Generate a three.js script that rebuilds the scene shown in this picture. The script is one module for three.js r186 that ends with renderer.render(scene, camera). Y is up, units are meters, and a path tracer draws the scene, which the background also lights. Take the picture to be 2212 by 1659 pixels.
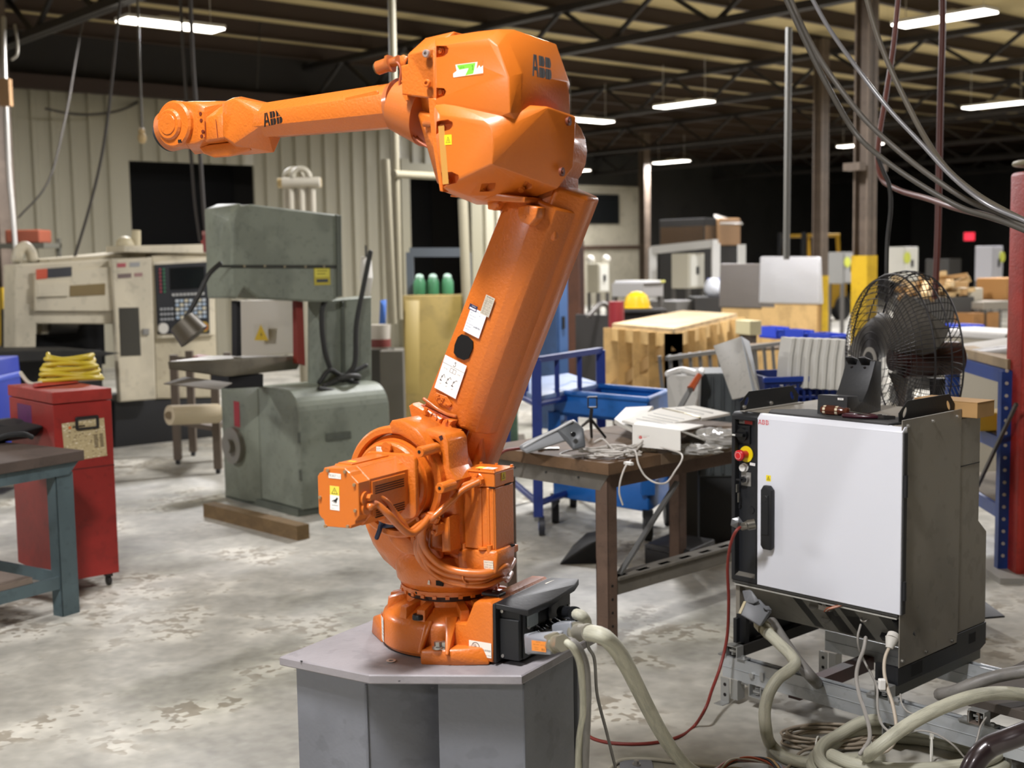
import * as THREE from 'three';
import { RoundedBoxGeometry } from 'three/addons/geometries/RoundedBoxGeometry.js';
import { ConvexGeometry } from 'three/addons/geometries/ConvexGeometry.js';
import { TextGeometry } from 'three/addons/geometries/TextGeometry.js';
import { FontLoader } from 'three/addons/loaders/FontLoader.js';
import { mergeGeometries, mergeVertices, toCreasedNormals } from 'three/addons/utils/BufferGeometryUtils.js';
import { Brush, Evaluator, SUBTRACTION } from 'three-bvh-csg';
import { RectAreaLightUniformsLib } from 'three/addons/lights/RectAreaLightUniformsLib.js';

// ------------------------------------------------------------------ camera, light, exposure
const scene = new THREE.Scene();
const camera = new THREE.PerspectiveCamera(2 * Math.atan(829.5 / 2750) * 180 / Math.PI, 2212 / 1659, 0.1, 300);
camera.rotation.order = 'YXZ';
camera.position.set(0, 1.7, 0);
camera.rotation.set(-0.09913, 0, -0.016);
camera.focus = 3.62;
camera.userData.fStop = camera.getFocalLength() / 13;          // a 13 mm wide aperture
scene.background = new THREE.Color(0x000000);                   // closed hall: no sky is seen
const renderer = new THREE.WebGLRenderer({ antialias: true });
renderer.toneMapping = THREE.LinearToneMapping;
renderer.toneMappingExposure = 1.0;
renderer.shadowMap.enabled = true;
RectAreaLightUniformsLib.init();
const LAMP_POWER = 330, LAMP_WHITE = 0xfdfcff;
// the hall's LED high-bays: [x, y, z, turn, power share]; the first six are in the picture
const LAMPS = [
  [[-3.8443,4.4,-14.9519], 41, 1], [[5.146,4.4,-15.326], -49, 1], [[4.7837,4.4,-37.867], -49, 1], [[9.2142,4.4,-24.4399], -49, 1], [[1.6119,4.4,-26.0095], 41, 1], [[2.0976,4.4,-41.289], -49, 1],
  [[-1.25, 5.0, -1.3], 41, 1.25], [[-8.4, 4.4, -7.2], 41, 1], [[7.4, 4.4, -9.5], -49, 1],
  [[0.8, 4.4, -11.6], 41, 1], [[9.5, 4.4, -17], -49, 1], [[-5.2, 4.4, 3.4], 41, 1], [[17, 4.4, -21], -49, 1], [[3.2, 4.4, -23.5], -49, 1], [[9, 4.4, -33], -49, 1],
];

// ------------------------------------------------------------------ helpers
const RAD = Math.PI / 180;
function rng(seed) { let a = seed >>> 0; return () => { a = (a + 0x6D2B79F5) | 0; let t = Math.imul(a ^ (a >>> 15), 1 | a); t = (t + Math.imul(t ^ (t >>> 7), 61 | t)) ^ t; return ((t ^ (t >>> 14)) >>> 0) / 4294967296; }; }
const V = (a) => (a.isVector3 ? a : new THREE.Vector3(a[0], a[1], a[2]));
const lerp = (a, b, t) => a + (b - a) * t, clamp = (x, a = 0, b = 1) => Math.min(b, Math.max(a, x));
const smooth = (a, b, x) => { const t = clamp((x - a) / (b - a)); return t * t * (3 - 2 * t); };
// periodic value noise in 2-D
function noise2(seed) {
  const R = rng(seed), N = 256, tab = new Float32Array(N * N); for (let i = 0; i < N * N; i++) tab[i] = R();
  return (x, y, per) => {
    const xi = Math.floor(x), yi = Math.floor(y), fx = x - xi, fy = y - yi, u = fx * fx * (3 - 2 * fx), v = fy * fy * (3 - 2 * fy);
    const g = (i, j) => tab[(((j % per) + per) % per) * N + (((i % per) + per) % per)];
    return lerp(lerp(g(xi, yi), g(xi + 1, yi), u), lerp(g(xi, yi + 1), g(xi + 1, yi + 1), u), v);
  };
}
function fbm(n, x, y, per, oct = 4) { let s = 0, a = 0.5, t = 0; for (let i = 0; i < oct; i++) { s += a * n(x, y, per); t += a; a *= 0.5; x *= 2; y *= 2; per = Math.min(per * 2, 256); } return s / t; }
function dataTex(w, h, fn, srgb) {
  const d = new Uint8Array(w * h * 4);
  for (let y = 0; y < h; y++) for (let x = 0; x < w; x++) { const c = fn(x / w, y / h), k = (y * w + x) * 4; if (typeof c === 'number') d[k] = d[k + 1] = d[k + 2] = clamp(c) * 255; else { d[k] = clamp(c[0]) * 255; d[k + 1] = clamp(c[1]) * 255; d[k + 2] = clamp(c[2]) * 255; } d[k + 3] = 255; }
  const t = new THREE.DataTexture(d, w, h); t.wrapS = t.wrapT = THREE.RepeatWrapping; t.magFilter = THREE.LinearFilter; t.minFilter = THREE.LinearMipmapLinearFilter; if (srgb) t.colorSpace = THREE.SRGBColorSpace; t.needsUpdate = true; return t;
}
const rep = (t, u, v = u) => { const c = t.clone(); c.repeat.set(u, v); c.needsUpdate = true; return c; };
function canvasTex(w, h, draw) { const c = document.createElement('canvas'); c.width = w; c.height = h; draw(c.getContext('2d'), w, h); const t = new THREE.CanvasTexture(c); t.colorSpace = THREE.SRGBColorSpace; t.magFilter = THREE.LinearFilter; return t; }
const N1 = noise2(11), N2 = noise2(23), N3 = noise2(37);
const texFine = dataTex(256, 256, (u, v) => fbm(N1, u * 32, v * 32, 32, 4));           // fine grain
const texCast = dataTex(256, 256, (u, v) => { const a = fbm(N2, u * 24, v * 24, 24, 3); return smooth(.25, .75, a); });  // orange-peel and casting
const texDirt = dataTex(512, 512, (u, v) => { const a = fbm(N3, u * 6, v * 6, 6, 6), b = fbm(N1, u * 40, v * 40, 40, 3); return 0.80 + 0.2 * smooth(.3, .6, a) - 0.12 * smooth(.62, .75, b); }, false);
const mats = {};
// paint(hex, roughness, metalness, extra): shared by its arguments; faint dirt in the colour, faint relief
function mat(hex, rough = 0.6, metal = 0, ex = {}) {
  const key = hex + '|' + rough + '|' + metal + '|' + JSON.stringify(ex); if (mats[key]) return mats[key];
  const { dirt, bump, cast, ...o } = ex;
  const m = new (o.clearcoat !== undefined || o.transmission !== undefined || o.sheen !== undefined ? THREE.MeshPhysicalMaterial : THREE.MeshStandardMaterial)({ color: hex, roughness: rough, metalness: metal, ...o });
  if (dirt) m.map = dirtMap(dirt);
  if (bump) { m.bumpMap = rep4(texFine, 4); m.bumpScale = bump; }
  if (cast) { m.bumpMap = rep4(texCast, 9); m.bumpScale = cast; }
  return mats[key] = m;
}
const _rep = new Map();
function rep4(t, k) { const id = t.uuid + k; if (!_rep.has(id)) _rep.set(id, rep(t, k)); return _rep.get(id); }
function dirtMap(k) { return rep4(texDirt, k); }

// --- geometry: everything comes back non-indexed with position, normal, uv (uv in metres by the face's main axis)
function boxUV(g) {
  g = g.index ? g.toNonIndexed() : g; const p = g.attributes.position; if (!g.attributes.normal) g.computeVertexNormals();
  const n = g.attributes.normal, uv = new Float32Array(p.count * 2), a = new THREE.Vector3(), b = new THREE.Vector3(), c = new THREE.Vector3();
  for (let i = 0; i < p.count; i += 3) {
    a.fromBufferAttribute(p, i); b.fromBufferAttribute(p, i + 1).sub(a); c.fromBufferAttribute(p, i + 2).sub(a); b.cross(c);
    const x = Math.abs(b.x), y = Math.abs(b.y), z = Math.abs(b.z), k = x > y && x > z ? 0 : y > z ? 1 : 2;
    for (let j = i; j < i + 3; j++) { const X = p.getX(j), Y = p.getY(j), Z = p.getZ(j); uv[2 * j] = k === 0 ? Z : X; uv[2 * j + 1] = k === 1 ? Z : Y; }
  }
  g.setAttribute('uv', new THREE.BufferAttribute(uv, 2));
  for (const k of Object.keys(g.attributes)) if (!['position', 'normal', 'uv'].includes(k)) g.deleteAttribute(k);
  return g;
}
const flat = (g) => { g = g.index ? g.toNonIndexed() : g; g.computeVertexNormals(); return g; };
const crease = (g, deg = 35) => toCreasedNormals(g, deg * RAD);
const mg = (...gs) => { const l = gs.flat(3).map((g) => (g.index || !g.attributes.uv ? boxUV(g) : g)); return l.length === 1 ? l[0] : mergeGeometries(l); };
// box by centre; r rounds the edges
function bx(w, h, d, x = 0, y = 0, z = 0, r = 0) { const g = r ? new RoundedBoxGeometry(w, h, d, 2, Math.min(r, w / 2.01, h / 2.01, d / 2.01)) : new THREE.BoxGeometry(w, h, d); g.translate(x, y, z); return boxUV(g); }
// box by its two corners
const bb = (a, b, r = 0) => bx(Math.abs(b[0] - a[0]), Math.abs(b[1] - a[1]), Math.abs(b[2] - a[2]), (a[0] + b[0]) / 2, (a[1] + b[1]) / 2, (a[2] + b[2]) / 2, r);
// cylinder or cone between two points
function rod(a, b, r, r2 = r, seg = 14, open = false) {
  a = V(a); b = V(b); const d = b.clone().sub(a), L = d.length(); const g = new THREE.CylinderGeometry(r2, r, L, seg, 1, open);
  g.applyQuaternion(new THREE.Quaternion().setFromUnitVectors(new THREE.Vector3(0, 1, 0), d.normalize())); g.translate((a.x + b.x) / 2, (a.y + b.y) / 2, (a.z + b.z) / 2); return g.toNonIndexed();
}
// rectangular bar between two points
function bar(a, b, w, h) { a = V(a); b = V(b); const d = b.clone().sub(a), L = d.length(), g = new THREE.BoxGeometry(w, h, L); const m = new THREE.Matrix4().lookAt(b, a, Math.abs(d.y) > 0.99 * L ? new THREE.Vector3(0, 0, 1) : new THREE.Vector3(0, 1, 0)); g.applyMatrix4(m); g.translate((a.x + b.x) / 2, (a.y + b.y) / 2, (a.z + b.z) / 2); return boxUV(g); }
function tube(pts, r, seg = 0, rad = 8, closed = false) { const c = new THREE.CatmullRomCurve3(pts.map(V), closed, 'centripetal'); const g = new THREE.TubeGeometry(c, seg || pts.length * 8, r, rad, closed).toNonIndexed(); if (closed) return g; const P = pts.map(V); return mg(g, new THREE.SphereGeometry(r, rad, 6).translate(P[0].x, P[0].y, P[0].z).toNonIndexed(), new THREE.SphereGeometry(r, rad, 6).translate(P[P.length - 1].x, P[P.length - 1].y, P[P.length - 1].z).toNonIndexed()); }
// straight bars from corner to corner
const loop = (pts, r, closed = true, n = 10) => mg(pts.slice(0, closed ? pts.length : -1).map((p, i) => rod(p, pts[(i + 1) % pts.length], r, r, n)), pts.map((p) => sph(p[0], p[1], p[2], r, 1, 1, 1, n)));
const shape = (pts, holes = []) => { const s = new THREE.Shape(pts.map((p) => new THREE.Vector2(p[0], p[1]))); for (const h of holes) s.holes.push(new THREE.Path(h.map((p) => new THREE.Vector2(p[0], p[1])))); return s; };
// prism of an x-y outline from z0 to z1, its outline kept and its edges chamfered or rounded by bev
function ext(pts, z0, z1, bev = 0, bs = 1, holes = [], cs = 6) {
  const g = new THREE.ExtrudeGeometry(shape(pts, holes), { depth: z1 - z0 - 2 * bev, bevelEnabled: bev > 0, bevelThickness: bev, bevelSize: bev, bevelOffset: -bev, bevelSegments: bs, curveSegments: cs }); g.translate(0, 0, z0 + bev);
  return boxUV(bs > 1 ? crease(g, 38) : flat(g));
}
const circ = (x, y, r, n = 32, a0 = 0, a1 = 360) => { const o = [], full = a1 - a0 >= 360; for (let i = 0; i < (full ? n : n + 1); i++) { const t = (a0 + (a1 - a0) * i / n) * RAD; o.push([x + r * Math.cos(t), y + r * Math.sin(t)]); } return o; };
const rrect = (x0, y0, x1, y1, r, n = 5) => [...circ(x1 - r, y1 - r, r, n, 0, 90), ...circ(x0 + r, y1 - r, r, n, 90, 180), ...circ(x0 + r, y0 + r, r, n, 180, 270), ...circ(x1 - r, y0 + r, r, n, 270, 360)];
function lat(prof, seg = 40, a0 = 0, a1 = 360) { const g = new THREE.LatheGeometry(prof.map((p) => new THREE.Vector2(p[0], p[1])), seg, a0 * RAD, (a1 - a0) * RAD); return boxUV(crease(g.toNonIndexed(), 30)); }
// lathe about the local z axis
const latZ = (prof, x, y, z, seg = 40) => lat(prof, seg).rotateX(Math.PI / 2).translate(x, y, z);
// convex body over a list of corners, every corner rounded by r
const BALL = (() => { const g = mergeVertices(new THREE.IcosahedronGeometry(1, 1).deleteAttribute('normal').deleteAttribute('uv')); const o = []; for (let i = 0; i < g.attributes.position.count; i++) o.push(new THREE.Vector3().fromBufferAttribute(g.attributes.position, i)); return o; })();
function hull(pts, r = 0, deg = 42) { const P = []; for (const p of pts) { if (!r) P.push(V(p)); else for (const b of BALL) P.push(b.clone().multiplyScalar(r).add(V(p))); } return boxUV(r ? crease(new ConvexGeometry(P), deg) : flat(new ConvexGeometry(P))); }
// a body less its cutters
const CSG = new Evaluator(); CSG.attributes = ['position', 'normal', 'uv'];
function cut(g, cutters, deg = 30) { let b = new Brush(mergeVertices(g)); b.updateMatrixWorld(); for (const c of cutters) { const k = new Brush(mergeVertices(c)); k.updateMatrixWorld(); b = CSG.evaluate(b, k, SUBTRACTION); b.updateMatrixWorld(); } const o = b.geometry; o.clearGroups?.(); return boxUV(crease(o.index ? o.toNonIndexed() : o, deg)); }
const slab = (pts, z0, z1) => [...pts.map((p) => [p[0], p[1], z0]), ...pts.map((p) => [p[0], p[1], z1])];
const hexa = (x, y, z, r, h, ax = 'z') => { const g = new THREE.CylinderGeometry(r, r, h, 6); if (ax === 'z') g.rotateX(Math.PI / 2); if (ax === 'x') g.rotateZ(Math.PI / 2); g.translate(x, y, z); return boxUV(flat(g)); };
const disc = (x, y, z, r, h, ax = 'z', seg = 20) => { const g = new THREE.CylinderGeometry(r, r, h, seg); if (ax === 'z') g.rotateX(Math.PI / 2); if (ax === 'x') g.rotateZ(Math.PI / 2); g.translate(x, y, z); return boxUV(g); };
const sph = (x, y, z, r, sx = 1, sy = 1, sz = 1, n = 18) => new THREE.SphereGeometry(r, n, Math.round(n * .7)).scale(sx, sy, sz).translate(x, y, z).toNonIndexed();
const ringZ = (x, y, z, R, r, n = 36, m = 8) => new THREE.TorusGeometry(R, r, m, n).translate(x, y, z).toNonIndexed();

// --- things and parts
const used = {};
const numbered = (n) => { const k = used[n] = (used[n] ?? -1) + 1; return k ? n + '_' + String(k).padStart(3, '0') : n; };
function tag(o, label, category, group) { o.userData.label = label; o.userData.category = category; if (group) o.userData.group = group; return o; }
function thing(name, label, category, pos = [0, 0, 0], ry = 0, group) { const o = new THREE.Group(); o.name = numbered(name); o.position.set(...pos); o.rotation.y = ry; scene.add(o); return tag(o, label, category, group); }
function part(parent, name, geo, m, label) { const o = new THREE.Mesh(Array.isArray(geo) ? mg(geo) : geo, m); o.castShadow = o.receiveShadow = true; o.name = parent === scene ? numbered(name) : name; if (label) o.userData.label = label; parent.add(o); return o; }
function solo(name, label, category, geo, m, pos = [0, 0, 0], ry = 0, group) { const o = part(scene, name, geo, m); o.position.set(...pos); o.rotation.y = ry; return tag(o, label, category, group); }
function sub(parent, name) { const o = new THREE.Group(); o.name = name; parent.add(o); return o; }
function struct(name, geo, m) { const o = geo ? part(scene, name, geo, m) : new THREE.Group(); if (!geo) { o.name = numbered(name); scene.add(o); } o.userData.kind = 'structure'; return o; }
function copyOf(o, label, pos, ry, group) { const c = o.clone(); c.name = numbered(o.name.replace(/_\d{3}$/, '')); scene.add(c); c.position.set(...pos); c.rotation.y = ry; c.userData = { ...o.userData, label }; if (group) c.userData.group = group; return c; }
// a flat printed sticker of w x h metres, lifted off its surface by its own thickness, facing +z
function sticker(parent, name, w, h, draw, pos, rot = [0, 0, 0], res = 900, label) {
  const m = new THREE.MeshStandardMaterial({ roughness: .55, map: canvasTex(Math.max(16, Math.round(w * res * 4)), Math.max(16, Math.round(h * res * 4)), draw) });
  const g = new THREE.BoxGeometry(w, h, .0006); const o = new THREE.Mesh(g, m); o.name = name; o.position.set(...pos); o.rotation.set(...rot); o.castShadow = o.receiveShadow = true; if (label) o.userData.label = label; parent.add(o); return o;
}

// ------------------------------------------------------------------ the hall
// building axes: x runs along the purlins, z along the trusses (turned 41 degrees)
const TURN = 41 * RAD;
const inB = (x, y, z) => [x * Math.cos(TURN) + z * Math.sin(TURN), y, -x * Math.sin(TURN) + z * Math.cos(TURN)];
const concrete = (() => {
  const S = 2048, A = noise2(101), B = noise2(102), C = noise2(103), D = noise2(104);
  const flake = (u, v, big, mid) => { const a = fbm(D, u * 150, v * 150, 150, 2), b = fbm(C, u * 60, v * 60, 60, 2), patch = smooth(.50, .62, .55 * big + .45 * mid); return smooth(.50, .60, .62 * a + .38 * b) * (.06 + .94 * patch); };
  const map = dataTex(S, S, (u, v) => {
    const big = fbm(A, u * 5, v * 5, 5, 5), mid = fbm(B, u * 18, v * 18, 18, 4), fine = fbm(C, u * 110, v * 110, 110, 2);
    let k = .70 + .30 * (big - .5) + .20 * (mid - .5) + .10 * (fine - .5);
    const worn = smooth(.48, .62, .55 * big + .45 * mid); k += .07 * worn;      // a paler skin that flakes off to brown
    const p = flake(u, v, big, mid); k -= .20 * p;
    const st = smooth(.56, .74, fbm(D, u * 6 + 3, v * 6, 6, 5)); k -= .13 * st;   // oil stains
    return [k + .012 * p, k * .982 - .008 * p, k * .925 - .03 * p - .015 * st];
  }, true);
  const bump = dataTex(1024, 1024, (u, v) => { const big = fbm(A, u * 5, v * 5, 5, 5), mid = fbm(B, u * 18, v * 18, 18, 4); return .7 + .1 * fbm(C, u * 110, v * 110, 110, 2) - .5 * flake(u, v, big, mid); });
  const rough = dataTex(512, 512, (u, v) => .42 + .4 * fbm(A, u * 5, v * 5, 5, 5));
  const k = 1 / 4.6; for (const t of [map, bump, rough]) { t.repeat.set(k, k); }
  return new THREE.MeshStandardMaterial({ map, bumpMap: bump, bumpScale: .002, roughnessMap: rough, roughness: 1 });
})();
{
  const f = struct('floor', bb([-14, -.3, -46], [60, 0, 24]), concrete); f.rotation.y = TURN;
  // saw-cut control joint and cracks are shallow grooves: thin dark strips of joint filler let into the slab
}
const insul = new THREE.MeshStandardMaterial({ color: 0xb8a678, roughness: .85, bumpMap: rep4(texFine, 1), bumpScale: .01 });
const steelRed = mat(0x382b25, .62, 0, { bump: .0006 });
const steelDark = mat(0x211c1a, .62, 0);
const roof = struct('ceiling'); roof.rotation.y = TURN;
part(roof, 'roof_deck', bb([-14, 5.45, -46], [60, 5.75, 24]), insul);
{
  // Z-purlins every 1.5 m
  const L = (x0, x1) => mg(bb([x0, 5.2, -.012], [x1, 5.45, .012]), bb([x0, 5.2, 0], [x1, 5.215, .07]), bb([x0, 5.435, -.07], [x1, 5.45, 0]));
  const g = L(-14, 60);
  for (let z = -45; z < 24; z += 1.5) { const o = part(roof, 'purlin', g, steelRed); o.position.z = z; }
  // open-web trusses
  const tr = []; const z0 = -45.5, z1 = 23.5;
  for (const s of [-.045, .045]) { tr.push(bb([s - .035, 5.1, z0], [s + .035, 5.19, z1]), bb([s - .035, 4.52, z0], [s + .035, 4.61, z1])); }
  let up = true; for (let z = z0; z < z1 - 1; z += .92) { tr.push(bar([0, up ? 4.56 : 5.14, z], [0, up ? 5.14 : 4.56, z + .92], .05, .05)); up = !up; }
  const tg = mg(tr);
  for (const x of [-13.0, -6.6, -.2, 6.2, 12.6, 19, 25.4, 31.8, 38.2, 44.6]) { const o = part(roof, 'truss', tg, steelDark); o.position.x = x; }
  // flange braces between truss and purlins
}
// ribbed wall sheets
function ribSheet(L, H, pitch = .305) { const p = []; for (let x = 0; x < L - pitch; x += pitch) p.push([x, 0], [x + pitch * .66, 0], [x + pitch * .74, -.055], [x + pitch * .92, -.055]); p.push([L, 0], [L, .05], [0, .05]); return ext(p.reverse(), 0, H).rotateX(-Math.PI / 2); }
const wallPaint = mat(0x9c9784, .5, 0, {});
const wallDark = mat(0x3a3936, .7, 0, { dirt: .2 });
{
  const W = struct('wall_left'); W.rotation.y = TURN;
  // x from -14 to 18 at z = -20 with an opening at the black window and at the curtain door
  const Z = -20, put = (x0, x1, y0, y1) => { const o = part(W, 'wall_sheet', ribSheet(x1 - x0, y1 - y0), wallPaint); o.position.set(x0, y0, Z); };
  const a = [9.154,3.3747], b = [11.4641,3.4203], c = [14.6678,3.272], d = [16.1735,3.2424], wb = [9.2539,1.7675][1];
  put(-14, a[0], 0, 4.45); put(a[0], b[0], a[1], 4.45); put(a[0], b[0], 0, wb); put(b[0], c[0], 0, 4.45); put(c[0], d[0], c[1], 4.45); put(d[0], 17.5, 0, 4.45);
  // dark rooms behind the two openings
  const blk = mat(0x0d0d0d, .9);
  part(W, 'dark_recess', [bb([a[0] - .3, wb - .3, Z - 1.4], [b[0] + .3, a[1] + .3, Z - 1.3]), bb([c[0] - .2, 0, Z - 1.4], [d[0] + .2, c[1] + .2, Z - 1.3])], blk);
  part(W, 'wall_backing', [bb([-14, 4.45, Z - .1], [17.5, 5.5, Z]), bb([-14, 0, Z - 1.6], [17.5, 5.5, Z - 1.5]), bb([17.45, 0, Z - 25.9], [17.5, 5.5, Z - .05])], mat(0x2b2825, .8));
  part(W, 'eave_girt', bb([-14, 4.4, Z + .02], [17.5, 4.62, Z + .2]), steelRed);
  const post = mat(0x8f8a74, .5);
  part(W, 'door_post', bb([d[0], 0, Z + .04], [d[0] + .25, 3.4, Z + .25]), post);
  part(W, 'door_post', bb([c[0] - .2, 0, Z + .04], [c[0], 3.6, Z + .25]), post);
  part(W, 'door_header', bb([c[0], c[1], Z + .04], [d[0], c[1] + .25, Z + .25]), post);
}
{
  const F = struct('wall_far'); F.rotation.y = TURN;
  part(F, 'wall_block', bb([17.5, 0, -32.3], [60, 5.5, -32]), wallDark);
  const a = [29.4269,0.3626], b = [34.1053,0.2131], t = [29.9233,4.1525];
  part(F, 'painted_wall', bb([a[0], 0, -32], [b[0], t[1], -31.9]), mat(0xb9b29e, .7, 0, { dirt: .2 }));
  const w0 = [30.6956,3.8515], w1 = [32.8475,2.8192];
  const lv = sub(F, 'louvred_window'); part(lv, 'window_frame', bb([w0[0], w1[1], -31.9], [w1[0], w0[1], -31.84]), mat(0x191b1b, .6));
  for (let i = 0; i < 9; i++) part(lv, 'slat', bx(w1[0] - w0[0] - .1, .02, .1, (w0[0] + w1[0]) / 2, lerp(w1[1], w0[1], (i + .7) / 9.6), -31.8).rotateX(0), mat(0x24282a, .5));
  part(F, 'dado_rail', bb([a[0], [32.0217,1.9411][1], -31.9], [b[0], [32.0231,2.0546][1], -31.8]), mat(0x4a3428, .7));
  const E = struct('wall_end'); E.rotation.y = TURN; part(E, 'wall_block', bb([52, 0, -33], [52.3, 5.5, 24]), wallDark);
  const S = struct('wall_back'); S.rotation.y = TURN; part(S, 'wall_block', bb([-14, 0, 23.7], [60, 5.5, 24]), wallPaint);
  const T = struct('wall_side'); T.rotation.y = TURN; part(T, 'wall_block', bb([-14, 0, -46], [-13.7, 5.5, 24]), wallPaint);
}
// lamps: a glowing fitting and an area light of its size just under it
{
  const white = new THREE.MeshStandardMaterial({ color: 0xffffff, emissive: 0xfff6ea, emissiveIntensity: 9, roughness: .5 });
  const body = mat(0xd8d6cf, .5);
  const spots = ['over the lathe, beside the hanging chain', 'beside the brown column, with a looped power lead', 'over the far crates, beside the thin grey conduit', 'far behind the red post', 'long pale tube beside the robot elbow', 'tiny and farthest, beside the robot elbow'];
  LAMPS.forEach(([p, t, s], i) => {
    const o = thing('high_bay_light', i < 6 ? 'white LED high-bay light under the roof ' + spots[i] : 'white LED high-bay light under the roof outside the view', 'ceiling light', [p[0], p[1], p[2]], t * RAD, 'LED high-bay lights');
    part(o, 'housing', [bb([-.61, .02, -.17], [.61, .06, .17], .01), bx(.3, .05, .12, 0, .08, 0, .01), rod([-.5, .06, 0], [-.5, .78, 0], .004), rod([.5, .06, 0], [.5, .78, 0], .004)], body);
    part(o, 'lamp_panel', [bb([-.6, 0, -.16], [.6, .02, -.01], .008), bb([-.6, 0, .01], [.6, .02, .16], .008)], white);
    const l = new THREE.RectAreaLight(LAMP_WHITE, LAMP_POWER * s, 1.2, .32); l.position.set(p[0], p[1] - .02, p[2]); l.rotation.order = 'YXZ'; l.rotation.set(-Math.PI / 2, t * RAD, 0); l.name = 'lamp_light'; scene.add(l);
  });
}

// ------------------------------------------------------------------ pedestal
const greyPaint = mat(0x74767c, .5, 0, { dirt: .7, bump: .0004 });
{
  const t = thing('robot_pedestal', 'grey painted welded steel pedestal with angular top plate under the orange robot', 'pedestal', [-0.3434,0.74,-2.8772],-0.5637);
  const pts = [[-0.2773,0],[0,0],[0.312,-0.1705],[0.3097,-0.4793]];
  const [a, b, c, d] = pts, e = [d[0], -.60], f = [a[0] + .12, -.74], g = [a[0], -.62];
  const top = [a, b, c, d, e, f, g].map((p) => [p[0], -p[1]]);
  part(t, 'top_plate', ext(top, -.0225, 0, .003).rotateX(-Math.PI / 2), mat(0x8f8a8c, .55, 0, { dirt: .9, bump: .0006 }));
  // column: a closed box whose front is folded inwards between two welded uprights
  const w = .012, H = -.0225, B = -.74;
  const col = [[-0.2524,-0.0313], [-0.038,-0.0345], [0.0977,-0.119], [0.114,-0.1206], [0.2835,-0.2242], [0.2734,-0.479]];
  const nearL = col[0], foldL = col[1], pit = [lerp(col[2][0], foldL[0], .1), foldL[1] - .16];
  part(t, 'upright', ext([[nearL[0], -nearL[1]], [foldL[0], -foldL[1]], [pit[0], -pit[1]], [pit[0] - .02, .5], [nearL[0], .5]], B, H, .004).rotateX(-Math.PI / 2), greyPaint);
  const rl = col[3], rr = col[4], rb = col[5];
  part(t, 'upright', ext([[rl[0] - .004, -rl[1]], [rr[0], -rr[1]], [rb[0], -rb[1]], [rb[0], .45], [rl[0] + .06, .45], [rl[0] - .03, -rl[1] + .2]], B, H, .004).rotateX(-Math.PI / 2), greyPaint);
  part(t, 'back_plate', bb([nearL[0], B, -.52], [rb[0], H, -.5]), greyPaint);
  part(t, 'weld_bead', [tube([[foldL[0], H - .02, foldL[1]], [foldL[0] + .001, H - .2, foldL[1]], [foldL[0], B, foldL[1]]], .004, 30, 5), tube([[rr[0], H - .02, rr[1]], [rr[0], B, rr[1]]], .003, 30, 5)], greyPaint);
  part(t, 'foot_plate', bb([a[0] - .05, -.74, -.7], [d[0] + .05, -.72, .12]), greyPaint);
  const hole = mat(0x151515, .9); for (const p of [[0.0887,0.0212,0.0003],[0.1815,0.0364,0.0003],[-0.2068,0.0311,0.0003]]) part(t, 'bolt_hole', disc(p[0], .0003, p[2], .003, .0006, 'y', 12), hole);
  const ws = [-0.3005,0.741,-2.9739];
  solo('flat_washer', 'loose flat steel washer lying on the grey pedestal plate', 'washer', lat([[.006, 0], [.0118, 0], [.0118, .0022], [.006, .0022], [.006, 0]], 28), mat(0xb7b6b2, .4, .7), [ws[0], .7405, ws[2]]);
}

// ------------------------------------------------------------------ robot (local x: towards its rear, z: towards its motor side)
const OR = mat(0xcf6c1b, .45, 0, { clearcoat: .5, clearcoatRoughness: .2, cast: .00035 });
const ORC = mat(0xd06d1b, .42, 0, { clearcoat: .45, clearcoatRoughness: .25, cast: .00008 });
const ORK = mat(0xc66a28, .38, 0, { clearcoat: .5, clearcoatRoughness: .2 });
const orDirty = mat(0xc4623a, .6, 0, { cast: .003, dirt: 3 });
const blk = mat(0x17181a, .5, 0, { bump: .0003 }), blkGloss = mat(0x1b1c1e, .25), holeM = mat(0x120a06, .9), steelM = mat(0xb9b6b0, .32, .85), zinc = mat(0xa9aaa8, .42, .6, { bump: .0003 });
const robot = thing('industrial_robot', 'orange six-axis industrial robot arm bolted to the grey pedestal', 'robot', [-0.1641,0.74,-3.1486],-0.5323);
const R_ = (n, g, m = OR, l) => part(robot, n, g, m, l);
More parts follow.
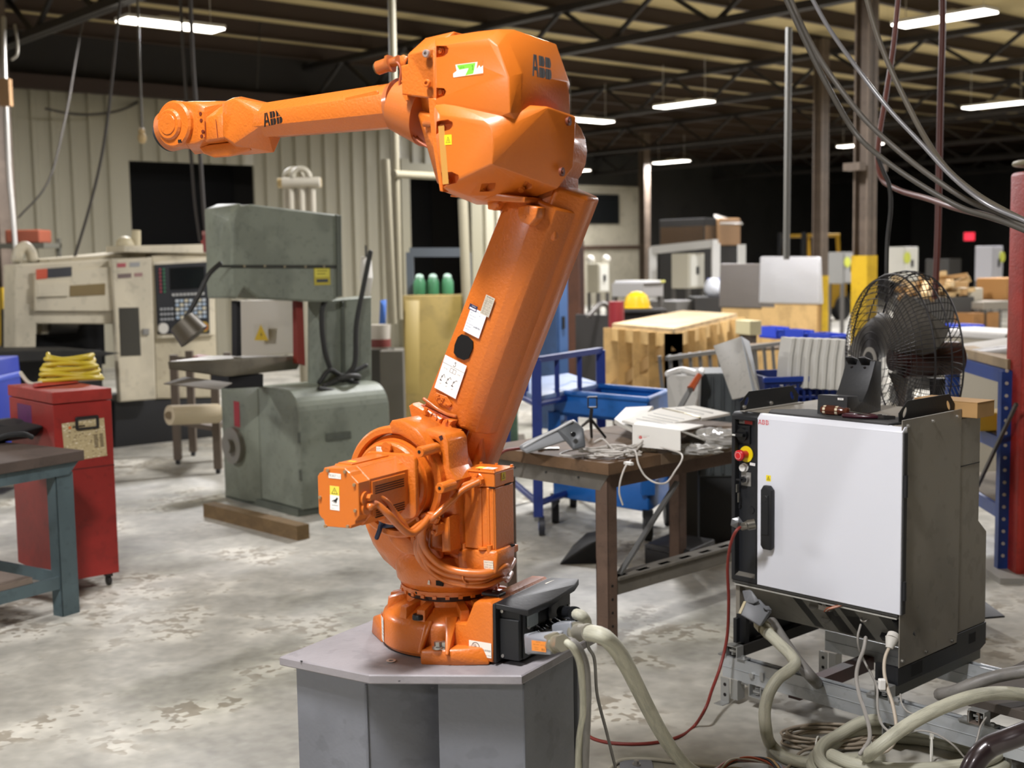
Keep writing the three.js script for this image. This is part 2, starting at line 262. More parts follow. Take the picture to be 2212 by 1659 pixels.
// --- base
{
  const base = R_('base', [
    lat([[.001, .004], [.168, .004], [.174, .012], [.173, .07], [.168, .082], [.158, .09], [.118, .112], [.112, .112], [.110, .125], [.001, .125]], 56),
    // rear box
    ext([[.0, .006], [.204, .006], [.206, .02], [.208, .146], [.2, .154], [.164, .152], [.152, .144], [.128, .09], [.06, .09]], -.14, .135, .008, 2),
    // bolted feet
    hull([[.05, .004, .2], [.125, .004, .17], [.19, .006, .135], [.05, .004, .1], [.05, .03, .2], [.125, .034, .17], [.18, .036, .13], [.05, .03, .1]], .005),
    hull([[.034, .03, .17], [.044, .03, .205], [.036, .09, .16], [.046, .09, .155]], .004),
    hull([[.1, .03, .15], [.112, .03, .19], [.082, .1, .14], [.094, .098, .12]], .004),
    hull([[-.205, .004, .05], [-.14, .004, .1], [-.14, .004, -.02], [-.205, .004, -.01], [-.2, .04, .05], [-.15, .06, .09], [-.15, .06, -.02]], .006),
    hull([[-.1, .004, -.2], [.1, .004, -.2], [.05, .05, -.12], [-.05, .05, -.12]], .006),
  ]);
  part(base, 'gasket', lat([[.001, 0], [.166, 0], [.166, .005], [.001, .005]], 48), blk);
  for (let i = 0; i < 18; i++) { const a = (i * 20 + 6) * RAD; if (a > 5.6 || a < .75) { if (i !== 17 && i !== 0) continue; } const g = mg(hull([[.106, .105, -.009], [.106, .105, .009], [.158, .085, -.011], [.158, .085, .011], [.154, .114, -.009], [.154, .114, .009], [.108, .124, -.009], [.108, .124, .009]], .002)); g.rotateY(a + Math.PI / 2 + Math.PI); const o = part(base, 'rib', g, OR); }
  part(base, 'bearing_ring', lat([[.104, .118], [.108, .12], [.108, .142], [.09, .145]], 48), mat(0x3a1a0c, .6));
  for (const p of [[.085, .045, .185], [.078, .043, .178]]) { const b = part(base, 'hold_down_bolt', [disc(p[0], .0375, p[2], .0135, .004, 'y'), hexa(p[0], .046, p[2], .0085, .012, 'y')], steelM); b.rotation.z = .04; break; }
  part(base, 'hold_down_bolt', [disc(.092, .0385, .172, .0135, .004, 'y'), hexa(.092, .047, .172, .0085, .012, 'y')], steelM);
  part(base, 'rubber_plug', lat([[.001, .012], [.013, .012], [.015, .008], [.015, 0], [.001, 0]], 24).translate(0, 0, 0), blk).position.set(...[0.0085,0.0927,0.155]);
  part(base, 'inspection_cap', bx(.052, .009, .034, 0, 0, 0, .004), mat(0x26272a, .4)).position.set(.176, .158, .078);
  part(base, 'cap_screw', disc(.176, .1635, .078, .004, .002, 'y'), steelM);
  // connector box behind the base
  const cb = R_('connector_box', [bb([.206, .008, -.138], [.214, .150, .134], .002), bb([.212, .014, -.13], [.266, .112, .116], .003), bb([.212, .108, -.13], [.266, .138, .11], .002), hull([[.214, .149, .13], [.214, .149, -.14], [.288, .138, .11], [.3, .142, .02], [.3, .15, -.1], [.285, .152, -.15], [.288, .126, .108], [.3, .13, .02], [.3, .138, -.1], [.285, .140, -.15], [.214, .14, .13], [.214, .14, -.14]], .002)], blk);
  const pl = part(cb, 'connector_panel', bb([.265, .016, -.135], [.270, .128, .1]), mat(0x101112, .45));
  part(cb, 'blanking_plate', ext(rrect(-.085, .085, -.035, .118, .004), .270, .274, .001).rotateY(Math.PI / 2), mat(0x8d9494, .45, .4));
  part(cb, 'round_plate', [disc(.271, .1, -.045, .03, .006, 'x', 28), disc(.271, .104, -.095, .03, .006, 'x', 28)], mat(0x151617, .4));
  for (const [y, z] of [[.125, -.022], [.08, -.022], [.128, -.07], [.083, -.068], [.131, -.115], [.092, -.117], [.118, .037], [.088, .083]]) part(cb, 'screw', disc(.275, y, z, .0035, .004, 'x', 12), steelM);
  for (const y of [.13, .022]) part(cb, 'screw', disc(.222, y, .117, .004, .004, 'z', 12), steelM);
  for (let i = 0; i < 7; i++) part(cb, 'latch_lever', hull([[.27, .066, .05 - i * .028], [.292, .07, .05 - i * .028], [.27, .078, .05 - i * .028], [.27, .066, .036 - i * .028], [.292, .07, .036 - i * .028], [.27, .08, .036 - i * .028]], .002), blkGloss);
  sticker(cb, 'warning_label', .052, .03, (c, w, h) => { c.fillStyle = '#efe6cf'; c.fillRect(0, 0, w, h); c.fillStyle = '#e8dd9a'; c.fillRect(0, h * .5, w, h * .5); c.strokeStyle = '#40401c'; c.lineWidth = h * .05; c.beginPath(); c.moveTo(w * .4, h * .9); c.lineTo(w * .5, h * .58); c.lineTo(w * .6, h * .9); c.closePath(); c.stroke(); c.fillStyle = '#555'; c.font = h * .22 + 'px sans-serif'; c.fillText('2.5', w * .66, h * .3); c.fillText('CS', w * .7, h * .85); }, [.246, .1515, -.105], [-Math.PI / 2, 0, Math.PI / 2 - .1], 900).rotation.order = 'YXZ';
  sticker(cb, 'inspection_sticker', .022, .016, (c, w, h) => { c.fillStyle = '#e8c21c'; c.fillRect(0, 0, w, h); c.fillStyle = '#c49c10'; c.fillRect(w * .35, h * .3, w * .25, h * .35); }, [.25, .1515, -.02], [-Math.PI / 2, 0, 1.4], 900).rotation.order = 'YXZ';
  // labels on the base
  const nameplate = (c, w, h) => { c.fillStyle = '#efe9df'; c.fillRect(0, 0, w, h); c.fillStyle = '#3a3431'; c.font = h * .085 + 'px sans-serif'; ['Axis 1 Shell Tivela S 150', 'Axis 2 Kyodo Yushi TMO 150', 'Axis 3 Shell Tivela S 150', 'Axis 4 Optimol Optigear BM 100', 'Axis 5 Optimol Optigear BM 100', 'Axis 6 Optimol Optigear BM 100'].forEach((s, i) => c.fillText(s, w * .04, h * (.13 + i * .125))); c.font = h * .06 + 'px sans-serif'; c.fillText('www.abb.com/robotics', w * .5, h * .94); };
  { // a sheet bent round the base ring
    const R0 = .1752, a0 = 100, a1 = 128, g = new THREE.CylinderGeometry(R0, R0, .062, 10, 1, true, -62 * RAD, 22 * RAD); const o = part(base, 'oil_label', g, new THREE.MeshStandardMaterial({ roughness: .5, map: canvasTex(512, 420, nameplate) })); o.position.y = .043; o.material.side = THREE.DoubleSide;
  }
  sticker(base, 'approval_label', .062, .036, (c, w, h) => { c.fillStyle = '#eee8dc'; c.fillRect(0, 0, w, h); c.strokeStyle = c.fillStyle = '#222'; c.lineWidth = h * .05; c.beginPath(); c.arc(w * .3, h * .38, h * .28, 0, 7); c.stroke(); c.font = 'bold ' + h * .3 + 'px sans-serif'; c.fillText('U', w * .2, h * .42); c.fillText('L', w * .3, h * .56); c.font = 'bold ' + h * .17 + 'px sans-serif'; c.fillText('US LISTED', w * .5, h * .6); c.font = h * .2 + 'px sans-serif'; c.fillStyle = '#a33'; c.fillText('c', w * .05, h * .45); c.font = h * .12 + 'px sans-serif'; c.fillStyle = '#555'; c.fillText('74PJ', w * .06, h * .9); c.fillText('Industrial robot', w * .5, h * .9); }, [.171, .036, .1358]);
}
// --- turning column
const AX = [-.024, .432];
{
  const tb = R_('turret', [
    lat([[.001, .15], [.118, .15], [.126, .155], [.138, .17], [.142, .195], [.140, .222], [.132, .240], [.112, .252], [.001, .256]], 52).translate(.006, 0, 0),
    // seat of the upright motor
    hull([[.105, .215, .11], [.15, .207, .112], [.2, .222, .112], [.204, .235, .04], [.15, .22, -.04], [.1, .21, -.02], [.155, .185, .09], [.18, .19, .04], [.105, .26, .11], [.203, .266, .108], [.202, .266, .03], [.1, .26, 0]], .006),
    // neck that rises to the shoulder
    hull([[.0, .235, .07], [.1, .24, .1], [.11, .24, -.07], [.0, .235, -.07], ...circ(AX[0], AX[1], .13, 14, -75, 105).map((p) => [p[0], p[1], .15]), ...circ(AX[0], AX[1], .13, 14, -75, 105).map((p) => [p[0], p[1], .06])], .006),
    hull([[.0, .25, .12], [.06, .25, .13], ...circ(AX[0], AX[1], .118, 14, -85, 95).map((p) => [p[0], p[1], .12]), ...circ(AX[0], AX[1], .112, 14, -85, 95).map((p) => [p[0], p[1], .17])], .008),
    hull([[.05, .24, .08], [.112, .25, .09], [.112, .25, -.06], [.112, .42, .03], [.105, .47, .1], [.08, .46, .165], [.055, .28, .16]], .008),
  ]);
  part(tb, 'turret_skirt', [lat([[.108, .138], [.122, .14], [.124, .152], [.108, .152]], 52), ...Array.from({ length: 24 }, (_, i) => bx(.01, .008, .006, 0, .139, .122).rotateY(i * 15 * RAD))], OR);
  // shoulder rings
  part(tb, 'shoulder_ring', latZ([[.116, .0], [.133, .0], [.135, .004], [.135, .06], [.13, .064], [.118, .064], [.116, .06], [.116, 0]], AX[0] - .002, AX[1], .132, 60), OR);
  const arcs = [[-0.033,0.5711],[-0.026,0.5803],[-0.0004,0.5849],[0.0181,0.5793],[0.0441,0.5664],[0.0633,0.5489],[0.0771,0.5268],[0.0638,0.5194],[0.0481,0.5206],[0.0287,0.5337],[-0.0015,0.5463],[-0.0255,0.5515]].reverse();
  part(tb, 'shoulder_lug', [ext(arcs, .10, .2, .006, 2),
    ext([[0.0014,0.572],[0.0109,0.578],[0.0267,0.5711],[0.0463,0.5611],[0.0921,0.5537],[0.1062,0.5479],[0.115,0.5353],[0.1167,0.4993],[0.1186,0.4698],[0.1373,0.4448],[0.1341,0.4182],[0.1058,0.427],[0.0834,0.4695],[0.0581,0.5065],[0.0194,0.5485]].reverse(), .085, .172, .005, 2, [[[0.0681,0.5369],[0.0786,0.5364],[0.0889,0.5294],[0.0937,0.5165],[0.093,0.4856],[0.084,0.4938],[0.0739,0.5075],[0.0664,0.5236]]])], OR);
  part(tb, 'worn_mark', ext([[0.0904,0.5455],[0.0996,0.5493],[0.1033,0.5408],[0.0954,0.5348]].reverse(), .1715, .1726), mat(0x3a1c1c, .6));
  part(tb, 'gear_flange', [latZ([[.001, 0], [.112, 0], [.112, .03], [.106, .036], [.104, .055], [.001, .055]], AX[0], AX[1], .150, 56), latZ([[.001, 0], [.1, 0], [.099, .018], [.094, .024], [.001, .024]], AX[0], AX[1], .198, 56)], OR);
  part(tb, 'oil_plug', [latZ([[.001, .006], [.0065, .006], [.0135, .006], [.0145, .004], [.0145, 0], [.001, 0]], 0, 0, .006, 24)], OR).position.set(...[-0.0178,0.5202,0.222]);
  part(tb, 'plug_socket', hexa(0, 0, 0, .0055, .002), holeM).position.set(...[-0.013,0.5214,0.2285]);
  // standoffs
  for (const [p, l] of [[[0.0879,0.5194,0.25], .07], [[0.1284,0.4349,0.23], .055]]) { const s = part(tb, 'standoff', latZ([[.001, 0], [.0115, 0], [.0125, -.002], [.013, -l], [.001, -l]].reverse(), p[0], p[1], p[2], 22), OR); part(s, 'tapped_hole', disc(p[0], p[1], p[2], .0042, .0012), holeM); }
  part(tb, 'boss', [hull([[.05, .43, .19], [.068, .45, .19], [.085, .43, .16], [.06, .42, .2]], .006)], OR);
  // black knob, name strip, window in the turret
  part(tb, 'knob', [sph(0, 0, 0, .0165, 1, 1.1, .6)], blkGloss).position.set(...[-0.0063,0.2045,0.128]);
  part(tb, 'inspection_window', bx(.02, .012, .004, 0, 0, 0), holeM).position.set(...[0.0583,0.1817,0.1335]);
  part(tb, 'drain_notch', sph(0, 0, 0, .012, 1, 1, .5), holeM).position.set(...[-0.0168,0.1491,0.116]);
  part(tb, 'cast_panel', ext([[0, 0], [.032, -.004], [.036, .02], [.02, .034], [0, .03]], 0, .003, .0014), OR).position.set(...[-0.0648,0.1465,0.095]); tb.children.at(-1).rotation.y = -.6;
  const rt = (s) => (c, w, h) => { c.fillStyle = '#d9cdbd'; c.fillRect(0, 0, w, h); c.fillStyle = '#2c2620'; c.font = h * .72 + 'px sans-serif'; c.fillText(s, w * .05, h * .78, w * .9); };
  sticker(tb, 'name_strip', .036, .0105, rt('ROBOT 1-1'), [0.0173,0.1817,0.1345], [0, -.35, 0], 2600);
  sticker(tb, 'grease_label', .023, .015, (c, w, h) => { c.fillStyle = '#e9e2d4'; c.fillRect(0, 0, w, h); c.fillStyle = '#444'; c.font = h * .26 + 'px sans-serif'; c.fillText('Kyodo Yushi', w * .06, h * .34); c.font = h * .17 + 'px sans-serif'; c.fillText('TMO 150', w * .06, h * .6); c.fillText('3HAC 021-469', w * .06, h * .85); }, [-0.0381,0.5133,0.2285], [0, 0, 0], 1800);
  sticker(tb, 'grease_label', .026, .02, (c, w, h) => { c.fillStyle = '#ded3c0'; c.fillRect(0, 0, w, h); c.fillStyle = '#444'; c.font = h * .24 + 'px sans-serif'; c.fillText('Shell Tivela', w * .05, h * .3); c.fillText('S 150 Axis 1', w * .05, h * .6); c.fillText('3HAC 032-140', w * .05, h * .88); }, [.188, .238, .1185], [0, 0, .03], 1800);
}
// --- motors
function motorBox(g, x0, x1, y0, y1, z0, z1, c, caps, n, m) { return part(g, n, ext([[x0 + c, y0], [x1 - c, y0], [x1, y0 + c], [x1, y1 - c], [x1 - c, y1], [x0 + c, y1], [x0, y1 - c], [x0, y0 + c]], z0, z1, .0025), m); }
{
  const m2 = R_('shoulder_motor', [ext([[-.03, .372], [.034, .372], [.058, .398], [.058, .478], [.024, .506], [-.036, .506], [-.054, .484], [-.054, .396]], .252, .402, .002)]);
  const endp = part(m2, 'end_cover', ext([[-.038, .371], [.032, .373], [.036, .38], [.046, .384], [.046, .39], [.0575, .404], [.0575, .476], [.04, .49], [.035, .497], [.03, .5], [.022, .506], [-.036, .503], [-.04, .494], [-.05, .49], [-.0555, .482], [-.0555, .399], [-.05, .391], [-.042, .386]], .401, .441, .0012), ORC);
  for (const p of [[-0.0242,0.4983,0.4415],[0.0233,0.4987,0.4415],[0.0477,0.4718,0.4415],[0.0483,0.4144,0.4415],[0.0266,0.3774,0.4415],[-0.0355,0.3725,0.4415],[-0.0487,0.4362,0.4415]]) part(m2, 'screw', [disc(p[0], p[1], p[2] + .001, .0038, .005), disc(p[0], p[1], p[2] + .0036, .0016, .0006)], mat(0xb49a78, .35, .6));
  part(m2, 'mounting_flange', [ext(rrect(-.066, .362, .078, .512, .018), .238, .254, .003, 2)], OR);
  const fin = mat(0x8a3a12, .5);
  part(m2, 'side_panel', ext([[-.395, .392], [-.268, .392], [-.268, .472], [-.395, .472]], .057, .061, .001).rotateY(Math.PI / 2).scale(1, 1, 1), OR);
  for (let i = 0; i < 4; i++) { for (const y of [.458, .404]) part(m2, 'vent_slot', bb([.0585, y - i * .0052, .275], [.0616, y - i * .0052 + .0026, .385]), mat(0x3d1505, .7)); }
  part(m2, 'top_ridge', [bb([-.03, .504, .26], [.01, .5095, .4], .002), bb([.02, .495, .262], [.03, .503, .398], .003)], OR);
  for (const [p, r] of [[[0.0366,0.486,0.255], 0], [[0.0308,0.3801,0.255], 0]]) part(m2, 'flange_bolt', [latZ([[.001, .012], [.0032, .012], [.0032, .006], [.0036, .006], [.0036, .012], [.0075, .012], [.0085, .01], [.0085, 0]].slice(3), p[0], p[1], p[2], 18), disc(p[0], p[1], p[2] + .003, .004, .012)], OR);
  const g = part(m2, 'cable_gland', [disc(.0595, .437, .418, .017, .006, 'x', 22), disc(.0595, .417, .418, .015, .006, 'x', 22), hexa(.066, .44, .412, .0085, .012, 'x'), hexa(.066, .42, .412, .0085, .012, 'x')], OR);
  sticker(m2, 'name_strip', .034, .0115, (c, w, h) => { c.fillStyle = '#f0ebe2'; c.fillRect(0, 0, w, h); c.fillStyle = '#3a3632'; c.font = h * .7 + 'px sans-serif'; c.fillText('ROBOT 1-2', w * .07, h * .76, w * .86); }, [-0.0065,0.4872,0.4416], [0, 0, -.02], 2600);
  sticker(m2, 'hot_surface_label', .026, .054, (c, w, h) => {
    c.fillStyle = '#f2eee4'; c.fillRect(0, 0, w, h); c.fillStyle = '#e8d44a'; c.fillRect(0, 0, w, h * .38); c.strokeStyle = c.fillStyle = '#2a2410'; c.lineWidth = w * .05; c.beginPath(); c.moveTo(w * .2, h * .32); c.lineTo(w * .5, h * .08); c.lineTo(w * .8, h * .32); c.closePath(); c.stroke(); c.fillRect(w * .48, h * .17, w * .05, h * .08); c.fillRect(w * .48, h * .265, w * .05, h * .02);
    c.fillStyle = '#111'; c.beginPath(); c.moveTo(w * .2, h * .62); c.lineTo(w * .55, h * .55); c.lineTo(w * .78, h * .44); c.lineTo(w * .86, h * .52); c.lineTo(w * .74, h * .6); c.lineTo(w * .72, h * .7); c.lineTo(w * .66, h * .71); c.lineTo(w * .62, h * .64); c.lineTo(w * .58, h * .72); c.lineTo(w * .52, h * .72); c.lineTo(w * .5, h * .64); c.lineTo(w * .42, h * .7); c.lineTo(w * .36, h * .69); c.lineTo(w * .42, h * .62); c.lineTo(w * .22, h * .66); c.closePath(); c.fill(); c.fillRect(w * .2, h * .79, w * .65, h * .018); c.fillStyle = '#777'; c.fillRect(w * .12, h * .93, w * .35, h * .012);
  }, [-0.0083,0.4374,0.4416], [0, 0, -.02], 1500);
  sticker(m2, 'caution_sticker', .02, .012, (c, w, h) => { c.fillStyle = '#e2bb2a'; c.fillRect(0, 0, w, h); c.strokeStyle = '#8a5a10'; c.lineWidth = 4; c.strokeRect(w * .4, h * .2, w * .2, h * .5); }, [-.008, .5099, .375], [-Math.PI / 2, 0, 0]);
  // upright motor
  const m1 = R_('base_motor', [bb([.108, .268, .018], [.201, .42, .105], .004), bb([.116, .27, .1], [.165, .42, .1085], .003), bb([.178, .272, .1], [.186, .42, .108], .003), bb([.192, .272, .1], [.198, .42, .1075], .003)]);
  part(m1, 'end_cover', [bb([.107, .421, .016], [.202, .456, .1075], .004), bb([.107, .455, .016], [.203, .46, .109], .002)], ORC);
  part(m1, 'mounting_flange', [bb([.1, .25, .01], [.208, .268, .112], .004), disc(.112, .272, .106, .006, .016, 'y', 14), disc(.185, .274, .108, .007, .018, 'y', 14)], OR);
  for (const [x, z] of [[.111, .103], [.198, .104], [.111, .02], [.198, .02], [.155, .104], [.155, .02]]) part(m1, 'screw', disc(x, .462, z, .004, .004, 'y', 12), OR);
  part(m1, 'cable_gland', [ext([...circ(.158, .437, .017, 24)], .1075, .113, .002), hexa(.152, .436, .118, .0085, .012), hexa(.168, .437, .12, .01, .014), disc(.158, .451, .115, .0035, .005), disc(.158, .424, .115, .0035, .005)], OR);
  part(m1, 'clip_slot', [bb([.186, .42, .1055], [.201, .4225, .1085]), bb([.2, .42, .03], [.2025, .4225, .06]), bb([.201, .268, .03], [.2095, .272, .045])], holeM);
  part(m1, 'oil_plug', [disc(.168, .2745, .108, .0125, .005, 'y', 20)], OR);
  sticker(m1, 'caution_label', .018, .02, (c, w, h) => { c.fillStyle = '#d9b429'; c.fillRect(0, 0, w, h); c.strokeStyle = '#222'; c.lineWidth = w * .07; c.beginPath(); c.moveTo(w * .2, h * .75); c.lineTo(w * .5, h * .22); c.lineTo(w * .8, h * .75); c.closePath(); c.stroke(); c.fillStyle = '#222'; c.fillRect(w * .46, h * .42, w * .08, h * .24); }, [.2032, .443, .068], [0, Math.PI / 2, 0], 1500);
  sticker(m1, 'top_label', .05, .022, (c, w, h) => { c.fillStyle = '#efe8dd'; c.fillRect(0, 0, w, h); c.fillStyle = '#e6d05a'; c.fillRect(0, 0, w * .4, h); c.fillStyle = '#222'; c.beginPath(); c.moveTo(w * .55, h * .6); c.lineTo(w * .75, h * .3); c.lineTo(w * .8, h * .5); c.lineTo(w * .65, h * .8); c.fill(); }, [.158, .4604, .07], [-Math.PI / 2, 0, 0]);
}
// --- lower arm
{
  const zf = .072;
  const [tl, lt, lb, bl, rt, rb, et, eb] = [[0.1982,1.0847],[0.1927,1.0614],[-0.0356,0.611],[-0.0444,0.5911],[0.2777,1.0208],[0.0918,0.5773],[0.3248,1.006],[0.1267,0.5523]];
  // along-arm frame
  const up = [et[0] - eb[0], et[1] - eb[1]], L = Math.hypot(...up), d = [up[0] / L, up[1] / L], n = [d[1], -d[0]];
  const at = (p, s, q) => [p[0] + d[0] * s + n[0] * q, p[1] + d[1] * s + n[1] * q];
  const seg = (o, s0, s1, a, b) => { const w = a.map(([q, z]) => [...at(eb, s0, q), z]), v = b.map(([q, z]) => [...at(eb, s1, q), z]); return hull([...w, ...v], .008, 28); };
  const q0 = (bl[0] - eb[0]) * n[0] + (bl[1] - eb[1]) * n[1], q1 = (tl[0] - et[0]) * n[0] + (tl[1] - et[1]) * n[1];
  const qf0 = (rb[0] - eb[0]) * n[0] + (rb[1] - eb[1]) * n[1], qf1 = (rt[0] - et[0]) * n[0] + (rt[1] - et[1]) * n[1];
  const sec = (ql, qf) => [[ql + .012, .03], [ql + .024, zf - .012], [qf, zf - .012], [-.012, .045], [.006, .012], [.012, -.03], [-.005, -.07], [ql + .03, -.07], [ql + .012, -.03]];
  const la = R_('lower_arm', [
    seg(eb, -.01, L + .06, sec(q0, qf0), sec(q1, qf1)),
    // rear flange of the casting
    hull([[...at(eb, -.12, -.03), .02], [...at(eb, -.12, .01), -.02], [...at(eb, L + .1, -.03), .03], [...at(eb, L + .1, .018), -.02], [...at(eb, -.12, .01), -.07], [...at(eb, L + .1, .018), -.07], [...at(eb, -.12, -.06), -.07], [...at(eb, L + .1, -.06), -.07]], .01),
    // hub at the shoulder and hub at the elbow
    hull([...circ(-.058, .322, .15, 22).map((p) => [...p, .06]), ...circ(-.058, .322, .158, 22).map((p) => [...p, -.06]), ...circ(-.052, .36, .14, 22).map((p) => [...p, .1])], .008, 50),
    hull([[-.1, .42, -.06], [-.1, .42, .01], [...at(eb, 0, q0 + .03), .0], [...at(eb, 0, -.02), .0], [...at(eb, 0, -.01), -.06], [...at(eb, 0, q0 + .03), -.06], [.08, .4, -.06], [.08, .4, .0]], .012),
    hull([...circ(.262, 1.205, .088, 22).map((p) => [...p, .03]), ...circ(.262, 1.205, .095, 22).map((p) => [...p, -.07]), ...circ(.262, 1.205, .08, 22).map((p) => [...p, .07])], .006, 50),
    hull([[...at(eb, L, q1 + .02), .05], [...at(eb, L, 0), .03], [...at(eb, L, 0), -.07], [...at(eb, L, q1 + .02), -.07], [.19, 1.2, .04], [.33, 1.2, .02], [.33, 1.2, -.07], [.19, 1.2, -.07]], .01),
  ]);
  const hp = [[0.0953,0.7792],[0.1122,0.7751],[0.1263,0.7632],[0.1259,0.7467],[0.1136,0.722],[0.1004,0.7173],[0.0821,0.7234],[0.0718,0.7343],[0.0749,0.7533],[0.0846,0.7724]];
  part(la, 'arm_opening', ext(hp.reverse(), zf - .002, zf + .0006), mat(0x050403, 1));
  const up2 = Math.atan2(up[1], up[0]) - Math.PI / 2;
  // shoulder cut-out, rim and covers near the shoulder
  part(la, 'cast_rim', tube([[-0.0158,0.619,0.0745],[-0.0037,0.6127,0.0745],[0.0097,0.6042,0.0745],[0.0244,0.5958,0.0745],[0.039,0.5897,0.0745],[0.0537,0.5847,0.0745],[0.0749,0.5813,0.0745]], .0045, 40, 8), OR);
  part(la, 'cast_pocket', [hull(slab([[-0.026,0.6033],[0.0602,0.5743],[0.079,0.5208],[0.0386,0.5184],[0.0284,0.5407],[-0.0215,0.5668]], .05, .0745), .001)], mat(0x9a3a10, .55, 0, { cast: .002 }));
  part(la, 'access_cover', ext([[-0.0509,0.602],[-0.0383,0.6094],[-0.0193,0.6012],[-0.0059,0.595],[-0.0021,0.5826],[-0.0066,0.5676],[-0.0285,0.5688],[-0.0448,0.5771]], .06, .092, .003), OR);
  part(la, 'access_cover', ext([[0.0536,0.5736],[0.0603,0.575],[0.0815,0.5727],[0.0746,0.5612],[0.0784,0.5524],[0.0942,0.5499],[0.0769,0.5478],[0.0592,0.5299],[0.0421,0.5425],[0.0382,0.5468]], .072, .098, .003), OR);
  part(la, 'access_cover', ext([[-0.0018,0.5952],[0.0103,0.5889],[0.0409,0.5746],[0.0322,0.5504],[0.0052,0.5523],[-0.0052,0.5677]], .06, .086, .003), OR);
  part(la, 'cover_ring', ringZ(0, 0, 0, .0095, .0012, 24, 6), OR).position.set(...[0.0201,0.5777,0.087]);
  for (const p of [[0.0034,0.597,0.0945], [0.0651,0.5726,0.1005], [0.0958,0.5004,0.075]]) part(la, 'screw', [disc(p[0], p[1], p[2], .0045, .006), disc(p[0], p[1], p[2] + .003, .002, .0008)], OR);
  // raised axis mark: plus two minus
  const mk = part(la, 'axis_mark', ext([[0.0124,0.6303],[0.0193,0.6362],[0.05,0.6273],[0.063,0.6098],[0.0561,0.6005],[0.0241,0.6104]], zf - .002, zf + .0014, .0008), OR);
  for (const [px, s] of [[[0.0254,0.6264,0.0748], '+'], [[0.0373,0.619,0.0748], '2'], [[0.0518,0.6095,0.0748], '-']]) { const g = s === '+' ? mg(bx(.012, .003, .003), bx(.003, .012, .003)) : s === '-' ? bx(.012, .003, .003) : mg(bx(.008, .0025, .003, 0, .006), bx(.0025, .006, .003, .003, .003), bx(.008, .0025, .003, 0, 0), bx(.0025, .006, .003, -.003, -.003), bx(.008, .0025, .003, 0, -.006)); const o = part(mk, 'cast_letter', g, OR); o.position.set(...px); o.rotation.z = up2 - .08; }
  // brackets under the elbow
  part(la, 'cable_bracket', [hull(slab([[0.2775,1.0722],[0.2994,1.0746],[0.3234,1.0696],[0.3183,1.0489],[0.3036,1.0347],[0.2818,1.0427],[0.2759,1.0544]], .07, .1), .003)], OR);
  part(la, 'cable_bracket', [hull(slab([[0.1918,1.089],[0.2181,1.0902],[0.2129,1.0776],[0.2053,1.0715],[0.1928,1.074]], .065, .095), .003)], OR);
  for (const p of [[0.2917,1.0515,0.102], [0.2187,1.0791,0.098]]) part(la, 'screw', disc(p[0], p[1], p[2], .004, .005), OR);
  // labels
  const tilt = up2 + .015;
  const sLab = (n, px, w, h, dr, res = 1400) => sticker(la, n, w, h, dr, px, [0, 0, tilt], res);
  sLab('lifting_label', [0.0615,0.676,0.0728], .066, .088, (c, w, h) => {
    c.fillStyle = '#f3f0ea'; c.fillRect(0, 0, w, h); c.strokeStyle = '#b9b4aa'; c.lineWidth = 2; c.strokeRect(2, 2, w - 4, h - 4); c.strokeStyle = c.fillStyle = '#2b2b2b'; c.lineWidth = w * .012; c.beginPath(); c.moveTo(0, h * .22); c.lineTo(w, h * .22); c.stroke();
    c.lineWidth = w * .02; c.beginPath(); c.arc(w * .52, h * .08, w * .025, 0, 7); c.stroke(); c.beginPath(); c.moveTo(w * .52, h * .11); c.quadraticCurveTo(w * .6, h * .15, w * .52, h * .19); c.quadraticCurveTo(w * .46, h * .19, w * .47, h * .16); c.stroke();
    c.lineWidth = w * .014; c.strokeRect(w * .4, h * .27, w * .13, h * .11); c.strokeRect(w * .53, h * .27, w * .13, h * .11); c.font = h * .045 + 'px sans-serif'; c.fillText('8.5 kg', w * .12, h * .36); c.fillText('3HAC', w * .74, h * .36);
    for (let k = 0; k < 3; k++) { const x = w * (.2 + k * .27), y = h * .62; c.lineWidth = w * .018; c.beginPath(); c.moveTo(x - w * .06, y + h * .08); c.lineTo(x - w * .04, y - h * .02); c.lineTo(x + w * (.02 + .02 * k), y - h * .1); c.lineTo(x + w * .1, y - h * (.02 + .03 * k)); c.stroke(); c.fillRect(x - w * .09, y + h * .08, w * .09, h * .03); c.beginPath(); c.arc(x - w * .03, y - h * .02, w * .025, 0, 7); c.stroke(); c.font = h * .04 + 'px sans-serif'; c.fillText(['60', '30', '50'][k] + '\u00b0', x - w * .05, y + h * .2); }
  });
  sLab('type_plate', [0.1341,0.8074,0.0728], .047, .062, (c, w, h) => { c.fillStyle = '#e6e9ee'; c.fillRect(0, 0, w, h); c.fillStyle = '#454b55'; c.font = h * .05 + 'px sans-serif'; ['Manufactured by', 'Type:', 'Robot variant:', 'Protection:', 'Circuit:', 'Max. payload:', 'Net weight:', 'Serial no:'].forEach((s, i) => c.fillText(s, w * .05, h * (.1 + i * .112))); ['', 'IRB', '', '', '', '25-20754', '', ''].forEach((s, i) => c.fillText(s, w * .6, h * (.1 + i * .112))); c.fillStyle = '#3b4046'; c.font = 'bold ' + h * .075 + 'px sans-serif'; c.fillText('26-80154', w * .48, h * .7); });
  sLab('maker_plate', [0.1298,0.8425,0.0729], .023, .014, (c, w, h) => { c.fillStyle = '#2a2a4c'; c.fillRect(0, 0, w, h); c.fillStyle = '#e8e4ee'; c.fillRect(w * .1, h * .55, w * .8, h * .3); c.fillStyle = '#bbb'; c.fillRect(w * .3, h * .2, w * .5, h * .1); });
